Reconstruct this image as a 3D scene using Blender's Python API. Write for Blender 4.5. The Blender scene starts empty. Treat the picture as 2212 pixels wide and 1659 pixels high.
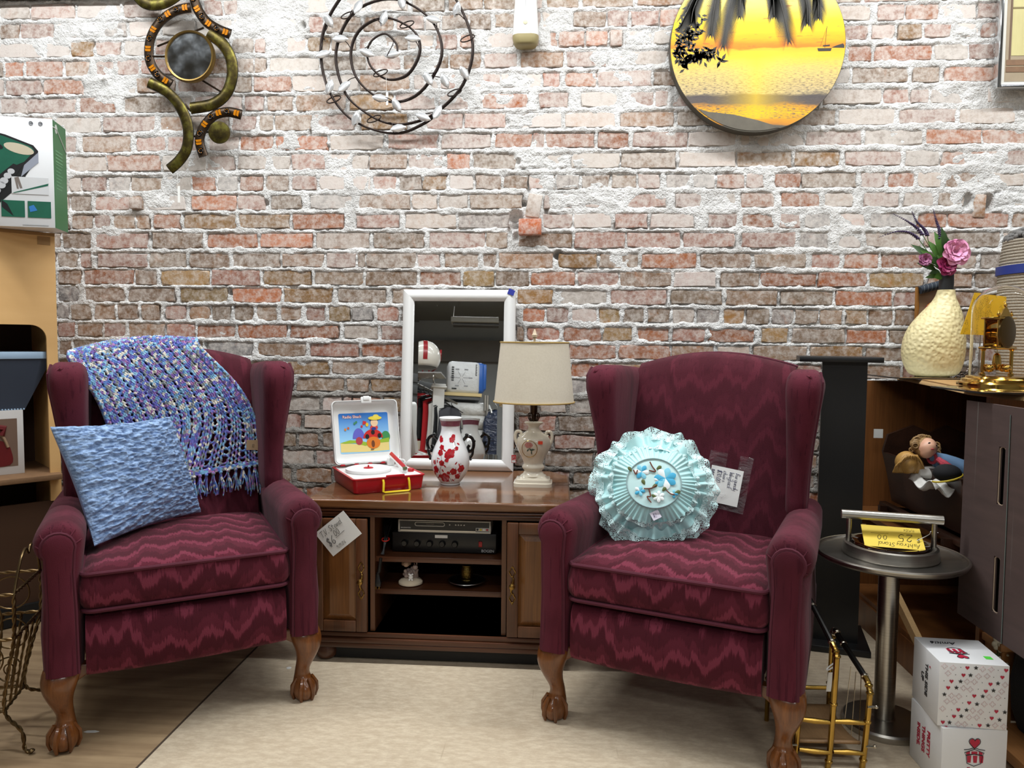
import bpy, math, random
import numpy as np
from math import sin, cos, pi, radians, sqrt, atan2
from mathutils import Vector, Matrix
random.seed(7); rng = np.random.default_rng(7)
SC = bpy.context.scene; COL = SC.collection
# ---------------------------------------------------------------- camera
F_PX, IW, IH = 1600., 2212., 1659.
CAM = np.array([0, 0, 1.05]); YAW, PITCH, ROLL = radians(3.8), radians(3.4), radians(.5)
CR = Matrix.Rotation(YAW, 3, 'Z') @ Matrix.Rotation(pi/2-PITCH, 3, 'X') @ Matrix.Rotation(ROLL, 3, 'Z')
cd = bpy.data.cameras.new('camera'); cam = bpy.data.objects.new('camera', cd); COL.objects.link(cam)
cd.sensor_width = 36; cd.lens = F_PX/IW*36; cd.clip_start = .05
cam.matrix_world = Matrix.Translation(Vector(CAM)) @ CR.to_4x4()
SC.camera = cam
# ---------------------------------------------------------------- world, view
wd = bpy.data.worlds.new('world'); SC.world = wd; wd.use_nodes = True
wd.node_tree.nodes['Background'].inputs[0].default_value = (.5, .52, .55, 1)
wd.node_tree.nodes['Background'].inputs[1].default_value = .05
vs = SC.view_settings; vs.view_transform = 'Standard'; vs.look = 'None'; vs.gamma = 1; vs.exposure = 0.25
vs.use_curve_mapping = False
# strip lights: (x, y, watts); each hangs in its own ceiling fixture (built further down); second and far rows are added fill
STRIPS = [(-2.0, 2.1, 29), (-.55, 2.1, 29), (.9, 2.1, 29), (2.35, 2.1, 24), (-1.6, .35, 7), (.2, .35, 7), (1.8, .35, 7),
          (-1.0, -2.6, 36), (1.6, -2.6, 36)]
STRIP_Z = 3.0
for i, (x, y, w) in enumerate(STRIPS):
    ld = bpy.data.lights.new('strip_light', 'AREA'); ld.shape = 'RECTANGLE'; ld.size = 1.2; ld.size_y = .09
    ld.energy = w; ld.color = (.955, .985, 1)
    lo = bpy.data.objects.new('strip_light', ld); COL.objects.link(lo); lo.location = (x, y, STRIP_Z-.012)

# ---------------------------------------------------------------- pixel helpers (frame 2212 x 1659)
def ray(x, y):
    return np.array(CR @ Vector(((x-IW/2)/F_PX, -(y-IH/2)/F_PX, -1)))
def py(x, y, Y):
    d = ray(x, y); return CAM+d*(Y-CAM[1])/d[1]
def pz(x, y, Z):
    d = ray(x, y); return CAM+d*(Z-CAM[2])/d[2]
def pplane(x, y, p0, n):
    d = ray(x, y); n = np.array(n); return CAM+d*(np.dot(np.array(p0)-CAM, n)/np.dot(d, n))
# ---------------------------------------------------------------- colours, materials
def lin(c):
    c = c/255.; return c/12.92 if c <= .04045 else ((c+.055)/1.055)**2.4
def C(r, g, b): return (lin(r), lin(g), lin(b), 1)
class NT:
    def __init__(s, name):
        s.m = bpy.data.materials.new(name); s.m.use_nodes = True; s.t = s.m.node_tree
        s.p = s.t.nodes['Principled BSDF']; s.o = s.t.nodes['Material Output']
    def L(s, a, b):
        if isinstance(a, (int, float)): b.default_value = a
        elif isinstance(a, (tuple, list)): b.default_value = a
        else: s.t.links.new(a, b)
    def n(s, ty): return s.t.nodes.new('ShaderNode'+ty)
    def set(s, **k):
        al = dict(col='Base Color', rough='Roughness', metal='Metallic', alpha='Alpha', trans='Transmission Weight', ior='IOR',
                  sheen='Sheen Weight', coat='Coat Weight', normal='Normal', emit='Emission Color', estr='Emission Strength', spec='Specular IOR Level', sss='Subsurface Weight')
        for a, v in k.items(): s.L(v, s.p.inputs[al[a]])
        return s
    def co(s, w='Object'): return s.n('TexCoord').outputs[w]
    def math(s, op, a, b=0., c=0.):
        n = s.n('Math'); n.operation = op; s.L(a, n.inputs[0]); s.L(b, n.inputs[1]); s.L(c, n.inputs[2]); return n.outputs[0]
    def sep(s, v):
        n = s.n('SeparateXYZ'); s.L(v, n.inputs[0]); return n.outputs
    def comb(s, x, y, z):
        n = s.n('CombineXYZ'); s.L(x, n.inputs[0]); s.L(y, n.inputs[1]); s.L(z, n.inputs[2]); return n.outputs[0]
    def scl(s, v, k):
        n = s.n('VectorMath'); n.operation = 'MULTIPLY'; s.L(v, n.inputs[0]); n.inputs[1].default_value = k; return n.outputs[0]
    def add(s, v, w):
        n = s.n('VectorMath'); n.operation = 'ADD'; s.L(v, n.inputs[0]); s.L(w, n.inputs[1]); return n.outputs[0]
    def noise(s, v, scale=5, det=3, rough=.5, dist=0):
        n = s.n('TexNoise'); s.L(v, n.inputs['Vector']); n.inputs['Scale'].default_value = scale
        n.inputs['Detail'].default_value = det; n.inputs['Roughness'].default_value = rough; n.inputs['Distortion'].default_value = dist
        return n.outputs[0]
    def vor(s, v, scale, out=0, feat='F1'):
        n = s.n('TexVoronoi'); n.feature = feat; s.L(v, n.inputs['Vector']); n.inputs['Scale'].default_value = scale; return n.outputs[out]
    def ramp(s, f, st, mode='LINEAR'):
        n = s.n('ValToRGB'); s.L(f, n.inputs[0]); r = n.color_ramp; r.interpolation = mode
        while len(r.elements) < len(st): r.elements.new(.5)
        for e, (p, c) in zip(r.elements, st): e.position = p; e.color = c if isinstance(c, tuple) else (c, c, c, 1)
        return n.outputs[0]
    def mix(s, f, a, b, bt='MIX'):
        n = s.n('Mix'); n.data_type = 'RGBA'; n.blend_type = bt; s.L(f, n.inputs[0]); s.L(a, n.inputs[6]); s.L(b, n.inputs[7]); return n.outputs[2]
    def step(s, v, a, b):
        n = s.n('MapRange'); n.interpolation_type = 'SMOOTHSTEP'; s.L(v, n.inputs[0]); n.inputs[1].default_value = a; n.inputs[2].default_value = b; return n.outputs[0]
    def bump(s, h, st=.5, d=.002):
        n = s.n('Bump'); n.inputs['Strength'].default_value = st; n.inputs['Distance'].default_value = d; s.L(h, n.inputs['Height'])
        s.L(n.outputs[0], s.p.inputs['Normal']); return s
def mk(name, c, rough=.5, metal=0., var=.12, vs=6., bs=0., bstr=.3, bd=.002, **k):
    """plain surface with a little noise in colour, optional fine bump"""
    n = NT(name); o = n.co(); f = n.noise(o, vs, 4, .6)
    d = tuple(x*(1-var) for x in c[:3])+(1,); l = tuple(min(1, x*(1+var)) for x in c[:3])+(1,)
    n.set(col=n.mix(f, d, l), rough=rough, metal=metal, **k)
    if bs: n.bump(n.noise(o, bs, 3, .6), bstr, bd)
    return n.m
def wood(name, c1, c2, rough=.35, sc=(1., 1., 1.), ring=14., grain=60, axis=0, coat=0.):
    n = NT(name); o = n.co(); k = [ring, ring, ring]; k[axis] = ring*.09
    v = n.scl(o, tuple(k)); a = n.noise(v, 1., 5, .6, .8)
    k = [grain*4]*3; k[axis] = grain*.12
    b = n.noise(n.scl(o, tuple(k)), 1., 3, .6)
    f = n.math('ADD', n.math('MULTIPLY', a, .75), n.math('MULTIPLY', b, .35))
    n.set(col=n.ramp(f, [(.33, c1), (.72, c2)]), rough=rough, coat=coat); n.bump(b, .12, .001)
    return n.m
# ---------------------------------------------------------------- mesh builder
def ring_box(cx, cy, hx, hy, r, seg=4):
    pts = []
    for q, (sx, sy) in enumerate(((1, 1), (-1, 1), (-1, -1), (1, -1))):
        for i in range(seg+1):
            a = pi/2*(q+i/seg); pts.append((cx+sx*(hx-r)+r*cos(a), cy+sy*(hy-r)+r*sin(a)))
    return pts
class MB:
    def __init__(s): s.v = []; s.f = []; s.mi = []; s.cm = 0; s.X = None
    def at(s, *p, rot=None, rz=0, rx=0, ry=0, sc=1):
        """current placement for everything added after it"""
        m = Matrix.Translation(Vector(p) if p else Vector((0, 0, 0)))
        if rot is not None: m = m @ rot.to_4x4()
        m = m @ Matrix.Rotation(rz, 4, 'Z') @ Matrix.Rotation(ry, 4, 'Y') @ Matrix.Rotation(rx, 4, 'X') @ Matrix.Scale(sc, 4)
        s.X = m; return s
    def raw(s, vs, fs):
        b = len(s.v)
        if s.X is not None: vs = [tuple(s.X @ Vector(v)) for v in vs]
        s.v += [tuple(map(float, v)) for v in vs]; s.f += [tuple(i+b for i in f) for f in fs]; s.mi += [s.cm]*len(fs); return s
    def loft(s, rings, cap=True, closed=False):
        n = len(rings[0]); vs = [p for r in rings for p in r]; fs = []
        m = len(rings)
        for i in range(m if closed else m-1):
            a = i*n; b = ((i+1) % m)*n
            for j in range(n): k = (j+1) % n; fs.append((a+j, a+k, b+k, b+j))
        if cap and not closed: fs.append(tuple(range(n))[::-1]); fs.append(tuple((m-1)*n+j for j in range(n)))
        return s.raw(vs, fs)
    def box(s, c, d, b=0., rz=0.):
        x, y, z = d[0]/2, d[1]/2, d[2]/2; b = min(b, x*.95, y*.95, z*.95)
        if b <= 0:
            r = [[(c[0]+sx*x, c[1]+sy*y, c[2]+q*z) for sx, sy in ((-1, -1), (1, -1), (1, 1), (-1, 1))] for q in (-1, 1)]
        else:
            r = []
            for zz, i in ((-z, b), (-z+b*.3, b*.3), (-z+b, 0), (z-b, 0), (z-b*.3, b*.3), (z, b)):
                rb = max(b-i, b*.2)
                r.append([(c[0]+p, c[1]+q, c[2]+zz) for p, q in ring_box(0, 0, x-i, y-i, min(rb, x-i, y-i), 2)])
        if rz:
            r = [[(c[0]+(p[0]-c[0])*cos(rz)-(p[1]-c[1])*sin(rz), c[1]+(p[0]-c[0])*sin(rz)+(p[1]-c[1])*cos(rz), p[2]) for p in q] for q in r]
        return s.loft(r)
    def bx(s, x0, x1, y0, y1, z0, z1, b=0.): return s.box(((x0+x1)/2, (y0+y1)/2, (z0+z1)/2), (abs(x1-x0), abs(y1-y0), abs(z1-z0)), b)
    def lathe(s, prof, n=32, c=(0, 0, 0), cap=True):
        return s.loft([[(c[0]+r*cos(2*pi*i/n), c[1]+r*sin(2*pi*i/n), c[2]+z) for i in range(n)] for r, z in prof], cap)
    def tube(s, path, r, n=8, closed=False, cap=True, flat=1.):
        P = [Vector(p) for p in path]; m = len(P); rs = r if isinstance(r, (list, tuple)) else [r]*m
        T = []
        for i in range(m):
            a = P[(i-1) % m] if (closed or i > 0) else P[i]; b = P[(i+1) % m] if (closed or i < m-1) else P[i]
            t = b-a; T.append(t.normalized() if t.length > 1e-9 else Vector((0, 0, 1)))
        u = T[0].orthogonal().normalized(); rings = []
        for i in range(m):
            u = u-T[i]*u.dot(T[i]); u = u.normalized() if u.length > 1e-6 else T[i].orthogonal().normalized()
            w = T[i].cross(u)
            rings.append([tuple(P[i]+(u*cos(2*pi*j/n)+w*sin(2*pi*j/n)*flat)*rs[i]) for j in range(n)])
        return s.loft(rings, cap, closed)
    def ball(s, c, r, n=12, m=8, q=(1, 1, 1)):
        pr = [[(c[0]+q[0]*r*sin(pi*k/m)*cos(2*pi*i/n), c[1]+q[1]*r*sin(pi*k/m)*sin(2*pi*i/n), c[2]-q[2]*r*cos(pi*k/m)) for i in range(n)] for k in range(1, m)]
        vs = [p for g in pr for p in g]+[(c[0], c[1], c[2]-q[2]*r), (c[0], c[1], c[2]+q[2]*r)]; fs = []; b = len(vs)-2
        for k in range(m-2):
            for i in range(n): j = (i+1) % n; fs.append((k*n+i, k*n+j, (k+1)*n+j, (k+1)*n+i))
        for i in range(n): j = (i+1) % n; fs.append((b, j, i)); fs.append((b+1, (m-2)*n+i, (m-2)*n+j))
        return s.raw(vs, fs)
    def grid(s, fn, nu, nv, wrap=False):
        vs = [fn(i/(nu if wrap else nu-1), j/(nv-1)) for j in range(nv) for i in range(nu)]; fs = []
        for j in range(nv-1):
            for i in range(nu if wrap else nu-1):
                k = (i+1) % nu; fs.append((j*nu+i, j*nu+k, (j+1)*nu+k, (j+1)*nu+i))
        return s.raw(vs, fs)
    def prism(s, poly, d0, d1, plane='xz'):
        """2-D outline extruded; 'xz' -> along y, 'xy' -> along z, 'yz' -> along x"""
        def P(p, d): return {'xz': (p[0], d, p[1]), 'xy': (p[0], p[1], d), 'yz': (d, p[0], p[1])}[plane]
        return s.loft([[P(p, d0) for p in poly], [P(p, d1) for p in poly]])
    def build(s, name, m, parent=None, smooth=35, sub=0, bev=0, loc=None, rz=0, solid=0):
        me = bpy.data.meshes.new(name); me.from_pydata(s.v, [], s.f)
        for q in (m if isinstance(m, (list, tuple)) else [m]): me.materials.append(q)
        me.polygons.foreach_set('material_index', s.mi)
        me.validate(); me.update()
        import bmesh
        bm = bmesh.new(); bm.from_mesh(me); bmesh.ops.recalc_face_normals(bm, faces=bm.faces); bm.to_mesh(me); bm.free()
        if smooth:
            me.polygons.foreach_set('use_smooth', [True]*len(me.polygons))
            if smooth < 180: me.set_sharp_from_angle(angle=radians(smooth))
        o = bpy.data.objects.new(name, me); COL.objects.link(o); o.parent = parent
        if loc is not None: o.location = loc
        o.rotation_euler.z = rz
        if solid: q = o.modifiers.new('s', 'SOLIDIFY'); q.thickness = solid; q.offset = 0
        if bev: q = o.modifiers.new('b', 'BEVEL'); q.width = bev; q.segments = 2; q.limit_method = 'ANGLE'; q.angle_limit = radians(40)
        if sub: q = o.modifiers.new('u', 'SUBSURF'); q.levels = sub; q.render_levels = sub
        return o
def tag(o, label=None, cat=None, group=None, kind=None):
    for k, v in (('label', label), ('category', cat), ('group', group), ('kind', kind)):
        if v: o[k] = v
    return o
def thing(name, label, cat, loc=(0, 0, 0), rz=0, group=None):
    o = bpy.data.objects.new(name, None); COL.objects.link(o); o.empty_display_size = .05
    o.location = loc; o.rotation_euler.z = rz; return tag(o, label, cat, group)
def copy_tree(o, parent=None):
    c = o.copy(); COL.objects.link(c); c.parent = parent
    for ch in o.children: copy_tree(ch, c)
    return c
def arc(cx, cy, r, a0, a1, n=16): return [(cx+r*cos(radians(a0+(a1-a0)*i/n)), cy+r*sin(radians(a0+(a1-a0)*i/n))) for i in range(n+1)]
def spline(pts, n=8, closed=False):
    """Catmull-Rom through points of any dimension"""
    P = [np.array(p, float) for p in pts]; m = len(P); out = []
    for i in range(m if closed else m-1):
        p0, p1, p2, p3 = (P[(i-1) % m] if closed or i else P[0]), P[i], P[(i+1) % m], (P[(i+2) % m] if closed or i+2 < m else P[-1])
        for k in range(n):
            t = k/n; out.append(tuple(.5*((2*p1)+(p2-p0)*t+(2*p0-5*p1+4*p2-p3)*t*t+(3*p1-p0-3*p2+p3)*t**3)))
    if not closed: out.append(tuple(P[-1]))
    return out
def text_mesh(txt, size, ext=.0004, italic=0., bold=0., align='CENTER', sx=1.):
    cu = bpy.data.curves.new('lettering', 'FONT'); cu.body = txt; cu.size = size; cu.extrude = ext; cu.shear = italic; cu.offset = bold
    cu.align_x = align; cu.align_y = 'CENTER'; cu.resolution_u = 3
    o = bpy.data.objects.new('lettering', cu); COL.objects.link(o)
    me = bpy.data.meshes.new_from_object(o); bpy.data.objects.remove(o)
    if sx != 1: me.transform(Matrix.Scale(sx, 4, (1, 0, 0)))
    return me
def lettering(txt, size, M4, m, parent, name='lettering', **k):
    """flat print: letters laid in the XY plane of the placement matrix M4 (in the parent's space)"""
    me = text_mesh(txt, size, **k); me.materials.append(m)
    o = bpy.data.objects.new(name, me); COL.objects.link(o); o.parent = parent; o.matrix_local = M4; return o
def frame(o, x, y):
    """placement matrix from origin, text direction, up direction"""
    x = Vector(x).normalized(); y = Vector(y); y = (y-x*y.dot(x)).normalized(); z = x.cross(y)
    m = Matrix((x, y, z)).transposed().to_4x4(); m.translation = Vector(o); return m
# single stroke hand lettering: glyphs on a 1 x 2 cell (x-height 1)
HG = {'0': [[(.5, 0), (.1, .5), (.15, 1.5), (.5, 2), (.85, 1.5), (.9, .5), (.5, 0)]], '1': [[(.3, 1.6), (.5, 2), (.45, 0)]],
 '2': [[(.1, 1.5), (.4, 2), (.85, 1.6), (.5, .8), (.05, .05), (.95, .1)]], '5': [[(.9, 2), (.25, 2), (.2, 1.15), (.7, 1.2), (.9, .6), (.5, 0), (.05, .2)]],
 '6': [[(.8, 2), (.3, 1.3), (.1, .5), (.45, 0), (.9, .4), (.6, .95), (.2, .6)]], '8': [[(.5, 1), (.1, 1.5), (.5, 2), (.85, 1.5), (.5, 1), (.1, .4), (.5, 0), (.9, .5), (.5, 1)]],
 '9': [[(.85, 1.6), (.4, 2), (.15, 1.4), (.55, 1.1), (.85, 1.6), (.8, 0)]], '/': [[(.1, -.2), (.7, 2.1)]], '.': [[(.3, 0), (.4, .08), (.42, 0), (.3, 0)]],
 '$': [[(.9, 1.6), (.5, 1.9), (.15, 1.5), (.5, 1), (.9, .6), (.5, .1), (.1, .4)], [(.4, 2.2), (.35, -.2)], [(.65, 2.2), (.6, -.2)]],
 'T': [[(0, 1.9), (1.1, 2)], [(.55, 1.95), (.45, 0)]], 'V': [[(.1, 2), (.4, 0), (1, 2.05)]], 'S': [[(1, 1.7), (.6, 2), (.2, 1.6), (.5, 1.05), (.8, .5), (.4, 0), (0, .3)]],
 'B': [[(.2, 0), (.25, 2), (.8, 1.7), (.3, 1.1), (.9, .6), (.2, 0)]], 'W': [[(0, 2), (.3, 0), (.6, 1.3), (.9, 0), (1.3, 2)]],
 'a': [[(.8, .9), (.35, 1), (.1, .4), (.4, 0), (.75, .5), (.8, .9), (.85, .1), (1, 0)]], 'b': [[(.2, 2), (.15, 0), (.7, .1), (.75, .8), (.2, .8)]],
 'c': [[(.8, .8), (.4, 1), (.1, .4), (.4, 0), (.85, .2)]], 'd': [[(.8, .8), (.35, 1), (.1, .4), (.4, 0), (.8, .5), (.95, 2.1), (.85, .1), (1.05, 0)]],
 'g': [[(.8, .9), (.35, 1), (.1, .4), (.4, .05), (.75, .5), (.8, .9), (.75, -.6), (.4, -.9), (.1, -.6)]], 'h': [[(.2, 2), (.15, 0), (.2, .7), (.6, 1), (.8, .6), (.8, 0)]],
 'i': [[(.3, 1), (.3, 0)], [(.32, 1.4), (.36, 1.46)]], 'k': [[(.2, 2), (.15, 0)], [(.75, 1), (.2, .5), (.8, 0)]], 'm': [[(.05, 1), (.1, 0), (.3, .95), (.5, .8), (.5, 0), (.75, .95), (.95, .8), (1, 0)]],
 'n': [[(.1, 1), (.15, 0), (.45, .95), (.75, .8), (.8, 0), (.95, .1)]], 'o': [[(.5, 1), (.15, .5), (.5, 0), (.85, .5), (.5, 1)]], 'r': [[(.15, 1), (.2, 0), (.45, .9), (.75, .95)]],
 's': [[(.7, .9), (.35, 1), (.3, .6), (.7, .4), (.5, 0), (.1, .1)]], 't': [[(.4, 1.8), (.35, .2), (.6, 0)], [(.1, 1.15), (.8, 1.25)]], 'u': [[(.1, 1), (.2, .1), (.6, .2), (.8, 1), (.85, .1), (1, 0)]],
 'y': [[(.1, 1), (.3, .2), (.75, .5), (.85, 1), (.7, -.6), (.3, -.8)]], 'l': [[(.2, 2), (.2, .2), (.5, 0)]], 'e': [[(.15, .5), (.8, .6), (.5, 1), (.12, .45), (.45, 0), (.85, .2)]], 'P': [[(.2, 0), (.3, 2), (.9, 1.6), (.3, .95)]], 'A': [[(0, 0), (.55, 2), (.95, 0)], [(.2, .7), (.85, .75)]], 'J': [[(.9, 2), (.8, .3), (.4, 0), (.1, .4)]]}
def hand(mb, txt, x, y, h, r, slant=.15, adv=1.12, z=.0006):
    """ink strokes of hand lettering in the XY plane of mb's placement"""
    k = h/2; cx = x
    for ch in txt:
        if ch in HG:
            for st in HG[ch]:
                p = spline([(cx+(a+slant*b)*k, y+b*k) for a, b in st], 5) if len(st) > 2 else [(cx+(a+slant*b)*k, y+b*k) for a, b in st]
                mb.tube([(a, b, z) for a, b in p], r, 5, flat=.35)
        cx += k*adv*(.55 if ch in '.i1/ ' else 1)
    return cx
# ================================================================ room shell
WALL_Y = 3.0
def fbm(shape, cell, oct=4, gain=.5, seed=0, stretch=1.):
    """value noise on a grid; cell = size of the largest feature in samples"""
    g = np.random.default_rng(seed); h, w = shape; out = np.zeros(shape); amp = 1.; tot = 0
    for o in range(oct):
        c = max(cell/2**o, 1.); nx = int(w/(c*stretch))+3; ny = int(h/c)+3; t = g.random((ny, nx))
        X = np.arange(w)/(c*stretch); Y = np.arange(h)/c; xi = X.astype(int); yi = Y.astype(int)
        fx = X-xi; fy = (Y-yi)[:, None]; fx = fx*fx*(3-2*fx); fy = fy*fy*(3-2*fy)
        a = t[np.ix_(yi, xi)]*(1-fx)+t[np.ix_(yi, xi+1)]*fx; b = t[np.ix_(yi+1, xi)]*(1-fx)+t[np.ix_(yi+1, xi+1)]*fx
        out += amp*(a*(1-fy)+b*fy); tot += amp; amp *= gain
    return out/tot-.5
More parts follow.
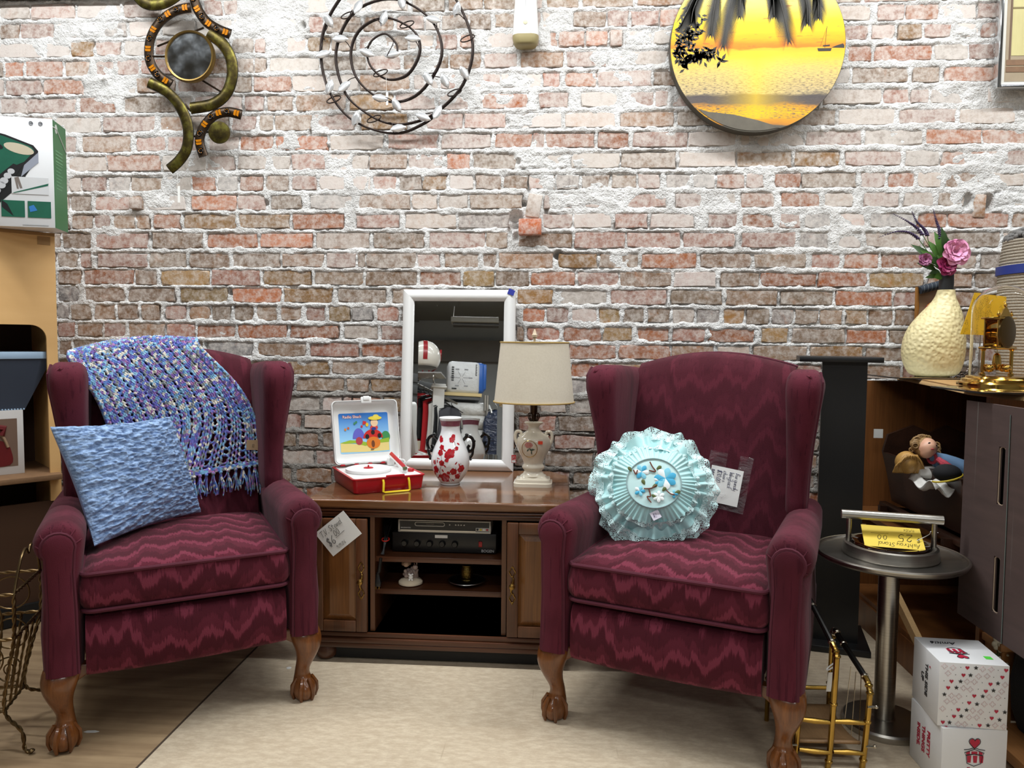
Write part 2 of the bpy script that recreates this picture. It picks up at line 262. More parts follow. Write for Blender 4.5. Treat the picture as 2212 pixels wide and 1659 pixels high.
# brick courses measured on the photograph: (y at x=200, y at x=1900, half height, bricks 'x0 x1 tone')
# tones: r red-pink, o orange, t tan, y ochre, g grey smeared, w almost buried in lime, k dark clinker
COURSES = [
 (-429, -498, 15, ''),
 (-388, -454, 15, ''),
 (-347, -410, 15, ''),
 (-306, -366, 15, ''),
 (-265, -322, 15, ''),
 (-224, -278, 15, ''),
 (-183, -234, 15, ''),
 (-142, -190, 15, ''),
 (-101, -146, 15, ''),
 (-60, -102, 15, ''),
 (-19, -58, 15, ''),
 (22, -15, 16, '0 63 g 66 161 r 166 260 w 267 345 r 350 436 g 440 478 r 483 513 r 516 630 w 634 712 w 720 790 w 800 880 g 890 960 t 967 1042 t 1046 1120 t 1124 1172 r 1180 1250 t'),
 (64, 27, 16, '0 40 t 44 116 r 120 170 w 174 272 k 278 345 w 350 420 g 424 500 g 505 585 w 590 640 w 668 697 r 704 780 t 785 850 t 856 915 r 920 950 w 955 1012 t 1015 1060 t 1070 1110 t 1116 1166 r 1172 1230 g 1237 1308 t 1313 1357 r 1363 1424 r 1427 1490 o 1495 1600 r 1605 1710 t 1715 1800 g 1810 1881 g 1897 1953 r 1958 2027 o 2030 2110 w 2115 2180 r 2186 2240 t'),
 (106, 69, 15, '0 90 w 100 150 w 154 202 y 207 260 r 268 330 g 335 395 r 400 495 g 500 547 t 551 573 r 620 660 w 665 712 y 715 768 t 775 826 r 830 880 t 885 937 g 942 987 r 993 1023 o 1050 1110 w 1112 1165 r 1188 1203 o 1208 1262 o 1265 1313 o 1317 1345 t 1352 1408 w 1413 1470 g 1475 1580 r 1585 1690 t 1700 1815 r 1823 1874 r 1882 1932 r 1940 1992 y 1997 2055 r 2060 2113 w 2120 2180 r 2186 2240 o'),
 (147, 115, 16, '-10 6 t 10 52 o 55 135 o 139 196 t 204 248 r 253 300 r 303 390 r 395 505 t 510 547 t 549 574 t 582 690 g 695 790 t 793 865 r 870 968 t 972 1038 t 1047 1118 r 1126 1216 t 1225 1311 r 1325 1442 g 1446 1550 t 1556 1660 r 1665 1822 k 1832 1882 o 1890 2013 o 2020 2090 g 2096 2180 r 2186 2260 g'),
 (186, 162, 16, '-20 6 r 10 90 r 93 178 o 184 292 g 295 378 t 385 498 r 505 541 t 548 628 o 632 708 g 712 773 g 777 885 t 893 948 r 951 985 r 988 1080 r 1082 1170 w 1173 1210 r 1220 1288 o 1292 1408 r 1412 1520 t 1525 1640 r 1645 1780 t 1790 1835 g 1842 1962 t 1972 2030 t 2040 2150 o 2156 2240 r'),
 (227, 208, 16, '0 55 r 57 163 r 172 250 o 267 378 t 384 415 g 420 522 r 528 570 r 576 632 t 639 746 t 756 850 y 855 940 r 948 1038 r 1042 1140 o 1165 1228 r 1255 1340 g 1359 1413 r 1415 1442 r 1451 1560 r 1565 1670 t 1675 1770 g 1779 1903 g 1910 1965 r 1968 2005 r 2012 2130 k 2135 2240 w'),
 (269, 252, 16, '0 113 r 120 215 g 221 335 r 346 395 t 400 495 t 500 553 r 560 590 t 593 672 t 679 765 r 780 880 y 922 998 r 1003 1092 r 1100 1212 w 1220 1330 g 1338 1457 t 1463 1570 t 1576 1685 g 1690 1805 t 1812 1935 g 1942 2065 r 2075 2195 g 2200 2280 r'),
 (312, 297, 16, '20 130 g 134 165 r 178 283 t 293 358 r 361 440 r 450 516 r 519 590 o 595 706 o 712 828 g 838 945 r 955 1060 r 1070 1150 o 1153 1176 r 1180 1284 o 1291 1359 o 1366 1485 r 1488 1590 w 1600 1660 g 1664 1738 g 1740 1862 r 1868 1995 g 2000 2120 o 2123 2230 o'),
 (353, 342, 16, '20 138 g 145 228 g 231 345 o 350 445 g 448 507 r 513 625 g 630 702 r 708 756 w 759 795 g 798 878 t 883 958 r 965 1016 o 1020 1115 t 1122 1233 g 1236 1338 g 1341 1460 t 1467 1588 g 1592 1710 y 1717 1815 y 1825 1945 r 1957 2030 g 2034 2156 o 2166 2250 r'),
 (398, 389, 15, '60 145 g 150 174 g 177 228 r 234 280 k 283 350 t 360 412 g 415 465 o 470 513 k 517 568 o 574 622 t 630 682 r 690 745 w 750 800 w 807 855 r 862 912 t 914 965 y 970 1022 w 1028 1082 t 1086 1140 t 1144 1198 r 1202 1250 k 1258 1317 t 1321 1375 t 1379 1425 r 1440 1490 k 1497 1545 k 1550 1608 o 1612 1650 r 1675 1730 o 1733 1850 t 1860 1912 r 1920 1975 o 1982 2035 g 2042 2120 t 2128 2212 g'),
 (439, 431, 15, '60 148 r 152 196 t 205 280 r 283 308 t 320 400 w 415 510 o 514 573 r 585 650 t 670 760 k 775 885 t 890 945 g 950 1010 g 1015 1128 t 1175 1255 r 1262 1330 r 1352 1440 r 1458 1516 r 1522 1588 g 1600 1672 o 1687 1772 o 1779 1842 g 1866 1942 r 1952 2020 g 2026 2084 t 2150 2230 g'),
 (479, 476, 15, '60 150 t 155 200 t 204 236 r 245 291 t 293 322 t 332 388 o 396 510 y 516 625 y 632 742 o 770 863 r 875 985 g 990 1100 k 1172 1235 r 1240 1320 w 1328 1398 r 1406 1500 w 1530 1592 r 1602 1672 o 1683 1730 r 1737 1795 k 1815 1870 w 1880 1976 k 1981 2047 o 2050 2180 o 2186 2260 t'),
 (520, 518, 16, '60 130 t 135 198 t 205 318 r 328 438 t 447 555 o 563 675 o 683 797 g 806 917 t 927 1048 r 1051 1095 t 1120 1236 t 1242 1350 r 1354 1470 r 1477 1588 r 1602 1718 r 1726 1790 k 1810 1860 w 1870 1990 g 1996 2036 r 2040 2160 t 2168 2260 g'),
 (562, 564, 15, '50 118 t 125 167 t 173 195 r 210 318 r 323 402 t 408 495 t 501 605 t 610 698 t 705 769 r 772 788 t 791 898 t 902 950 r 960 1035 t 1044 1072 t 1078 1193 t 1207 1290 y 1296 1380 t 1386 1505 o 1512 1622 t 1630 1740 t 1752 1815 r 1824 1897 o 1905 2015 o 2025 2110 t 2120 2230 t'),
 (599, 605, 15, '60 118 t 125 175 t 181 287 o 291 338 t 347 452 y 457 560 r 568 672 y 679 785 t 791 900 t 908 995 o 1001 1068 y 1071 1142 t 1147 1241 o 1249 1335 r 1340 1449 t 1456 1545 w 1557 1640 t 1645 1763 o 1768 1873 o 1878 1995 y 2005 2100 t 2108 2230 t'),
 (636, 645, 15, '60 118 t 125 170 k 184 271 t 275 378 t 388 492 y 501 607 o 613 717 y 730 833 t 847 930 t 940 1040 t 1050 1110 t 1118 1194 y 1200 1312 g 1320 1440 r 1450 1560 t 1568 1680 t 1687 1799 t 1807 1927 o 1933 2032 r 2040 2150 t 2158 2240 t'),
 (674, 686, 15, '60 100 k 105 120 t 125 147 k 153 196 t 203 247 t 254 298 t 305 345 t 356 401 r 409 452 t 457 499 t 505 547 t 555 598 t 607 651 t 661 702 r 711 757 y 761 806 k 815 860 r 868 910 t 917 960 r 968 1010 t 1018 1060 t 1068 1112 t 1128 1176 o 1181 1228 r 1235 1288 w 1294 1340 y 1346 1390 t 1399 1447 t 1453 1500 g 1505 1555 k 1563 1607 y 1613 1661 t 1668 1714 k 1719 1767 t 1772 1819 t 1828 1873 y 1878 1928 t 1935 1985 t 1992 2042 r 2049 2098 t 2105 2155 t'),
 (713, 727, 14, '60 118 t 125 160 r 168 220 t 225 270 r 278 355 t 361 420 r 426 508 o 515 620 o 626 730 o 743 815 g 824 930 r 937 1040 t 1046 1110 t 1116 1130 t 1140 1210 r 1217 1300 o 1304 1364 y 1376 1445 o 1453 1523 r 1531 1630 o 1646 1703 y 1712 1825 t 1830 1915 o 1922 2030 t 2040 2150 t 2158 2250 t'),
 (752, 765, 14, '50 122 t 129 152 t 159 231 t 241 325 r 332 435 t 446 546 k 557 660 t 669 775 r 782 880 o 887 990 t 997 1105 r 1112 1220 t 1229 1330 o 1337 1447 o 1452 1540 t 1550 1618 g 1629 1742 t 1751 1865 y 1872 1985 t 1992 2100 t 2108 2210 r'),
 (791, 804, 14, '530 610 t 618 710 y 717 818 t 829 900 r 1232 1292 o 1298 1400 t 1640 1715 t 1722 1775 r 1782 1860 t 1868 1945 t 1952 2055 r 2062 2165 t'),
 (827, 842, 14, '560 634 k 640 743 t 749 797 t 801 880 y 1120 1200 t 1208 1268 k 1275 1370 t'),
 (869, 883, 15, '520 606 t 611 690 g 697 738 w 740 758 r 762 822 o 828 900 y 1110 1160 t 1166 1222 g 1229 1292 g'),
 (906, 922, 15, '540 600 r 606 650 r 657 715 g 722 790 t 1120 1200 r 1206 1300 t'),
 (946, 961, 14, '540 590 t 597 640 t 646 688 t 696 750 t 1120 1190 r 1197 1285 r'),
 (983, 999, 15, '560 606 t 611 678 g 684 740 r 1110 1170 t 1178 1280 t'),
 (1022, 1040, 14, '570 630 t 640 716 t 724 800 r 1130 1230 r'),
]
for k in range(13):
    COURSES.append((1061+38.5*k, 1080+40.3*k, 14, ''))
TONE = {'r': (150, 98, 79), 'o': (164, 99, 62), 't': (136, 107, 82), 'y': (150, 117, 74), 'g': (170, 152, 138), 'w': (186, 160, 150), 'k': (128, 118, 114)}
COVER = {'r': .62, 'o': .42, 't': .42, 'y': .3, 'g': .78, 'w': 1.0, 'k': .72}
def wall_xz(x, y):
    p = py(x, y, WALL_Y); return p[0], p[2]
BRICKS = []          # x0, x1, z0, z1, tone, measured?, share of the usual lime cover
X_LO, X_HI = -3.0, 2.9
for ci, (ya, yb, hh, txt) in enumerate(COURSES):
    yat = lambda x: ya+(yb-ya)*(x-200)/1700.
    CV = 1. if ci < 22 else (.8 if ci < 25 else .5)
    tk = txt.split(); meas = [(float(tk[i]), float(tk[i+1]), tk[i+2]) for i in range(0, len(tk), 3)]
    row = []
    for a, b, t in meas:
        xa, _ = wall_xz(a, yat(a)); xb, _ = wall_xz(b, yat(b)); m = (a+b)/2
        h2 = hh+random.uniform(-1, 1); _, zt = wall_xz(m, yat(m)-h2); _, zb = wall_xz(m, yat(m)+h2)
        row.append((xa, xb, zb, zt, t, 1, CV))
    def fill(lo, hi):
        x = lo
        while x < hi-.05:
            w = random.choice((.19, .2, .205, .21, .1)); w = min(w, hi-x)
            if w > .04:
                d = ray(1106, 829); q = None
                # pixel x of this world x on the wall
                pxl = 1212+(x+w/2)*F_PX/WALL_Y; yy = yat(pxl); h2 = hh+random.uniform(-1, 1)
                _, zt = wall_xz(pxl, yy-h2); _, zb = wall_xz(pxl, yy+h2)
                row.append((x, x+w, zb, zt, random.choice('rttttogyk' if ci > 22 else 'rrotggwy'), 0, CV))
            x += w+.014
    if row:
        srt = sorted(row); gaps = [(X_LO, srt[0][0]-.014)]
        for p, q in zip(srt, srt[1:]):
            if q[0]-p[1] > .3: gaps.append((p[1]+.014, q[0]-.014))
        gaps.append((srt[-1][1]+.014, X_HI))
        for g in gaps: fill(*g)
    else: fill(X_LO+random.uniform(0, .1), X_HI)
    BRICKS += row
BRICKS = [b for b in BRICKS if b[2] > .0 and b[3] < 2.95]
# ---- mortar: one relief of lime mortar, smeared over the brick faces where the photograph shows it
ST = .0052; Z_LO, Z_HI = 0., 2.96
nx = int((X_HI-X_LO)/ST)+1; nz = int((Z_HI-Z_LO)/ST)+1
gx = X_LO+np.arange(nx)*ST; gz = Z_LO+np.arange(nz)*ST
big = fbm((nz, nx), 60, 3, .6, 1); mid = fbm((nz, nx), 14, 3, .6, 2, 1.6); fine = fbm((nz, nx), 4, 2, .7, 3); smear = fbm((nz, nx), 26, 4, .62, 4, 1.4)
edge = fbm((nz, nx), 7, 3, .65, 5); crk = fbm((nz, nx), 22, 3, .6, 6, 2.5)
h = .002+.006*big+.010*mid+.006*fine                    # proud of the brick face is positive
rub = np.zeros((nz, nx))
for bx0, bx1, bz0, bz1, t, ms, cvk in BRICKS:
    i0 = max(int((bx0-X_LO)/ST)-1, 0); i1 = min(int((bx1-X_LO)/ST)+2, nx); j0 = max(int((bz0-Z_LO)/ST)-1, 0); j1 = min(int((bz1-Z_LO)/ST)+2, nz)
    if i1 <= i0 or j1 <= j0: continue
    X = gx[i0:i1][None, :]; Z = gz[j0:j1][:, None]
    d = np.minimum(np.minimum(X-bx0, bx1-X), np.minimum(Z-bz0, bz1-Z))+edge[j0:j1, i0:i1]*.022
    cv = COVER[t]*cvk+random.uniform(-.1, .1)
    inside = -.0085+.034*(smear[j0:j1, i0:i1]+.1*(cv-.5))+.010*(cv-.55)+.002*fine[j0:j1, i0:i1]
    w = np.clip(d/.009+.35, 0, 1)
    h[j0:j1, i0:i1] = h[j0:j1, i0:i1]*(1-w)+inside*w
    gr = np.clip(1-np.abs(d+.001)/.0045, 0, 1)*np.clip((crk[j0:j1, i0:i1]-.02)*9, 0, 1)
    h[j0:j1, i0:i1] -= .011*gr
# dark open joints and the broken pocket near the middle and on the right
def pocket(px, pyy, rx, ry, depth):
    X0, Z0 = wall_xz(px, pyy); sx, sz = rx*WALL_Y/F_PX, ry*WALL_Y/F_PX
    r = np.sqrt(((gx[None, :]-X0)/sx)**2+((gz[:, None]-Z0)/sz)**2)+edge*1.2
    np.minimum(h, -depth*np.clip(1.6-r, 0, 1)+.004+.0*r, out=h, where=r < 1.35)
for p in ((1113, 468, 12, 12, .05), (1128, 440, 9, 6, .04), (1112, 489, 10, 8, .05), (1142, 398, 4, 16, .03), (1102, 500, 5, 14, .03), (1206, 551, 10, 8, .05), (2090, 436, 8, 14, .03), (2135, 440, 10, 16, .05), (1180, 452, 5, 22, .03),
          (1115, 508, 6, 12, .03), (497, 631, 5, 6, .04), (680, 40, 8, 7, .03), (655, 54, 4, 6, .025), (330, 516, 12, 7, .03), (670, 290, 3, 12, .02), (2035, 470, 6, 8, .03), (1722, 565, 5, 7, .03), (1120, 350, 5, 6, .02), (1240, 586, 5, 7, .02), (215, 550, 12, 3, .015), (246, 385, 22, 4, .02), (700, 436, 22, 4, .015), (572, 440, 8, 6, .02), (1000, 495, 28, 3, .015), (1070, 385, 6, 4, .01), (1090, 700, 4, 6, .02)):
    pocket(*p)
print('mortar', nx, nz, float(h.min()), float(h.max()))
co = np.empty((nz, nx, 3)); co[..., 0] = gx[None, :]; co[..., 1] = WALL_Y-h; co[..., 2] = gz[:, None]
idx = np.arange(nx*nz).reshape(nz, nx); q = np.stack([idx[:-1, :-1], idx[:-1, 1:], idx[1:, 1:], idx[1:, :-1]], -1).reshape(-1, 4)
me = bpy.data.meshes.new('wall_back'); me.vertices.add(nx*nz); me.vertices.foreach_set('co', co.ravel())
me.loops.add(q.size); me.loops.foreach_set('vertex_index', q.ravel()); me.polygons.add(len(q))
me.polygons.foreach_set('loop_start', np.arange(len(q))*4); me.polygons.foreach_set('use_smooth', np.ones(len(q), bool)); me.update(calc_edges=True)
n = NT('lime_mortar'); o = n.co(); f = n.noise(o, 9, 5, .65); g = n.noise(o, 160, 3, .6); b = n.noise(o, 55, 4, .65)
c = n.mix(n.step(f, .35, .7), C(206, 204, 201), C(236, 235, 233)); c = n.mix(n.math('MULTIPLY', n.step(g, .6, .78), .5), c, C(150, 144, 138))
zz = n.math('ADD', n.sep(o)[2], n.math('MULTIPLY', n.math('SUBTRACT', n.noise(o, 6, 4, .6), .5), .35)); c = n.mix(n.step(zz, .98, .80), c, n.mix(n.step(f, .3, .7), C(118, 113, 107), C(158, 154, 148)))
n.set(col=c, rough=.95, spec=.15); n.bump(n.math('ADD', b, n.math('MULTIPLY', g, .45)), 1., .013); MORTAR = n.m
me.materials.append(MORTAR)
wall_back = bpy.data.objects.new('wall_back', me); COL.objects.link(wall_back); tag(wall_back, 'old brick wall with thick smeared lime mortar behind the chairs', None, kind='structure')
def brick_mat(name, attr):
    n = NT(name); o = n.co()
    if attr:
        a = n.n('Attribute'); a.attribute_name = 'tone'; base = a.outputs['Color']; cov = a.outputs['Alpha']; seed = n.n('NewGeometry').outputs['Position']
    else:
        a = n.n('ObjectInfo'); base = a.outputs['Color']; cov = a.outputs['Alpha']; seed = n.n('NewGeometry').outputs['Position']
    f1 = n.noise(seed, 17, 5, .65, .6); f2 = n.noise(seed, 75, 5, .7); f3 = n.noise(seed, 420, 2, .6)
    c = n.mix(n.step(f1, .3, .7), n.mix(.22, base, C(108, 78, 58), 'MULTIPLY'), base)
    c = n.mix(n.step(f1, .56, .72), c, n.mix(.4, base, C(172, 104, 56)))
    wsh = n.math('ADD', n.math('MULTIPLY', f2, .7), n.math('ADD', n.math('MULTIPLY', cov, .37), n.math('MULTIPLY', n.noise(seed, 30, 4, .6), .75)))
    c = n.mix(n.math('MULTIPLY', n.step(wsh, .60, 1.14), .80), c, C(214, 207, 200))
    c = n.mix(n.math('MULTIPLY', n.step(f3, .66, .74), .5), c, C(222, 218, 212))
    n.set(col=c, rough=.9, spec=.2); n.bump(n.math('ADD', f2, n.math('MULTIPLY', f3, .4)), .55, .003); return n.m
BM_OBJ, BM_ATT = brick_mat('brick_face', False), brick_mat('brick_face_far', True)
def brick_geo(b):
    x0, x1, z0, z1 = b[:4]; cx, cz = (x0+x1)/2, (z0+z1)/2; hx, hz = (x1-x0)/2, (z1-z0)/2
    out = []; n = 4; u = random.uniform
    tilt, tl2, pr = u(-.012, .012), u(-.03, .03), u(-.0025, .0025)
    oy = []
    for i in range(n+1): oy.append((-hx+2*hx*i/n, -hz))
    for i in range(1, 3): oy.append((hx, -hz+2*hz*i/2))
    for i in range(1, n+1): oy.append((hx-2*hx*i/n, hz))
    oy.append((-hx, 0))
    front = []; back = []
    for x, z in oy:
        jx, jz = u(-.004, .004), u(-.003, .003)
        corner = u(.001, .006) if abs(abs(x)-hx) < 1e-6 and abs(abs(z)-hz) < 1e-6 else 0
        X, Z = x+jx-corner*np.sign(x), z+jz-corner*np.sign(z)
        front.append((X*.985, pr+tilt*X+tl2*Z*.3+.0012, Z*.95)); back.append((x+jx, pr+tilt*X+.006, z+jz))
    m = len(front); vs = front+back+[(p[0], .05, p[2]) for p in back]
    fs = [tuple(range(m))]+[(i, (i+1) % m, m+(i+1) % m, m+i) for i in range(m)]+[(m+i, m+(i+1) % m, 2*m+(i+1) % m, 2*m+i) for i in range(m)]
    return (cx, WALL_Y, cz), vs, fs
def tone_of(t, cvk):
    r, g, b = TONE[t]; k = random.uniform(.84, 1.12); s = random.uniform(-8, 8)
    cl = [min(max(v, 0), 245) for v in ((r+s)*k, g*k, (b-s*.5)*k)]
    return C(*cl)[:3]+(min(1, max(0, (COVER[t]+random.uniform(-.15, .15))*cvk)),)
def hidden(b):      # behind furniture or out of the frame
    x, z = (b[0]+b[1])/2, (b[2]+b[3])/2
    return (not b[5]) or z < .75 or (x < -.95 and z < 1.0) or (.15 < x < 1.0 and z < .95) or (-.65 < x < -.18 and z < 1.25) or x > 1.68 or x < -2.3 or z > 2.42
order = sorted(range(len(BRICKS)), key=lambda i: (hidden(BRICKS[i]), -(BRICKS[i][1]-BRICKS[i][0])*(BRICKS[i][3]-BRICKS[i][2])))
near = set(order[:300]); sv, sf, sc = [], [], []
for i, b in enumerate(BRICKS):
    loc, vs, fs = brick_geo(b); tn = tone_of(b[4], b[6])
    if i in near:
        m2 = bpy.data.meshes.new('brick'); m2.from_pydata(vs, [], fs); m2.materials.append(BM_OBJ)
        o = bpy.data.objects.new('brick', m2); COL.objects.link(o); o.parent = wall_back; o.location = loc; o.color = tn
    else:
        k = len(sv); sv += [(v[0]+loc[0], v[1]+loc[1], v[2]+loc[2]) for v in vs]; sf += [tuple(a+k for a in f) for f in fs]; sc += [tn]*len(vs)
m2 = bpy.data.meshes.new('brickwork'); m2.from_pydata(sv, [], sf); m2.materials.append(BM_ATT)
at = m2.color_attributes.new('tone', 'FLOAT_COLOR', 'POINT'); at.data.foreach_set('color', np.array(sc, np.float32).ravel())
o = bpy.data.objects.new('brickwork', m2); COL.objects.link(o); o.parent = wall_back; tag(o, kind='stuff')
# loose bricks of the broken pocket: one set on end, one knocked out, one stub deep in the hole on the right
def odd_brick(x0, y0, x1, y1, yo, rot, tn, cov):
    ax, az = wall_xz(x0, y1); bx, bz = wall_xz(x1, y0); cx, cz = (ax+bx)/2, (az+bz)/2
    mb = MB().at(cx, WALL_Y+yo, cz, ry=rot); mb.box((0, .03, 0), (bx-ax, .06, bz-az), .004)
    o = mb.build('brick', BM_OBJ, wall_back); o.color = C(*tn)[:3]+(cov,)
odd_brick(1138, 420, 1169, 470, -.012, .16, (158, 132, 112), .7)
odd_brick(1121, 475, 1170, 509, -.035, 0, (190, 92, 36), .25)
odd_brick(2101, 420, 2130, 470, -.004, .05, (150, 100, 50), .4)
odd_brick(284, 428, 307, 452, -.02, 0, (150, 115, 95), .5)
odd_brick(1318, 66, 1344, 101, -.012, 0, (160, 125, 108), .5)
# ---- floor: brown board, paler sheet laid over it on the right, and the rest of the shop
n = NT('brown_board'); o = n.co(); f = n.noise(n.scl(o, (2, 30, 1)), 1, 4, .6); g = n.noise(o, 7, 4, .6)
n.set(col=n.mix(n.step(n.math('ADD', f, n.math('MULTIPLY', g, .4)), .5, .95), C(142, 117, 88), C(176, 150, 116)), rough=.55); n.bump(g, .1, .002); FLOOR_B = n.m
n = NT('pale_sheet'); o = n.co(); f = n.noise(n.scl(o, (26, 60, 1)), 1, 5, .75); g = n.noise(o, 3.5, 5, .65); s = n.noise(n.scl(o, (60, 4, 1)), 1, 2, .5)
c = n.mix(n.step(f, .35, .7), C(190, 172, 147), C(213, 198, 173)); c = n.mix(n.math('MULTIPLY', n.step(g, .54, .74), .35), c, C(174, 154, 128)); c = n.mix(n.math('MULTIPLY', n.step(s, .7, .76), .3), c, C(150, 128, 104))
n.set(col=c, rough=.42); n.bump(f, .06, .001); FLOOR_P = n.m
mb = MB(); mb.bx(-4.2, 4.2, -5.5, 3.05, -.1, -.004); floor = mb.build('floor', FLOOR_B); tag(floor, 'brown board floor under the left chair', kind='structure')
mb = MB(); mb.bx(-1.02, 3.6, -2.0, 2.96, -.004, 0); mb.build('floor_sheet', FLOOR_P, floor)
mb = MB(); mb.bx(-1.024, -1.018, -2.0, 2.96, -.004, .0008); mb.build('sheet_edge', mk('sheet_edge', C(70, 56, 44), .8), floor)
WHITE_P = mk('painted_wall', C(150, 150, 148), .8, vs=2); GREYW = mk('grey_wall', C(150, 154, 156), .8, vs=1.5); CEIL = mk('dark_ceiling', C(120, 122, 120), .85, vs=1.5)
for nm, b, m, l in (('wall_left', (-4.3, -4.2, -5.5, 3.05, 0, 3.3), WHITE_P, 'plain side wall of the shop'), ('wall_right', (4.2, 4.3, -5.5, 3.05, 0, 3.3), WHITE_P, 'plain side wall of the shop'),
                 ('wall_rear', (-4.3, 4.3, -5.6, -5.5, 0, 3.3), GREYW, 'grey far wall seen in the mirror'), ('ceiling', (-4.3, 4.3, -5.6, 3.1, 3.3, 3.4), CEIL, 'dark ceiling seen in the mirror'),
                 ('wall_upper', (-4.3, 4.3, 3.0, 3.1, 2.95, 3.3), MORTAR, 'upper part of the brick wall above the picture'), ('wall_corner', (-4.3, -2.98, 3.0, 3.1, 0, 2.96), MORTAR, 'end of the brick wall at the left'), ('wall_end', (2.88, 4.3, 3.0, 3.1, 0, 2.96), MORTAR, 'end of the brick wall at the right'),
                 ('wall_backing', (-3, 2.9, 3.06, 3.1, 0, 2.96), mk('dark_cavity', C(20, 18, 16), 1), 'dark cavity behind the brickwork'),
                 ('trim_2', (-4.2, 4.2, -5.5, -5.36, 2.62, 2.95), mk('dark_band', C(104, 101, 97), .7), 'dark beam along the far wall in the mirror')):
    mb = MB(); mb.bx(*b); tag(mb.build(nm, m), l, kind='structure')
# dark ledge that crosses the top left corner of the picture
a = py(-60, 12, 2.9); b = py(262, -8, 2.9)
mb = MB(); mb.bx(a[0]-.6, b[0]+.05, 2.955, 2.995, 2.430, 2.50, .004); tag(mb.build('trim_1', mk('dark_ledge', C(58, 46, 42), .6)), 'dark wooden ledge across the top left of the brick wall', kind='structure')
# ---- strip light fixtures that carry the area lights
HOUS = mk('fixture_white', C(205, 205, 200), .4); TUBE = NT('lit_tube'); TUBE.set(col=(1, 1, 1, 1), emit=(1, .985, .95, 1), estr=3.); TUBE = TUBE.m
pos = ['over the armchair with the blanket', 'over the television stand', 'over the armchair with the ruffled cushion', 'over the oak shelf', 'added unseen as fill in the second row at the left', 'added unseen as fill in the second row in the middle', 'added unseen as fill in the second row at the right', 'added unseen as fill in the far row at the left', 'added unseen as fill in the far row at the right']  # second and far rows are unseen fixtures added to fill the light
for (x, y, w), wh in zip(STRIPS, pos):
    t = thing('strip_light_fixture', 'lit fluorescent strip light fixture '+wh, 'ceiling light', (x, y, STRIP_Z), 0, 'fluorescent strip lights')
    mb = MB(); mb.bx(-.62, .62, -.07, .07, .02, .09, .01); mb.build('housing', HOUS, t)
    for s in (-1, 1):
        mb = MB(); mb.tube([(-.6, s*.035, .002), (.6, s*.035, .002)], .012, 10); mb.build('tube', TUBE, t)
        mb = MB(); mb.tube([(s*.5, 0, .09), (s*.5, 0, .3)], .003, 6); mb.build('hanger', HOUS, t)
# ================================================================ wingback armchairs (local: x to the viewer's right, y towards the back, z up)
def flame(name, cols):
    """burgundy cloth with a zigzag flame pattern woven into it"""
    n = NT(name); x, y, z = n.sep(n.co()); t = n.math('SUBTRACT', z, y)
    base = n.noise(n.comb(n.math('MULTIPLY', x, 11), n.math('MULTIPLY', t, 1.3), 3.3), 1, 4, .55)
    tri = n.math('MULTIPLY', n.math('PINGPONG', n.math('ADD', x, n.math('MULTIPLY', base, .11)), .055), .55)
    jag = n.noise(n.comb(n.math('MULTIPLY', x, 260), n.math('MULTIPLY', t, 14), 0), 1, 2, .5)
    ph = n.math('ADD', n.math('ADD', t, tri), n.math('ADD', n.math('MULTIPLY', base, .26), n.math('MULTIPLY', jag, .035)))
    fr = n.math('FRACT', n.math('MULTIPLY', ph, 11.))
    lt, md, dk = cols
    c = n.ramp(fr, [(0, md), (.05, lt), (.24, lt), (.29, md), (.55, md), (.62, dk), (.93, dk), (1, md)])
    st = n.noise(n.comb(n.math('MULTIPLY', x, 150), n.math('MULTIPLY', y, 150), n.math('MULTIPLY', t, 9)), 1, 2, .5)
    c = n.mix(n.math('MULTIPLY', n.step(st, .6, .68), .4), c, C(52, 14, 26))
    wv = n.noise(n.co(), 420, 2, .6); fold = n.noise(n.scl(n.co(), (7, 7, 3)), 1, 3, .5)
    n.set(col=c, rough=.92, sheen=.06, spec=.15); n.bump(n.math('ADD', n.math('MULTIPLY', wv, .12), fold), .55, .012); return n.m
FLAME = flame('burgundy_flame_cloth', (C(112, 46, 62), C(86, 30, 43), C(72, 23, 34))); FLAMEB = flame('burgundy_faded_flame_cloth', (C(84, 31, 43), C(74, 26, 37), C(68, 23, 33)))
def plain_cloth(name):
    n = NT(name); x, y, z = n.sep(n.co()); t = n.math('SUBTRACT', z, y)
    base = n.noise(n.comb(n.math('MULTIPLY', x, 7), n.math('MULTIPLY', y, 7), n.math('MULTIPLY', t, 2)), 1, 3, .55)
    st = n.noise(n.comb(n.math('MULTIPLY', x, 130), n.math('MULTIPLY', y, 130), n.math('MULTIPLY', z, 8)), 1, 2, .5)
    c = n.mix(n.step(base, .42, .56), C(72, 24, 35), C(88, 33, 46)); c = n.mix(n.math('MULTIPLY', n.step(st, .58, .68), .55), c, C(54, 13, 27))
    wv = n.noise(n.co(), 420, 2, .6); fold = n.noise(n.scl(n.co(), (9, 9, 3)), 1, 3, .5)
    n.set(col=c, rough=.92, sheen=.06, spec=.15); n.bump(n.math('ADD', n.math('MULTIPLY', wv, .12), fold), .5, .012); return n.m
CLOTH = plain_cloth('burgundy_streaked_cloth')
PIPING = mk('burgundy_piping', C(78, 20, 38), .9)
LEGW = wood('chair_leg_oak', C(70, 36, 14), C(128, 76, 34), .28, ring=22, grain=70, axis=2, coat=.3)
def roll_profile(o=0.):
    """keyhole outline of an arm, x outward (0 = inner face of post), z up; o grows it"""
    R = .054+o; cx, cz = .042, .53
    pts = [(-.002-o, .2), (-.002-o, .40)]
    pts += [(-.004-o, .46)]
    pts += arc(cx, cz, R, 188, -62, 14)
    pts += [(.080+o, .455), (.078+o, .40), (.084+o, .30), (.080+o, .2)]
    return pts
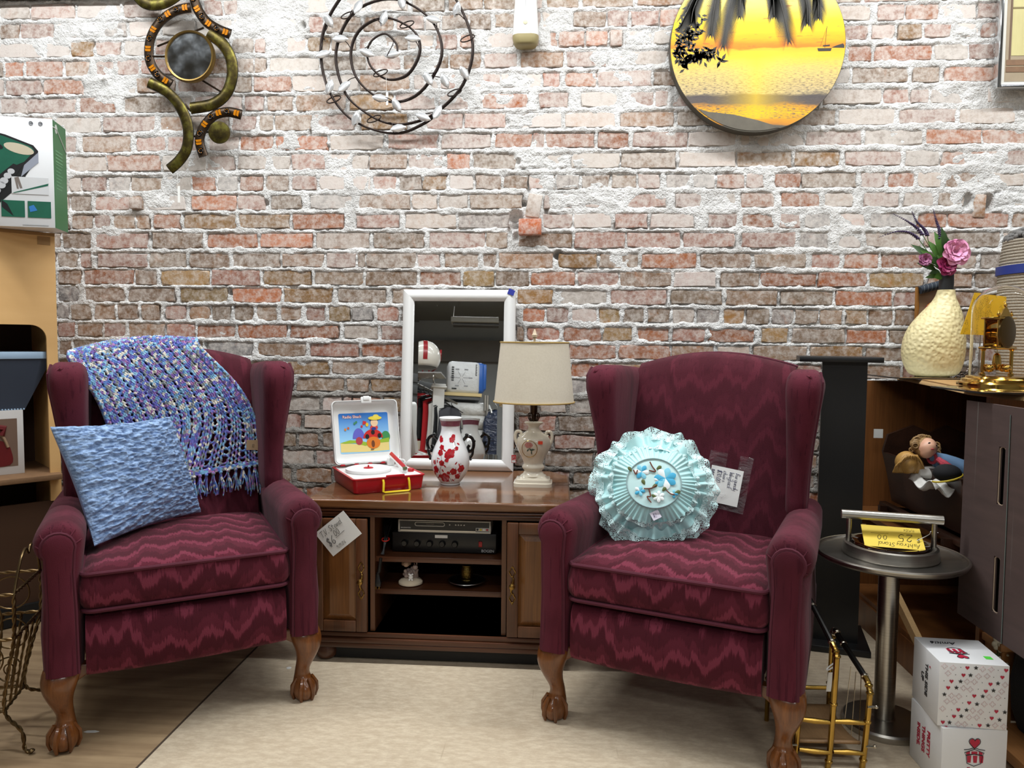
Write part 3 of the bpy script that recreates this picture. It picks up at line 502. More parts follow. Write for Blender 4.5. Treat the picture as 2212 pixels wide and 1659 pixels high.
def make_chair(name, label, loc, rz):
    t = thing(name, label, 'armchair', loc, rz, 'pair of wingback armchairs')
    hw = .256     # half width between the arms
    # seat cushion, boxed with piping
    def cush(u, v):
        return None
    rings = []
    for z, i in ((.350, .012), (.358, .002), (.378, -.006), (.41, -.006), (.438, .0), (.45, .008)):
        rings.append([(x, y, z+(.014*(1-(x/.27)**2) if z > .43 else 0)) for x, y in ring_box(0, .245, hw-i, .285-i, .03, 5)])
    for k in (.75, .45, .15):
        rings.append([(x*k/.97 if k < .75 else x*k, .245+(y-.245)*k, .452+.026*(1-k*k)) for x, y in ring_box(0, .245, hw, .285, .05, 5)])
    MB().loft(rings).build('seat_cushion', FLAME, t, 60)
    for zz in (.446, .354):
        mb = MB(); mb.tube([(x, y, zz+(.012*(1-(x/.27)**2) if zz > .4 else 0)) for x, y in ring_box(0, .245, hw-.001, .287, .03, 5)], .0055, 7, closed=True); mb.build('seat_piping', PIPING, t)
    # footrest board below the cushion
    def sec(x):
        b = .018*(1-(x/.26)**2); y0 = -.03-b; z0 = .185
        return [(x, y, z) for y, z in [(y0+.035, .337), (y0+.012, .331), (y0, .312), (y0-.006, .25), (y0-.002, .20), (y0+.01, z0), (y0+.045, z0-.004), (y0+.055, .25)]]
    MB().loft([sec(-hw+.008), *[sec(-hw+.012+(2*hw-.024)*i/10) for i in range(11)], sec(hw-.008)]).build('footrest', FLAME, t, 60)
    MB().bx(-hw+.01, hw-.01, .06, .62, .20, .33, .01).build('seat_frame', CLOTH, t)
    # arms: post with scroll, roll running to the back, inset front panel with piping and pleats
    for s in (-1, 1):
        def ringy(y, o, dz=0., k=1.): return [(s*(hw+.004+x), y, z+dz*(z-.2)) for x, z in roll_profile(o)]
        mb = MB(); mb.loft([ringy(-.032, -.012), ringy(-.022, -.003), ringy(.0, .003), ringy(.05, .003), ringy(.2, .0), ringy(.4, -.004), ringy(.56, -.012)]); mb.build('arm', CLOTH, t, 50)
        def key(o, R):
            cx, cz = .042, .525
            return [(s*(hw+.004+x), z) for x, z in [(.006-o, .2), (.008-o, .36), (.012-o, .46)]+arc(cx, cz, R, 200, -40, 12)+[(.068+o, .44), (.066+o, .36), (.070+o, .2)]]
        mb = MB(); mb.loft([[(x, -.03, z) for x, z in key(0, .036)], [(x, -.046, z) for x, z in key(-.002, .034)], [(x, -.050, z) for x, z in key(-.009, .027)]]); mb.build('arm_front', CLOTH, t, 50)
        mb = MB(); mb.tube([(x, -.040, z) for x, z in key(.001, .0365)], .0048, 6); mb.build('arm_piping', PIPING, t)
        mb = MB()
        for a in range(-30, 200, 33):
            c0 = (hw+.046, .525); mb.tube([(s*(c0[0]+.039*cos(radians(a))), -.036, c0[1]+.039*sin(radians(a))), (s*(c0[0]-.002+.050*cos(radians(a))), -.024, c0[1]+.004+.050*sin(radians(a)))], [.0018, .0024], 5)
        mb.build('pleats', CLOTH, t)
    # back with a raised crest, leaning backwards
    lean = .2
    def bsec(x):
        u = x/.245; top = .985+.042*(max(0, cos(u*pi/2*.98)))**.9-.012; th = .06+.02*(1-u*u)
        P = [(0-th, .44), (.0-th-.004, .60), (-th, .80), (-th+.005, top-.06), (-th+.022, top-.018), (-.01, top), (.035, top-.006), (.06, top-.03), (.065, .8), (.06, .44)]
        return [(x, .52+y+lean*(z-.44), z) for y, z in P]
    xs = [-.25, -.245, -.23]+[-.2+.4*i/10 for i in range(11)]+[.23, .245, .25]
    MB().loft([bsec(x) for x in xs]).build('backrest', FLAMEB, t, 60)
    mb = MB(); mb.tube([(x, .52+.05+lean*.56, bsec(x)[6][2]+.004) for x in xs], .005, 6); mb.build('back_piping', PIPING, t)
    # wings: padded side panels, rolled at the top, curving down to the arm
    for s in (-1, 1):
        st = [(.53, .33, .60, .030, .0), (.60, .345, .62, .031, .0), (.68, .345, .64, .032, .002), (.76, .33, .655, .037, .005), (.84, .312, .675, .043, .010), (.90, .30, .69, .049, .013), (.94, .303, .695, .050, .014), (.966, .325, .69, .043, .014), (.978, .37, .67, .024, .012)]
        rings = []
        for z, y0, y1, th, out in st:
            cx = hw+.018+out; n = 20; ring = []
            for px_, py_ in ring_box(0, (y0+y1)/2, th, (y1-y0)/2, min(th*.95, .036), 4):
                f = max(0, 1-(py_-y0)/.14)          # flare outward towards the front edge
                ring.append((s*(cx+px_+.012*f*f), py_, z-.10*max(0, (py_-y0-.12))*(1 if z > .9 else 0)))
            rings.append(ring)
        MB().loft(rings).build('wing', CLOTH, t, 60, sub=1)
        mb = MB(); mb.tube([(s*(hw+.018+out+.006+th*.97), y0+.03, z) for z, y0, y1, th, out in st[:-1]], .0048, 6); mb.build('wing_piping', PIPING, t)
        mb = MB()
        for k in range(3): mb.tube([(s*(hw+.025+.008*k), .35+.006*k, .966-.006*k), (s*(hw+.055), .316+.004*k, .955-.014*k), (s*(hw+.078), .322, .935-.02*k)], [.002, .004, .002], 5)
        mb.build('wing_folds', CLOTH, t)
    # rails and legs
    for s in (-1, 1): MB().bx(s*(hw+.01), s*(hw+.075), .03, .62, .2, .30, .01).build('side_rail', CLOTH, t)
    MB().bx(-hw-.04, hw+.04, .58, .66, .2, .62, .015).build('rear_panel', CLOTH, t)
    for s in (-1, 1):
        # cabriole leg, ball-and-claw foot
        x0 = s*(hw+.044); sec_ = [(.215, 0, .0, .044, .040), (.195, .004, -.006, .045, .042), (.17, .010, -.014, .042, .042), (.14, .010, -.018, .032, .034), (.11, .004, -.010, .024, .026), (.085, -.002, .002, .0205, .022), (.065, -.002, .004, .022, .024), (.05, .0, -.004, .028, .031), (.035, .002, -.010, .032, .036), (.018, .002, -.012, .031, .035), (.004, .002, -.010, .026, .029), (0, .002, -.01, .024, .026)]
        rings = []
        for z, ox, oy, ra, rb in sec_:
            ring = []
            for i in range(16):
                a = 2*pi*i/16; k = 1+(.10*abs(cos(2*a)) if z < .06 else (.12*abs(cos(2*a-pi/2)) if z > .15 else 0))
                ring.append((x0+s*ox+ra*k*cos(a), oy+rb*k*sin(a)+.002, z))
            rings.append(ring)
        leg = MB().loft(rings).build('leg', LEGW, t, 60, sub=1)
        mb = MB()
        for a in (-90, -30, 30, 90, 210, 270-120):
            ca, sa = cos(radians(a-90)), sin(radians(a-90)); cx = x0+s*.002; cy = -.008
            mb.tube([(cx+.02*ca, cy+.022*sa, .062), (cx+.033*ca, cy+.037*sa, .04), (cx+.035*ca, cy+.039*sa, .018), (cx+.03*ca, cy+.033*sa, .0)], [.006, .0075, .006, .004], 6)
        mb.build('claw', LEGW, leg)
        # knee block and rear leg
        mb = MB(); mb.loft([[(x0-s*a, y, z) for a, z in ((.0, .212), (.085, .212), (.07, .195), (.03, .17), (.0, .16))] for y in (-.018, .016)]); mb.build('knee_block', LEGW, t, bev=.004)
        mb = MB(); mb.loft([[(x0*.92+dx, .60+dy+.25*(.2-z), z) for dx, dy in ring_box(0, 0, h_, h_, .006, 2)] for z, h_ in ((.22, .024), (.1, .02), (0, .016))]); mb.build('rear_leg', LEGW, t)
    return t
def chair_at(pl, pr):
    a, b = pz(*pl, 0), pz(*pr, 0); m = (a+b)/2; d = b-a
    return (m[0], m[1], 0), atan2(d[1], d[0])
LC, LA = chair_at((147, 1610), (651, 1504)); RC_, RA = chair_at((1202, 1546), (1690, 1666))
CH_L = make_chair('wingback_armchair', 'burgundy wingback armchair with the knitted throw and blue pillow', LC, LA)
CH_R = make_chair('wingback_armchair', 'burgundy wingback armchair with the aqua ruffled cushion and price note', RC_, RA)
# ================================================================ television stand (x -.80 .. .02, front at y 2.31) and what is on and in it
WAL = wood('walnut_laminate', C(50, 28, 17), C(104, 64, 38), .32, ring=10, grain=55, axis=2); WALH = wood('walnut_top', C(70, 42, 24), C(132, 88, 54), .16, ring=9, grain=45, axis=0, coat=.5)
WALX = wood('walnut_rail', C(52, 29, 18), C(98, 58, 36), .3, ring=10, grain=55, axis=0)
OAKP = wood('walnut_panel', C(62, 34, 16), C(136, 88, 44), .3, ring=8, grain=50, axis=2)
BLACK = mk('black_plastic', C(18, 18, 19), .35); BLACKM = mk('black_matt', C(12, 12, 13), .7); BRASS = mk('antique_brass', C(150, 118, 62), .32, 1., var=.3, vs=60)
SX0, SX1, SY0, SY1, ST_Z = -.800, .022, 2.315, 2.90, .535
t = thing('television_stand', 'walnut television stand with two panelled doors and brass pulls', 'tv stand', ((SX0+SX1)/2, SY0, 0)); TVS = t
hw = (SX1-SX0)/2; D = SY1-SY0
poly = [(-hw-.012, -.012), (hw+.012, -.012), (hw+.012, D-.10), (hw-.06, D), (-hw+.06, D), (-hw-.012, D-.10)]
mb = MB(); mb.prism(poly, ST_Z-.028, ST_Z, 'xy'); mb.build('top', WALH, t, bev=.006)
mb = MB()
for k, (z, o) in enumerate(((.485, .004), (.495, .007), (.503, .002))): mb.bx(-hw-o, hw+o, -o, D-.1, z, z+.008, .003)
mb.bx(-hw, hw, 0, D-.1, .478, .507); mb.build('crown_moulding', WALX, t)
for s in (-1, 1): mb = MB(); mb.bx(s*hw, s*(hw-.016), .004, D-.1, .06, .48, .001); mb.build('side', WAL, t)
for s in (-1, 1): mb = MB(); mb.bx(s*(hw-.205), s*(hw-.19), .012, D-.1, .09, .48); mb.build('divider', WAL, t)
mb = MB(); mb.bx(-hw+.01, hw-.01, D-.115, D-.1, .06, .48); mb.build('back_panel', BLACKM, t)
IN = hw-.19
for z in (.342, .235): mb = MB(); mb.bx(-IN-.0, IN, .03, D-.12, z-.018, z, .002); mb.build('shelf', WALX, t)
mb = MB(); mb.bx(-hw+.002, hw-.002, .0, D-.1, .082, .1, .001); mb.build('bottom_board', WALX, t)
mb = MB()
for z0, z1, o in ((.083, .1, .006), (.066, .083, .012), (.048, .066, .008)): mb.bx(-hw-o, hw+o, -o, D-.1, z0, z1, .004)
mb.build('base_moulding', WALX, t)
mb = MB(); mb.bx(-hw+.03, hw-.03, .02, .05, .006, .05); mb.build('plinth', BLACKM, t)
for x in (-hw+.04, hw-.04):
    for y in (.03, D-.15):
        mb = MB(); mb.lathe([(.018, .05), (.03, .045), (.036, .03), (.034, .014), (.024, .002), (.02, 0)], 20, (x, y, 0)); mb.build('bun_foot', WALX, t)
def swirl_handle(par, x, y, z):
    """brass backplate with pierced ends, S-curved bar and a round knob"""
    SM = Matrix.Translation((x, y, z)) @ Matrix.Diagonal((.7, .8, .68, 1))
    mb = MB()
    for s in (-1, 1):
        cz = s*.062; pts = [(.011*cos(a)*(1+.25*cos(4*a)), -.003, cz+.022*sin(a)*(1+.08*cos(6*a))) for a in [2*pi*i/28 for i in range(28)]]
        mb.tube(pts, .0026, 6, closed=True)
        mb.tube([(.0, -.004, s*.09), (0, -.004, s*.084)], .003, 6)
        mb.tube(spline([(0, -.003, s*.042), (s*.005, -.006, s*.028), (s*.003, -.008, s*.012), (0, -.008, 0)], 5), [.003]*4+[.005]*4+[.0065]*4+[.007]*4, 8)
    mb.v = [tuple(SM @ Vector(v)) for v in mb.v]; mb.build('handle', BRASS, par)
    mb = MB(); mb.at(0, 0, 0, rx=pi/2); mb.lathe([(.006, .0), (.006, .012), (.012, .016), (.0145, .022), (.012, .028), (.006, .031)], 18); mb.v = [tuple(SM @ Vector(v)) for v in mb.v]; mb.build('knob', BRASS, par)
def door(s):
    x0, x1 = (-hw+.006, -IN-.004) if s < 0 else (IN+.004, hw-.006); z0, z1 = .105, .474
    d = MB(); f = .036
    d.bx(x0, x0+f, -.016, .0, z0, z1, .003); d.bx(x1-f, x1, -.016, .0, z0, z1, .003); d.bx(x0+f, x1-f, -.016, .0, z0, z0+f, .003); d.bx(x0+f, x1-f, -.016, .0, z1-f, z1, .003)
    do = d.build('door', WAL, t)
    r = [(x0+f, x1-f, z0+f, z1-f, -.004), (x0+f+.004, x1-f-.004, z0+f+.004, z1-f-.004, -.005), (x0+f+.022, x1-f-.022, z0+f+.022, z1-f-.022, -.014)]
    mb = MB(); mb.loft([[(a, y, c), (b, y, c), (b, y, e), (a, y, e)] for a, b, c, e, y in [(r[0][0], r[0][1], r[0][2], r[0][3], .0)]+r]); mb.build('door_panel', OAKP, do, 0)
    hx = (x1-f/2) if s < 0 else (x0+f/2)
    swirl_handle(do, hx, -.016, .275)
door(-1); door(1)
# --- price card taped to the left door
PAPER = mk('white_card', C(232, 232, 228), .6, var=.03); INK = mk('black_ink', C(24, 24, 28), .5)
pc = [py(740, 1106, 2.290), py(785, 1148, 2.290), py(720, 1200, 2.290), py(678, 1156, 2.290)]
ex = Vector(pc[0]-pc[3]).normalized(); cc = sum(pc)/4
t2 = thing('price_card', 'white price card reading T.V. Stand taped to the left door', 'price card', tuple(cc))
ang = atan2(ex.z, ex.x); M4 = Matrix.Rotation(-ang, 4, 'Y') @ Matrix.Rotation(pi/2, 4, 'X')
w2, h2 = .060, .047
mb = MB(); mb.X = M4; mb.box((0, 0, 0), (2*w2, 2*h2, .0012)); mb.build('card', PAPER, t2)
mb = MB(); mb.X = M4; hand(mb, 'T.V. Stand', -.05, .020, .019, .0011, adv=1.0); hand(mb, '$6', -.05, -.018, .027, .0015); hand(mb, '00', -.013, -.002, .019, .0012); mb.tube([(-.014, -.006, .0006), (.022, -.004, .0006)], .0009, 5, flat=.4); hand(mb, '9/19/26', -.032, -.038, .011, .0007)
mb.build('writing', INK, t2)
# --- amplifier and disc player on the upper shelf
SH1, SH2 = .342, .235; yF = 2.40
SILV = mk('silver_plastic', C(176, 174, 168), .35, .3); WPR = mk('white_print', C(190, 190, 190), .5); STEEL = mk('steel', C(190, 188, 184), .28, 1., var=.06)
a = py(848, 1190, yF); b = py(1072, 1190, yF)
t = thing('amplifier', 'black rack amplifier with five knobs and a red switch under the disc player', 'amplifier', ((a[0]+b[0])/2, yF, SH1)); w = (b[0]-a[0])/2
MB().bx(-w, w, 0, .26, .006, .066, .003).build('case', BLACKM, t); MB().bx(-w, w, -.004, 0, .004, .068, .002).build('face_plate', BLACK, t)
for x in (-w+.03, w-.03): MB().bx(x-.012, x+.012, .02, .24, 0, .006).build('foot', BLACK, t)
for k in range(5):
    x = -w+.042+.042*k; mb = MB().at(x, -.004, .033, rx=pi/2); mb.lathe([(.011, 0), (.0105, .008), (.008, .013), (.002, .013)], 16); kn = mb.build('knob', BLACK, t)
    mb = MB()
    for q in range(9): an = radians(225-270*q/8); mb.box((x+.0155*cos(an), -.0046, .033+.0155*sin(an)), (.0014, .001, .0014))
    mb.build('dial_marks', mk('dial_print', C(70, 70, 72), .6), t)
MB().bx(-.03, .012, -.006, -.0045, .052, .062).build('label_strip', PAPER, t)
MB().bx(w-.058, w-.046, -.009, -.004, .026, .044, .001).build('switch', mk('red_switch', C(150, 20, 22), .3), t)
lettering('BOGEN', .0125, frame((w-.028, -.0052, .012), (1, 0, 0), (0, 0, 1)), WPR, t)
a = py(859, 1145, 2.38); b = py(1060, 1145, 2.38); w = (b[0]-a[0])/2; pz0 = SH1+.068
t = thing('disc_player', 'silver and black disc player on top of the black amplifier', 'disc player', ((a[0]+b[0])/2, 2.385, pz0))
MB().bx(-w, w, .006, .22, .004, .046, .003).build('case', SILV, t)
mb = MB(); mb.bx(-w, w, 0, .006, .004, .011, .002); mb.bx(-w, w, 0, .006, .041, .046, .002); mb.bx(-w, -w+.006, 0, .006, .01, .042, .002); mb.bx(w-.006, w, 0, .006, .01, .042, .002); mb.build('bezel', SILV, t)
MB().bx(-w+.005, w-.005, .001, .006, .011, .042).build('front_panel', BLACK, t)
MB().bx(-w+.008, w-.05, -.001, .002, .0085, .0125).build('chrome_strip', STEEL, t)
mb = MB(); mb.tube([(x, 0, z) for x, z in ring_box(-.048, .032, .049, .006, .0055, 4)], .0014, 6, closed=True); mb.build('tray_rim', SILV, t)
MB().bx(-.06, -.034, .0, .0015, .031, .0325).build('tray_print', mk('tray_print', C(110, 100, 90), .6), t)
for x in (.018, .038, .047, .056, .066): mb = MB().at(x, .001, .032, rx=pi/2); mb.lathe([(.0028, 0), (.0026, .002), (.001, .0028)], 12); mb.build('button', SILV, t)
mb = MB(); mb.bx(w-.05, w-.006, -.0005, .0015, .0125, .0235, .001); mb.build('socket_plate', SILV, t)
for x, c in ((w-.044, (20, 20, 20)), (w-.033, (200, 180, 30)), (w-.0225, (225, 225, 225)), (w-.012, (170, 30, 60))):
    mb = MB().at(x, 0, .018, rx=pi/2); mb.lathe([(.0038, 0), (.0036, .0025), (.0022, .003), (.002, .0012)], 12); mb.build('socket', mk('socket_%d' % c[1], C(*c), .3), t)
lettering('MAGNAVOX', .0058, frame((-w+.026, .0004, .0185), (1, 0, 0), (0, 0, 1)), WPR, t, bold=.0001)
for x in (-w+.03, w-.03): MB().bx(x-.008, x+.008, .02, .2, 0, .004).build('foot', BLACK, t)
# --- bundle of cable with a plug hanging over the shelf
a = py(834, 1130, 2.40); b = py(833, 1165, 2.375); c = py(823, 1205, 2.345); d = py(816, 1255, 2.34)
t = thing('power_cord', 'bundled black power cord with red tie hanging over the shelves', 'cord', (a[0], a[1], SH2))
def L(p): return (p[0]-a[0], p[1]-a[1], p[2]-SH2)
mb = MB()
for k in range(9):
    j = lambda q: random.uniform(-q, q)
    mb.tube(spline([(L(a)[0]+j(.018), .05+j(.02), L(a)[2]+j(.006)), (L(a)[0]+j(.012), .02, L(a)[2]-.012), (L(b)[0]+j(.004), L(b)[1]+j(.004), L(b)[2]), (L(c)[0]+.004+j(.004), L(c)[1]+.004, L(c)[2]+.01)], 5), .0028, 6)
mb.build('strands', BLACK, t)
mb = MB(); p = L(b); mb.tube([(p[0]+.012*cos(q), p[1]+.012*sin(q), p[2]+.003*sin(q)) for q in [2*pi*i/16 for i in range(16)]], .002, 6, closed=True); mb.build('tie', mk('red_tie', C(200, 40, 30), .5), t)
mb = MB(); p0, p1 = L(c), L(d); mb.tube([p0, tuple(np.array(p0)*.4+np.array(p1)*.6), (p1[0], p1[1], .05)], .006, 8, flat=.7); mb.build('cable', BLACK, t)
mb = MB(); mb.loft([[(p1[0]+x, p1[1]+y, z) for x, y in ring_box(0, 0, h_, h_*.7, .003, 2)] for z, h_ in ((.05, .006), (.03, .009), (.024, .012), (.012, .011), (.010, .011))]); mb.build('plug', BLACK, t)
for s in (-1, 1): MB().bx(p1[0]+s*.005-.001, p1[0]+s*.005+.001, p1[1]-.003, p1[1]+.003, .0, .011).build('prong', BRASS, t)
# --- porcelain figurine: child with a lamb on an oval base
p = pz(884, 1266, .235); t = thing('figurine', 'small porcelain figurine of a figure with a lamb on a cream base', 'figurine', (p[0], 2.40, .235))
CRM = mk('cream_porcelain', C(226, 212, 186), .3); PNK = mk('dusty_porcelain', C(168, 150, 142), .4, var=.2, vs=40); WHP = mk('white_porcelain', C(230, 228, 224), .25); BRN = mk('brown_hair', C(132, 106, 88), .5)
MB().lathe([(.030, 0), (.040, .004), (.040, .010), (.034, .016), (.02, .02), (.0, .021)], 28).build('base', CRM, t)
mb = MB()
for k in range(26): a = random.uniform(0, 2*pi); mb.ball((-.004+.021*cos(a)*random.uniform(.4, 1), .008+.012*sin(a), .03+random.uniform(-.006, .014)), random.uniform(.006, .010), 8, 6)
mb.build('woolly_body', PNK, t)
mb = MB(); mb.lathe([(.018, .02), (.016, .036), (.010, .048), (.008, .054), (.004, .056)], 16, (.006, .014, 0)); mb.tube([(.012, .010, .048), (.022, .004, .046), (.020, -.004, .040)], .0045, 8); mb.build('dress', PNK, t)
mb = MB(); mb.ball((-.016, .006, .066), .0115, 14, 10, (1, 1, .95)); mb.build('head', mk('porcelain_face', C(196, 168, 146), .4), t)
mb = MB(); mb.ball((-.017, .009, .070), .0125, 14, 8, (1, 1, .8)); mb.ball((-.005, .008, .068), .006, 10, 6, (1, 1, 1.3)); mb.ball((-.028, .008, .066), .006, 10, 6, (.8, 1, 1.3)); mb.build('bonnet', BRN, t)
mb = MB(); mb.ball((.016, -.002, .058), .009, 12, 8); mb.tube([(.02, 0, .064), (.021, .0, .074)], .002, 6); mb.tube([(.012, 0, .064), (.013, 0, .07)], .002, 6); mb.build('lamb_head', PNK, t)
mb = MB(); mb.ball((.005, -.022, .030), .008, 12, 8, (1, .8, 1)); mb.ball((.0, -.024, .040), .0035, 8, 6); mb.ball((.011, -.024, .040), .0035, 8, 6); mb.ball((.005, -.024, .036), .005, 10, 6); mb.ball((.001, -.026, .022), .004, 8, 6); mb.ball((.010, -.026, .022), .004, 8, 6); mb.build('small_animal', WHP, t)
# --- brass jar standing on a dark dish
p = pz(1006, 1268, .235); t = thing('serving_dish', 'shallow dark dish with silver rim on the middle shelf', 'dish', (p[0], 2.415, .235))
MB().lathe([(.022, 0), (.03, .002), (.052, .008), (.061, .014), (.060, .016), (.050, .011), (.028, .005), (.0, .005)], 36).build('bowl', mk('dark_dish', C(30, 30, 30), .25, .6), t)
mb = MB(); mb.tube([(.0605*cos(a), .0605*sin(a), .0155) for a in [2*pi*i/40 for i in range(40)]], .0016, 6, closed=True); mb.build('rim', STEEL, t)
t = thing('brass_jar', 'ribbed dark brass jar standing in the shallow dish', 'jar', (p[0], 2.415, .2405))
AGB = mk('aged_brass', C(110, 92, 48), .35, 1., var=.5, vs=120, bs=180, bstr=.8)
MB().lathe([(.012, 0), (.017, .003), (.019, .01), (.021, .025), (.021, .045), (.017, .054), (.0185, .056), (.0185, .060), (.015, .062), (.0, .063)], 24).build('body', AGB, t)
mb = MB()
for k in range(5): mb.tube([((.0205-.0004*k)*cos(a), (.0205-.0004*k)*sin(a), .012+.009*k) for a in [2*pi*i/24 for i in range(24)]], .0014, 6, closed=True)
mb.build('ribs', AGB, t)
# ================================================================ on the stand: record player, vase, lamp, mirror
Z0 = ST_Z
RED = mk('red_plastic', C(176, 14, 30), .3, var=.05); WPL = mk('white_plastic', C(228, 228, 226), .3, var=.03); YEL = mk('yellow_plastic', C(226, 196, 30), .3, var=.05)
fl = pz(764, 1070, Z0); W_ = .247; A_ = radians(31.5)
t = thing('record_player', 'toy portable record player with red case and open white lid', 'record player', (fl[0], fl[1], Z0), A_)
DEP, HB = .275, .052
k = DEP
mb = MB(); mb.loft([[(x, y, z) for x, y in ring_box(W_/2, DEP/2, W_/2-i, DEP/2-i, .014, 4)] for z, i in ((.0, .008), (.004, .004), (.03, .001), (.046, -.001), (.048, -.004), (.052, -.004), (.052, .004), (.050, .006))]); mb.build('case', RED, t, 40)
mb = MB(); mb.loft([[(x, y, z) for x, y in ring_box(W_/2, DEP/2, W_/2-.004, DEP/2-.004, .012, 4)] for z in (.044, .0505)]); mb.build('deck', WPL, t)
mb = MB(); mb.lathe([(.076, .0505), (.079, .057), (.078, .062), (.070, .0645), (.024, .0635), (.021, .060), (.0, .060)], 40, (.092, .140, 0)); mb.build('turntable', WPL, t)
mb = MB(); mb.lathe([(.017, .0605), (.017, .064), (.014, .0655), (.0, .0655)], 24, (.092, .140, 0)); mb.lathe([(.003, .064), (.003, .072), (.001, .073)], 10, (.092, .140, 0)); mb.build('turntable_label', RED, t)
mb = MB(); mb.bx(.186, .203, .05, .062, .0505, .062, .003); mb.bx(.190, .214, .215, .240, .0505, .078, .004); mb.build('tonearm_rest', WPL, t)
mb = MB(); mb.tube([(.195, .056, .066), (.198, .14, .078), (.202, .228, .090)], .0085, 8, flat=.55); mb.build('tonearm', WPL, t)
mb = MB(); mb.tube([(.195, .057, .0712), (.198, .14, .0835), (.202, .228, .0955)], .0068, 8, flat=.25); mb.build('tonearm_strip', mk('red_strip', C(178, 40, 46), .4), t)
MB().bx(.188, .202, .044, .056, .063, .073, .002).build('cartridge', mk('olive_cart', C(88, 92, 60), .5), t)
mb = MB(); mb.lathe([(.011, .0505), (.011, .060), (.0095, .062), (.0, .062)], 20, (W_-.022, .075, 0)); mb.build('knob', RED, t)
mb = MB()
for q in range(3): mb.tube([(W_-.024+.012*cos(a), .165+.02*sin(a*.7)+.006*q, .062+.014*sin(a)+.002*q) for a in [2*pi*i/20+q for i in range(20)]], .0028, 6, closed=True)
mb.tube(spline([(W_-.03, .15, .06), (W_-.02, .12, .058), (W_-.012, .11, .054)], 5), .0028, 6); mb.build('cord', WPL, t)
hx0, hx1 = W_*.40, W_*.76
mb = MB(); mb.tube([(hx0, -.006, .044), (hx0, -.012, .036), (hx0-.002, -.014, .006), (hx0+.004, -.015, .003), (hx1-.004, -.015, .003), (hx1+.002, -.014, .006), (hx1, -.012, .036), (hx1, -.006, .044)], .0048, 8, flat=.8); mb.build('carry_handle', YEL, t)
MB().bx(hx0+.012, hx1-.012, -.004, .004, .046, .058, .002).build('latch_lip', RED, t)
# lid: open shell leaning back, picture sheet inside
lid = thing('lid', None, None); lid.parent = t; lid.location = (0, DEP-.006, .056); lid.rotation_euler = (radians(-13), 0, 0)
LH = .232
def rr(x0, x1, z0, z1, r): return [(x, z) for x, z in ring_box((x0+x1)/2, (z0+z1)/2, (x1-x0)/2, (z1-z0)/2, r, 4)]
prof = [(0, -.034), (-.0015, -.03), (-.001, -.004), (.004, .004), (.004, .004), (.008, .0), (.009, -.004), (.004, -.034)]
mb = MB(); mb.loft([[(x, y, z) for x, z in rr(i, W_-i, i, LH-i, .016)] for i, y in ((.003, -.032), (.0, -.032), (.001, -.01), (.005, .001), (.012, .004), (.03, .004), (.03, .0005), (.014, .0), (.009, -.004), (.006, -.014), (.004, -.032))], cap=False); mb.build('lid_shell', WPL, lid, 45)
mb = MB(); mb.bx(.02, W_-.02, .0008, .0045, .02, LH-.02); mb.build('lid_floor', WPL, lid)
mb = MB(); mb.bx(W_*.44, W_*.60, -.036, -.026, LH-.012, LH+.012, .003); mb.bx(W_*.47, W_*.57, -.040, -.034, LH-.002, LH+.014, .003); mb.build('lid_clasp', WPL, lid)
for q in range(5): MB().bx(.02+.05*q, .036+.05*q, -.032, -.02, -.005, .003, .001).build('hinge', RED, lid)
# picture sheet: sky, meadow, path, toadstool houses, notes, a child with a hat
px0, px1, pz0_, pz1_ = .030, W_-.030, .040, .188; yP = .0002
pic = lid
def flat(poly, y, col, nm, par=pic, rough=.4):
    mb = MB(); mb.raw([(x, y, z) for x, z in poly]+[(x, y+.0004, z) for x, z in poly], [tuple(range(len(poly)))]+[(i, (i+1) % len(poly), len(poly)+(i+1) % len(poly), len(poly)+i) for i in range(len(poly))]); return mb.build(nm, mk('print_'+nm, C(*col), rough, var=.05), par, 0)
pw, ph = px1-px0, pz1_-pz0_
def U(u, v): return (px0+u*pw, pz0_+v*ph)
def blob(u, v, ru, rv, n=18, a0=0, a1=360): return [U(u+ru*cos(radians(a0+(a1-a0)*i/n)), v+rv*sin(radians(a0+(a1-a0)*i/n))) for i in range(n if a1-a0 >= 360 else n+1)]
n_ = NT('print_sky'); z_ = n_.sep(n_.co())[2]; n_.set(col=n_.ramp(n_.math('DIVIDE', n_.math('SUBTRACT', z_, pz0_), ph), [(.3, C(150, 205, 240)), (1, C(20, 110, 200))]), rough=.4)
mb = MB(); q = rr(px0, px1, pz0_, pz1_, .006); mb.prism(q, yP-.0003, yP, 'xz'); mb.build('picture_sheet', n_.m, pic, 0)['label'] = 'printed picture of toadstool houses under a blue sky'
flat([U(.01, .04), U(.5, .02), U(.99, .03), U(.99, .25), U(.5, .2), U(.01, .27)], yP-.0008, (226, 204, 130), 'sand')
flat([U(.005, .27), U(.2, .33), U(.4, .31), U(.55, .25), U(.75, .30), U(.995, .35), U(.995, .24), U(.7, .22), U(.5, .17), U(.3, .25), U(.1, .25)], yP-.0012, (150, 180, 50), 'meadow')
flat(blob(.93, .38, .09, .14), yP-.0011, (60, 140, 80), 'bush')
flat(blob(.38, .36, .12, .26, 16, 0, 180), yP-.0014, (96, 96, 190), 'blue_cap'); flat(blob(.385, .30, .07, .10), yP-.0016, (170, 60, 70), 'blue_house')
flat(blob(.67, .36, .20, .22, 18, 0, 180), yP-.0018, (196, 36, 30), 'red_cap'); flat(blob(.67, .24, .14, .15), yP-.0020, (216, 120, 36), 'orange_house')
for u, v in ((.55, .40), (.80, .41), (.67, .50)): flat(blob(u, v, .04, .06), yP-.0022, (30, 20, 20), 'spot')
flat(blob(.66, .21, .035, .09), yP-.0022, (110, 60, 30), 'house_door')
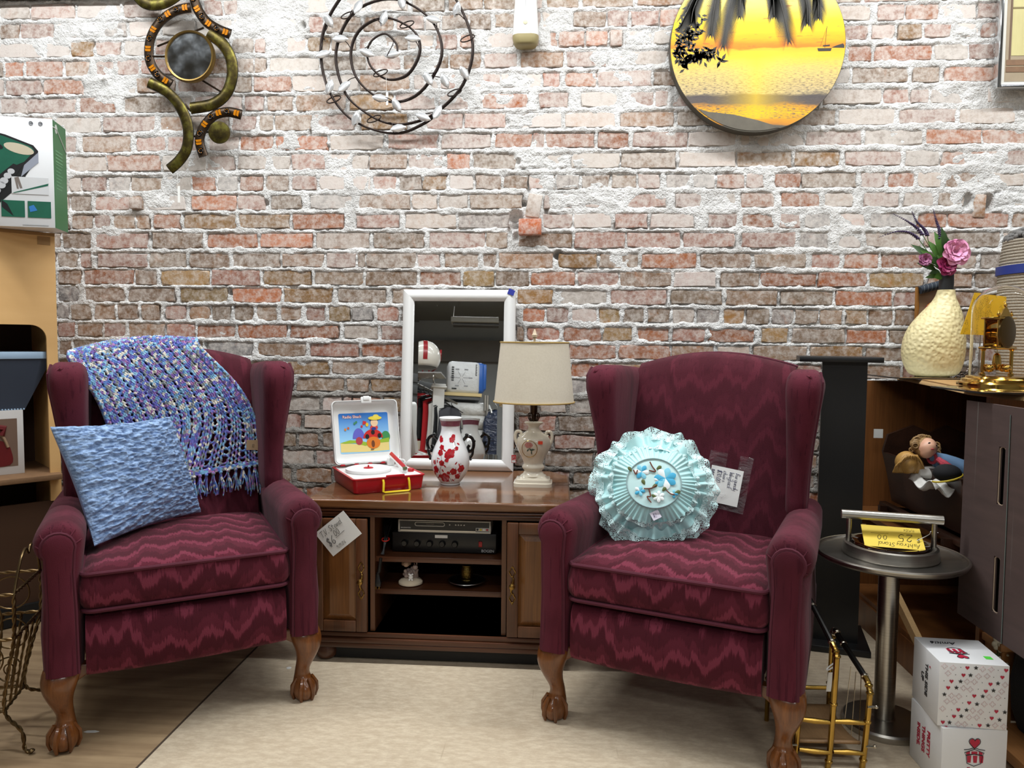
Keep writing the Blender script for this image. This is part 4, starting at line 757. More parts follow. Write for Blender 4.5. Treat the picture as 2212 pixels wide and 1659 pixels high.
flat(blob(.70, .62, .08, .07), yP-.0024, (206, 60, 50), 'red_coat'); flat(blob(.69, .59, .05, .04), yP-.0025, (40, 50, 130), 'blue_trousers'); flat(blob(.71, .74, .075, .10), yP-.0026, (236, 200, 160), 'child_face'); flat(blob(.71, .80, .09, .08, 16, 0, 180), yP-.0027, (50, 34, 28), 'child_hair'); flat(blob(.73, .86, .14, .05), yP-.0028, (236, 214, 70), 'straw_hat'); flat(blob(.75, .90, .06, .05), yP-.0030, (240, 220, 90), 'hat_crown')
flat([U(.48, .80), U(.55, .78), U(.54, .72), U(.47, .70)], yP-.0026, (196, 40, 50), 'bird'); flat(blob(.56, .70, .03, .05), yP-.0026, (230, 190, 40), 'horn')
for u, v, c in ((.12, .60, (220, 130, 40)), (.18, .63, (200, 90, 40)), (.31, .74, (60, 130, 90)), (.345, .77, (60, 130, 90)), (.45, .66, (190, 40, 60))): flat(blob(u, v, .022, .032, 10), yP-.0024, c, 'note')
flat([U(.62, .10), U(.70, .12), U(.66, .05), U(.60, .05)], yP-.0014, (120, 100, 70), 'path')
lettering('Radio Shack', .0145, frame((px0+.050, yP-.0016, pz1_-.014), (1, 0, .0), (0, 0, 1)), mk('shop_print', C(222, 210, 214), .5), lid, bold=.0003); lettering('Radio Shack', .0145, frame((px0+.0492, yP-.0012, pz1_-.0130), (1, 0, .0), (0, 0, 1)), RED, lid, bold=.0005)
# ---- vase with black scroll handles
PORC = NT('porcelain_red_flowers'); n = PORC; n.set(col=n.mix(n.noise(n.co(), 5), C(226, 228, 230), C(236, 236, 236)), rough=.08, coat=.6); PORC = n.m
p = pz(973, 1031, Z0); VY = 2.60; p = py(973, 1020, VY)
t = thing('vase', 'white porcelain vase with red flowers and black scroll handles', 'vase', (p[0], VY, Z0))
VS = 1.075
vp = [(.030, 0), (.034, .001), (.034, .006), (.040, .012), (.056, .035), (.066, .06), (.069, .083), (.064, .108), (.052, .135), (.041, .158), (.0345, .175), (.033, .188), (.0345, .204), (.039, .216), (.041, .221), (.0385, .222), (.033, .214), (.030, .19), (.0, .186)]; vp = [(r, z*VS) for r, z in vp]
MB().loft([[(r*cos(2*pi*i/48), r*sin(2*pi*i/48), z) for i in range(48)] for r, z in spline(vp, 3)]).build('body', PORC, t, 60)
def vr(z):
    for (r0, z0), (r1, z1) in zip(vp, vp[1:]):
        if z0 <= z <= z1: return r0+(r1-r0)*(z-z0)/(z1-z0)
    return .04
VRED = mk('glaze_red', C(168, 22, 34), .2, var=.15, vs=60); VSTEM = mk('glaze_stem', C(120, 60, 60), .3); VBAND = mk('glaze_band', C(128, 70, 84), .3, var=.4, vs=220)
mb = MB(); mb.loft([[((vr(z)+.0006)*cos(2*pi*i/48), (vr(z)+.0006)*sin(2*pi*i/48), z) for i in range(48)] for z in (.21, .216, .222, .229)], cap=False); mb.build('neck_band', VBAND, t)
def on_vase(u, v):      # u: metres round the front, v: height
    r = vr(v)+.0009; a = -pi/2+u/max(r, .02); return (r*cos(a), r*sin(a), v)
def petal_flower(mb, u, v, R, n=5, ph=0):
    for k in range(n):
        a = ph+2*pi*k/n; cu, cv = u+R*.55*cos(a), v+R*.55*sin(a)
        ring = [on_vase(cu+R*.55*cos(b), cv+R*.55*sin(b)) for b in [2*pi*i/9 for i in range(9)]]
        mb.raw(ring+[on_vase(cu, cv)], [(i, (i+1) % 9, 9) for i in range(9)])
for u, v, R in ((.008, .118, .016), (.0, .112, .012), (-.012, .032, .017), (-.030, .036, .007), (-.022, .085, .010), (-.028, .120, .010), (-.024, .138, .009), (.020, .055, .012), (.034, .036, .010), (-.048, .06, .013), (.045, .06, .010), (.052, .065, .012), (-.055, .085, .008), (.012, .165, .010), (.016, .176, .007), (-.030, .163, .009), (-.034, .17, .007), (.03, .135, .007), (-.003, .096, .007), (.002, .05, .006), (-.06, .045, .008)):
    mb = MB(); petal_flower(mb, u, v, R, 5, random.random()*6); mb.build('flower', VRED, t, 0)
mb = MB()
def stem(pts): mb.tube([on_vase(*q) for q in spline(pts, 6)], .0007, 4)
for s_ in ([(.012, .016), (.004, .04), (.018, .05), (.03, .07)], [(.005, .016), (-.01, .03), (-.03, .05), (-.022, .085), (-.025, .12), (-.03, .14)], [(.012, .02), (.035, .034), (.05, .05), (.048, .085)], [(-.022, .085), (-.005, .10), (.01, .12), (.025, .14)], [(-.03, .05), (-.045, .075), (-.05, .095)], [(.012, .165), (.022, .155), (.024, .145)]): stem(s_)
mb.build('stems', VSTEM, t)
mb = MB()
for u, v in ((.0, .022), (.016, .022), (-.018, .058), (-.01, .075), (.028, .06), (.03, .085), (.042, .078), (-.04, .09), (.02, .13), (.036, .15), (-.036, .1), (-.012, .128), (.04, .045), (-.04, .03)):
    a = random.random()*6; ring = [on_vase(u+.0065*cos(b)*cos(a)-.0025*sin(b)*sin(a), v+.0065*cos(b)*sin(a)+.0025*sin(b)*cos(a)) for b in [2*pi*i/8 for i in range(8)]]; mb.raw(ring, [tuple(range(8))])
mb.build('leaves', VRED, t, 0)
GBL = mk('black_glaze', C(14, 14, 15), .12)
for s in (-1, 1):
    mb = MB(); P = [(s*.046, .158), (s*.060, .172), (s*.076, .166), (s*.083, .148), (s*.079, .126), (s*.067, .118), (s*.062, .13), (s*.068, .14)]
    mb.tube([(x, 0, z) for x, z in spline(P, 6)], .0058, 8)
    mb.tube([(x, 0, z) for x, z in spline([(s*.080, .13), (s*.078, .108), (s*.070, .094), (s*.076, .088)], 6)], .0048, 8); mb.ball((s*.058, 0, .176), .007, 8, 6); mb.ball((s*.084, 0, .155), .006, 8, 6)
    mb.build('handle', GBL, t)
# ---- table lamp with oval shade, urn base
LY = 2.62; p = pz(1152, 1046, Z0); p = py(1152, 1000, LY); IVO = mk('ivory_glaze', C(226, 217, 197), .12, var=.05, coat=.4)
t = thing('table_lamp', 'ivory ceramic urn lamp with rose medallion and oval linen shade', 'lamp', (p[0], LY, Z0)); LAMP = t
def q_(px, pyv): w = py(px, pyv, LY); return w[0]-p[0], w[2]-Z0
mb = MB(); mb.loft([[(x, y, z) for x, y in ring_box(0, 0, h_, h_*.8, h_*c_, 3)] for z, h_, c_ in ((0, .068, .28), (.012, .068, .28), (.014, .062, .28), (.024, .060, .28), (.026, .05, .3), (.034, .044, .4))]); mb.build('plinth', IVO, t, 40)
mb = MB(); mb.loft([[(r*cos(2*pi*i/40), r*.85*sin(2*pi*i/40), z) for i in range(40)] for r, z in spline([(.046, .034), (.036, .042), (.032, .052), (.040, .062), (.038, .07), (.034, .078), (.042, .10), (.054, .125), (.060, .15), (.056, .168), (.040, .182), (.024, .196), (.020, .21), (.034, .222), (.030, .226), (.018, .228)], 3)]); mb.build('urn', IVO, t, 60)
for s in (-1, 1):
    mb = MB(); mb.tube([(x, 0, z) for x, z in spline([(s*.042, .108), (s*.056, .14), (s*.066, .165), (s*.062, .188), (s*.048, .19), (s*.044, .178), (s*.052, .174)], 6)], [.0055]*37, 8); mb.ball((s*.05, 0, .128), .005, 8, 6); mb.ball((s*.047, 0, .116), .0045, 8, 6); mb.build('handle', IVO, t)
def on_urn(u, v):
    y = -.85*(.046+.30*(v-.105))*sqrt(max(.05, 1-(u/.062)**2)); return (u, y-.003, v)
GOLD = mk('gilding', C(176, 140, 70), .25, 1.)
mb = MB(); mb.tube([on_urn(-.012+.027*cos(a), .135+.030*sin(a)) for a in [2*pi*i/32 for i in range(32)]], .0011, 6, closed=True); mb.build('medallion_ring', GOLD, t)
def urn_patch(poly, c, nm):
    mb = MB(); cx = sum(q[0] for q in poly)/len(poly); cz = sum(q[1] for q in poly)/len(poly); V_ = [on_urn(*q) for q in poly]+[on_urn(cx, cz)]; V_ = [(a, b-.0006, c_) for a, b, c_ in V_]; mb.raw(V_, [(i, (i+1) % len(poly), len(poly)) for i in range(len(poly))]); mb.build(nm, mk('decal_'+nm, C(*c), .3), t, 0)
for k in range(6): a = 2*pi*k/6; urn_patch([(-.015+.007*cos(a)+.008*cos(b), .149+.005*sin(a)+.006*sin(b)) for b in [2*pi*i/8 for i in range(8)]], (196, 130+8*(k % 2), 126), 'rose_petal')
for (x0, z0, x1, z1) in ((-.014, .138, -.002, .126), (-.01, .132, .008, .133), (-.014, .136, -.022, .124), (-.006, .128, -.004, .114)):
    dx, dz = x1-x0, z1-z0; urn_patch([(x0, z0), (x0+dx*.5-dz*.2, z0+dz*.5+dx*.2), (x1, z1), (x0+dx*.5+dz*.2, z0+dz*.5-dx*.2)], (76, 96, 84), 'rose_leaf')
ST_O = mk('orange_sticker', C(232, 70, 36), .6); a = on_urn(.026, .158); MB().box((a[0], a[1]-.002, a[2]), (.016, .001, .011), 0).build('price_sticker', ST_O, t)
mb = MB(); mb.tube([(-.05, -.02, .16), (-.064, -.03, .13), (-.068, -.03, .11)], .0006, 4); mb.build('tag_string', PAPER, t)
MB().bx(-.076, -.060, -.032, -.031, .082, .110).build('price_tag', mk('red_tag', C(196, 36, 44), .5), t); MB().bx(-.0745, -.0615, -.0326, -.0319, .0835, .092).build('tag_panel', PAPER, t)
mb = MB(); mb.X = frame((-.0755, -.0324, .100), (1, 0, 0), (0, 0, 1)); hand(mb, 'Sale', .001, .001, .006, .0005, z=0); hand(mb, 'Price', .001, -.006, .006, .0004, z=0); mb.build('tag_writing', PAPER, t)
BRZ = mk('bronze_socket', C(60, 46, 34), .4, .8)
mb = MB()
for k in range(8):
    a = 2*pi*k/8; mb.tube([(.012*cos(a), .012*sin(a), .226), (.019*cos(a), .019*sin(a), .24), (.020*cos(a), .020*sin(a), .252), (.014*cos(a), .014*sin(a), .258)], .002, 5)
mb.build('gallery', BRZ, t)
mb = MB(); mb.lathe([(.009, .226), (.009, .25), (.013, .256), (.013, .30), (.008, .305), (.003, .31), (.003, .50)], 14); mb.build('socket', BRZ, t)
sb = q_(1152, 870)[1]; stp = q_(1152, 738)[1]; rb, rt = .142, .120
SHD = NT('linen_shade'); n = SHD; o = n.co(); f = n.noise(n.scl(o, (160, 160, 160)), 1, 2); g = n.noise(o, 9, 4); n.set(col=n.mix(n.math('ADD', n.math('MULTIPLY', f, .5), n.math('MULTIPLY', g, .5)), C(198, 188, 168), C(226, 218, 200)), rough=.9); n.bump(f, .15, .001); SHD = n.m
def sr(r, z): return [(r*cos(2*pi*i/56), r*.78*sin(2*pi*i/56), z) for i in range(56)]
mb = MB(); mb.loft([sr(rb, sb), sr((rb+rt)/2, (sb+stp)/2), sr(rt, stp), sr(rt-.002, stp), sr(rb-.002, sb)], closed=True); mb.build('shade', SHD, t, 60)
TRM = mk('shade_trim', C(196, 166, 96), .7)
for r, z in ((rb+.001, sb+.003), (rt+.001, stp-.003)): mb = MB(); mb.tube(sr(r, z), .0032, 6, closed=True, flat=.6); mb.build('shade_trim', TRM, t)
mb = MB(); mb.tube([(-rt, 0, stp-.008), (0, 0, stp-.004), (rt, 0, stp-.008)], .0015, 6); mb.tube([(0, -rt*.78, stp-.008), (0, 0, stp-.004), (0, rt*.78, stp-.008)], .0015, 6); mb.tube([(0, 0, .3), (0, 0, stp+.004)], .002, 6); mb.build('spider', BRZ, t)
mb = MB(); mb.lathe([(.004, stp), (.0045, stp+.012), (.009, stp+.016), (.010, stp+.024), (.007, stp+.028), (.005, stp+.036), (.002, stp+.043), (.0, stp+.044)], 16); mb.build('finial', mk('bone_finial', C(206, 186, 158), .4), t)
# ---- white framed mirror leaning on the wall
TILT = radians(6.5); MYB = 2.868; bl = py(862, 1012, MYB); br = py(1108, 1020, MYB); MW = br[0]-bl[0]
tl = py(865, 625, 2.945); MH = (tl[2]-Z0)/cos(TILT)
MROT = Matrix.Rotation(-TILT, 4, 'X')
t = thing('wall_mirror', 'mirror in a wide white moulded frame leaning against the bricks', 'mirror', ((bl[0]+br[0])/2, MYB, Z0)); t.rotation_euler = (-TILT, 0, 0); MIR = t
WFR = mk('white_frame', C(226, 226, 224), .3, var=.04, vs=3); fw = .046
def mprof(i): return None
prof = [(0, .018), (0, .0), (.004, -.006), (.012, -.012), (.022, -.015), (.032, -.013), (.040, -.007), (.044, -.002), (.046, .004), (.046, .018)]
for nm, a, b, c_, d_ in (('bottom', (-1, 0), (1, 0), 0, 1), ('right', (1, 0), (1, 1), 1, -1), ('top', (1, 1), (-1, 1), 0, -1), ('left', (-1, 1), (-1, 0), 1, 1)):
    mb = MB(); rings = []
    for e in (a, b):
        x0, z0 = e[0]*MW/2, e[1]*MH; sx, sz = -e[0], (1 if e[1] == 0 else -1)
        rings.append([(x0+sx*u, y, z0+sz*u) for u, y in prof])
    mb.loft(rings); mb.build('frame_side', WFR, t, 50)
GL = NT('mirror_glass'); GL.set(col=(.82, .84, .83, 1), metal=1., rough=.012); GL = GL.m
ix, iz0, iz1 = MW/2-fw+.002, fw-.002, MH-fw+.002; bw = .022
mb = MB(); mb.loft([[(-ix, .008, iz0), (ix, .008, iz0), (ix, .008, iz1), (-ix, .008, iz1)], [(-ix, .0045, iz0), (ix, .0045, iz0), (ix, .0045, iz1), (-ix, .0045, iz1)]]); mb.build('glass_back', BLACKM, t, 0)
mb = MB(); mb.raw([(-ix, .004, iz0), (ix, .004, iz0), (ix, .004, iz1), (-ix, .004, iz1), (-ix+bw, .003, iz0+bw), (ix-bw, .003, iz0+bw), (ix-bw, .003, iz1-bw), (-ix+bw, .003, iz1-bw)], [(4, 5, 6, 7), (0, 1, 5, 4), (1, 2, 6, 5), (2, 3, 7, 6), (3, 0, 4, 7)]); mb.build('mirror_glass', GL, t, 0)
mb = MB().at(MW/2-.017, -.0165, MH-.012, ry=.35); mb.box((0, 0, 0), (.026, .0015, .022), 0); mb.build('tape', mk('blue_tape', C(26, 40, 140), .6), t)
# ================================================================ pillows, throw, note (lying on the chairs)
bpy.context.view_layer.update()
def along(px, pyv, P, dist, far=True):
    """point on the pixel's ray at a given distance from P"""
    d = ray(px, pyv); d = d/np.linalg.norm(d); o = CAM-np.array(P); b = np.dot(o, d); c = np.dot(o, o)-dist*dist; q = b*b-c
    q = sqrt(max(q, 0)); return CAM+d*(-b+(q if far else -q))
# ---- blue boucle pillow
BL_, BR_ = pz(204, 1180, .478), pz(434, 1106, .478); side = np.linalg.norm(BR_-BL_)
ML_ = CH_L.matrix_world; nL = np.array(ML_.to_3x3() @ Vector((0, -1, 0)))
TL_ = pplane(108, 922, np.array(ML_ @ Vector((0, .235, .7))), nL); TR_ = pplane(368, 900, np.array(ML_ @ Vector((0, .36, .7))), nL)
print('pillow side', side, TL_, TR_)
n = NT('blue_boucle'); o = n.co(); f = n.noise(n.scl(o, (60, 60, 150)), 1, 3, .6); c = n.mix(n.step(f, .3, .7), C(94, 120, 160), C(158, 186, 224)); n.set(col=c, rough=.95, sheen=.1); n.bump(n.noise(o, 130, 3), .7, .004); BOUC = n.m
FLANN = mk('blue_backing', C(138, 156, 196), .9, bs=400)
N_ = np.cross(BR_-BL_, TL_-BL_); N_ = N_/np.linalg.norm(N_)
if np.dot(N_, CAM-BL_) < 0: N_ = -N_
cen = (BL_+BR_+TL_+TR_)/4
t = thing('throw_pillow', 'square pale blue boucle pillow leaning in the left armchair', 'pillow', tuple(cen))
NP = 200; uu = np.linspace(0, 1, NP); U_, V__ = np.meshgrid(uu, uu)
lump = fbm((NP, NP), 4.5, 2, .6, 21, 2.2)+.4*fbm((NP, NP), 12, 2, .6, 22, 1.6)
def sheet(sgn, amp):
    P = (1-U_)[..., None]*(1-V__)[..., None]*BL_+U_[..., None]*(1-V__)[..., None]*BR_+(1-U_)[..., None]*V__[..., None]*TL_+U_[..., None]*V__[..., None]*TR_
    b = (np.clip(16*U_*(1-U_)*V__*(1-V__), 0, 1))**.45
    pin = .035*(np.sin(pi*U_)*(2*V__-1)) ; pin2 = .035*(np.sin(pi*V__)*(2*U_-1))
    P = P-(TL_-BL_)*(pin[..., None])*.9-(BR_-BL_)*(pin2[..., None])*.9
    h_ = b*amp+(lump*.020*np.clip(b*3, 0, 1) if sgn > 0 else 0)
    return (P+N_*(sgn*h_)[..., None]-cen)
for nm, sg, am, m in (('front', 1, .062, BOUC), ('backing', -1, .05, FLANN)):
    P = sheet(sg, am).reshape(-1, 3); mb = MB(); mb.v = [tuple(p) for p in P]; mb.f = [(j*NP+i, j*NP+i+1, (j+1)*NP+i+1, (j+1)*NP+i) for j in range(NP-1) for i in range(NP-1)]; mb.mi = [0]*len(mb.f); mb.build(nm, m, t, 180)
KRAFT = mk('kraft_tag', C(186, 160, 122), .8)
a = along(366, 906, BR_, side*.97)-cen; mb = MB().at(a[0]+.01, a[1]-.02, a[2]-.012, ry=.25, rz=.5); mb.box((0, 0, 0), (.016, .0012, .036)); mb.build('price_tag', KRAFT, t); mb = MB().at(a[0]+.012, a[1]-.0215, a[2]-.02, ry=.25, rz=.5); mb.box((0, 0, 0), (.008, .001, .012)); mb.build('tag_sticker', PAPER, t)
# ---- knitted throw over the left chair back
def plane_of(ch, off):
    M = ch.matrix_world; lean = .2; p0 = M @ Vector((0, .52-.076-off, .6+.0)); nn = (M.to_3x3() @ Vector((0, -1, lean))).normalized()
    p0 = M @ Vector((0, .52-.076-off+lean*(.7-.44), .7)); return np.array(p0), np.array(nn)
P0, NN = plane_of(CH_L, .020)
CTRL = [[(150, 780, .13), (232, 758, .03), (335, 746, .0), (432, 750, .0)],
        [(205, 856, .10), (300, 838, .02), (405, 826, .0), (512, 832, .0)],
        [(238, 935, .06), (342, 918, .0), (442, 906, .0), (552, 908, .0)],
        [(275, 1050, .03), (352, 1043, .0), (412, 1028, .0), (568, 1000, .0)]]
G = []
for row in CTRL:
    g = []
    for x, y, fw_ in row:
        p = pplane(x, y, P0, NN); d = (CAM-p)/np.linalg.norm(CAM-p); g.append(p+d*fw_)
    G.append(g)
ML = CH_L.matrix_world.to_3x3(); bk = np.array(ML @ Vector((0, 1, 0)))
G = [[p+bk*.15+np.array((0, 0, -.16)) for p in G[0]], [p+bk*.12+np.array((0, 0, .0)) for p in G[0]], [p+bk*.05+np.array((0, 0, .022)) for p in G[0]]]+G
rows = [spline(r, 12) for r in G]; cols = list(zip(*rows)); SURF = np.array([spline(list(c), 12) for c in cols])   # [u][v][3]
nu_, nv_ = SURF.shape[:2]
def S(u, v):
    a = np.clip(u, 0, 1)*(nu_-1); b = np.clip(v, 0, 1)*(nv_-1); i = min(int(a), nu_-2); j = min(int(b), nv_-2); a -= i; b -= j
    return (SURF[i, j]*(1-a)+SURF[i+1, j]*a)*(1-b)+(SURF[i, j+1]*(1-a)+SURF[i+1, j+1]*a)*b
def SN(u, v):
    e = .01; a = S(u+e, v)-S(u-e, v); b = S(u, v+e)-S(u, v-e); c = np.cross(a, b); c = c/(np.linalg.norm(c)+1e-9); return c
n = NT('variegated_yarn'); g = n.n('NewGeometry').outputs['Position']; vc = n.n('TexVoronoi'); n.L(g, vc.inputs['Vector']); vc.inputs['Scale'].default_value = 105
r_ = n.sep(vc.outputs['Color'])[0]
c = n.ramp(r_, [(0, C(106, 104, 186)), (.15, C(144, 190, 220)), (.27, C(128, 96, 162)), (.37, C(222, 217, 204)), (.50, C(88, 124, 190)), (.61, C(132, 138, 140)), (.73, C(164, 116, 166)), (.81, C(122, 172, 206)), (.93, C(84, 86, 146))], 'CONSTANT')
n.set(col=c, rough=.95, sheen=.1); n.bump(n.noise(g, 700, 2), .6, .002); YARN = n.m
t = thing('knitted_throw', 'open knit throw in mixed blue and purple yarn with fringe over the armchair back', 'blanket', tuple(S(.6, .6))); org = S(.6, .6)
NB = 13; mb = MB()
sgn = 1 if np.dot(SN(.5, .7), CAM-S(.5, .7)) > 0 else -1
L_v = sum(np.linalg.norm(S(.6, (k+1)/60)-S(.6, k/60)) for k in range(60))
for b in range(NB+1):
    uc = b/NB
    for k in (-1.45, -.5, .5, 1.45):
        pts = []; m = int(L_v/.0055)
        for i in range(m+1):
            v = i/m; wv = .3*sin(i*2*pi/2.6+k*2.1+b); du = (k*.205+.17*wv)/NB; nn = SN(uc+du, v)*sgn; pts.append(S(uc+du, v)+nn*(.0045+.003*cos(i*2*pi/2.6+k*2.1+b))-org)
        mb.tube(pts, .0044, 5)
    if b < NB:
        m = int(L_v/.0180); st = random.random()
        for i in range(m):
            v = (i+st)/m+random.uniform(-.004, .004)
            if v > 1: continue
            a0 = uc+.28/NB; a1 = uc+.72/NB; pts = []
            for q in range(6):
                f = q/5; uq = a0+(a1-a0)*f; nn = SN(uq, v)*sgn; pts.append(S(uq, v+.006*sin(pi*f))+nn*.003-org)
            mb.tube(pts, [.0052, .0046, .004, .004, .0046, .0052], 5)
            if random.random() < .55: mb.tube([S(a0+(a1-a0)*(.2+.6*f), v+.35/m*f)+SN(uc, v)*sgn*.003-org for f in (0, .5, 1)], .0042, 5)
for v in (.985, .992, 1.0):
    mb.tube([S(q/60, v)+SN(q/60, v)*sgn*(.005+.002*sin(q*2))-org for q in range(61)], .0046, 5)
mb.build('knit', YARN, t, 180)
k = 0
for u in np.linspace(.40, 1.0, 22):
    p = S(u, 1.0); nn = SN(min(u, .98), .97)*sgn; mb = MB()
    for q in range(8):
        L_ = random.uniform(.065, .10)*(1.1 if u < .6 or u > .9 else .85); ax, az = random.uniform(-.02, .02), random.uniform(-.006, .006)
        mb.tube(spline([p+nn*.006-org, p+nn*.008+np.array((ax*.3, az, -L_*.35))-org, p+nn*.008+np.array((ax*.8+random.uniform(-.006, .006), az*2, -L_*.7))-org, p+nn*.008+np.array((ax, az*2, -L_))-org], 4), .0023, 4)
    mb.ball(tuple(p+nn*.007-org+np.array((0, 0, -.006))), .0065, 8, 6); mb.build('tassel', YARN, t, 180)
a = pplane(545, 962, P0, NN)+NN*.018; mb = MB().at(*(a-org), rz=LA, ry=.06); mb.box((0, 0, 0), (.043, .0012, .034)); mb.build('price_tag', KRAFT, t)
mb = MB(); mb.X = frame(a-org+NN*.0012, ML @ Vector((1, 0, .02)), (0, 0, 1)); hand(mb, '10', -.006, -.008, .011, .0006); mb.build('tag_writing', mk('pencil', C(110, 96, 78), .7), t)
# ---- aqua ruffled cushion on the right chair
MR = CH_R.matrix_world; mr3 = MR.to_3x3()
bot = pz(1400, 1160, .474); fwd = np.array(mr3 @ Vector((.30, -1, 0))); fwd /= np.linalg.norm(fwd)
tl_ = radians(24); Nc = fwd*cos(tl_)+np.array((0, 0, 1))*sin(tl_); ex = np.cross(np.array((0, 0, 1)), Nc); ex /= np.linalg.norm(ex); ex = -ex if np.dot(ex, ray(2000, 800)) < 0 else ex; ey = np.cross(Nc, ex); ey = -ey if ey[2] < 0 else ey
cc = pplane(1410, 1058, bot, Nc)+Nc*.03
t = thing('ruffled_cushion', 'round aqua satin cushion with pleats lace and blue embroidered flowers', 'cushion', tuple(cc))
def K(x, y, h_): return tuple(ex*x+ey*y+Nc*h_)
n = NT('aqua_satin'); n.set(col=n.mix(n.noise(n.co(), 9), C(164, 216, 218), C(190, 232, 232)), rough=.38, sheen=.2); SAT = n.m
SATD = mk('aqua_satin_core', C(150, 202, 205), .5)
n = NT('aqua_lace'); o = n.co(); v1 = n.vor(o, 210, 0, 'DISTANCE_TO_EDGE'); v2 = n.noise(o, 300, 2); n.set(col=C(206, 236, 236), rough=.8, alpha=n.math('MAXIMUM', n.math('LESS_THAN', v1, .13), n.math('GREATER_THAN', n.noise(o, 90, 2), .56))); LACE = n.m
mb = MB(); mb.grid(lambda u, v: K(.140*v*cos(2*pi*u), .140*v*sin(2*pi*u), .045*sqrt(max(0, 1-v*v))), 40, 10, True); mb.grid(lambda u, v: K(.140*v*cos(2*pi*u), .140*v*sin(2*pi*u), -.03*sqrt(max(0, 1-v*v))), 40, 10, True); mb.build('core', SATD, t, 180)
def ruffle(nm, r0, r1, h0, h1, npl, amp, m, seed, oval=(1, 1), sag=0., nu=320):
    g = random.Random(seed); ph = [g.uniform(0, 6) for _ in range(6)]
    def fn(u, v):
        a = 2*pi*u; w = sin(npl*a+1.3*sin(5*a+ph[0])+.8*sin(11*a+ph[1])); lo = sin(4*a+ph[2])*.5+sin(7*a+ph[3])*.5
        r = r0+(r1-r0)*v*(1+.06*lo); hh = h0+(h1-h0)*v+amp*(.25+.75*v)*w*(1 if v > 0 else .3)+.012*v*lo
        rr_ = r*(1+.02*v*w); y = rr_*sin(a)*oval[1]; return K(rr_*cos(a)*oval[0], max(y, -.158-.01*lo) if sag else y, hh)
    mb = MB(); mb.grid(fn, nu, 7, True); return mb.build(nm, m, t, 180)
ruffle('back_ruffle', .10, .156, -.006, -.022, 17, .010, SAT, 4, (1.02, 1.02)); ruffle('back_lace', .150, .186, -.020, -.026, 17, .010, LACE, 4, (1.02, 1.02))
ruffle('side_ruffle', .112, .152, .022, .006, 23, .0075, SAT, 2); ruffle('side_lace', .146, .172, .008, .002, 23, .0085, LACE, 2)
ruffle('pleated_ring', .074, .124, .056, .032, 52, .0022, SAT, 1, (1, .93)); ruffle('ring_lace', .118, .134, .035, .026, 26, .005, LACE, 1, (1, .93))
mb = MB(); mb.grid(lambda u, v: K(.078*v*cos(2*pi*u), .0725*v*sin(2*pi*u), .0575+.005*(1-v*v)), 40, 6, True); mb.build('medallion', mk('pale_satin', C(196, 230, 230), .4), t, 180)
mb = MB(); mb.tube([K(.078*cos(a), .073*sin(a), .0595) for a in [2*pi*i/48 for i in range(48)]], .0018, 6, closed=True); mb.build('piping', mk('silver_cord', C(150, 176, 178), .5), t)
BLU, SKY, WHT, TWIG, LEAF = mk('thread_blue', C(60, 168, 208), .5), mk('thread_sky', C(128, 204, 226), .5), mk('thread_white', C(232, 240, 240), .5), mk('thread_brown', C(112, 54, 34), .6), mk('thread_green', C(84, 96, 44), .6)
def petal(x, y, a, L_, w, m, nm='petal'):
    ca, sa = cos(a), sin(a); mb = MB(); P = [(0, 0), (.35, .38), (.75, .45), (1, 0), (.75, -.45), (.35, -.38)]
    x, y, L_, w = x*1.18, y*1.18, L_*1.25, w*1.25; P = [(x+L_*p*ca-w*q*sa, y+L_*p*sa+w*q*ca) for p, q in spline(P, 3, True)]; c_ = (x+.55*L_*ca, y+.55*L_*sa)
    mb.raw([K(*p, .0628) for p in P]+[K(*c_, .0655)], [(i, (i+1) % len(P), len(P)) for i in range(len(P))]); mb.build(nm, m, t, 180)
for fx, fy, n_, L_, R0 in ((.028, .012, 7, .026, .4), (-.03, .026, 6, .018, 1.0), (-.034, -.022, 5, .013, 0), (.012, -.034, 6, .014, .5), (.012, .005, 5, .012, .2), (.048, -.026, 4, .010, 0)):
    for k in range(n_): petal(fx, fy, R0+2*pi*k/n_, L_, L_*.62, (BLU, SKY, WHT)[k % 3 if fx != .012 or fy > 0 else 2])
for P in ([(-.01, .052), (-.004, .04), (.004, .028), (-.012, .03)], [(-.05, .03), (-.044, .02), (-.04, .03)], [(-.024, -.016), (-.006, -.014), (.006, -.006)], [(-.012, -.016), (-.008, -.034), (-.016, -.036), (-.006, -.05)], [(.03, -.018), (.04, -.026), (.05, -.028)]):
    mb = MB(); mb.tube([K(x*1.18, y*1.18, .0645) for x, y in spline(P, 5)], .0019, 6); mb.build('twig', TWIG, t)
for x, y, a in ((.006, .034, .6), (-.054, .026, 2.2), (-.022, -.006, 2.), (-.004, -.012, .6), (-.006, -.03, -.4), (.02, -.02, .8), (.05, -.024, .4)): petal(x, y, a, .014, .009, LEAF, 'leaf')
mb = MB(); mb.X = Matrix.Translation(Vector(K(.006, -.092, .052))) @ frame((0, 0, 0), ex, ey) @ Matrix.Rotation(.5, 4, 'Z'); mb.box((0, 0, 0), (.026, .024, .001)); mb.build('price_tag', mk('lilac_tag', C(216, 212, 226), .7), t)
mb = MB(); mb.X = Matrix.Translation(Vector(K(.006, -.092, .053))) @ frame((0, 0, 0), ex, ey) @ Matrix.Rotation(.5, 4, 'Z'); hand(mb, '$2', -.008, -.004, .010, .0005); mb.build('tag_writing', mk('grey_ink', C(120, 110, 140), .7), t)
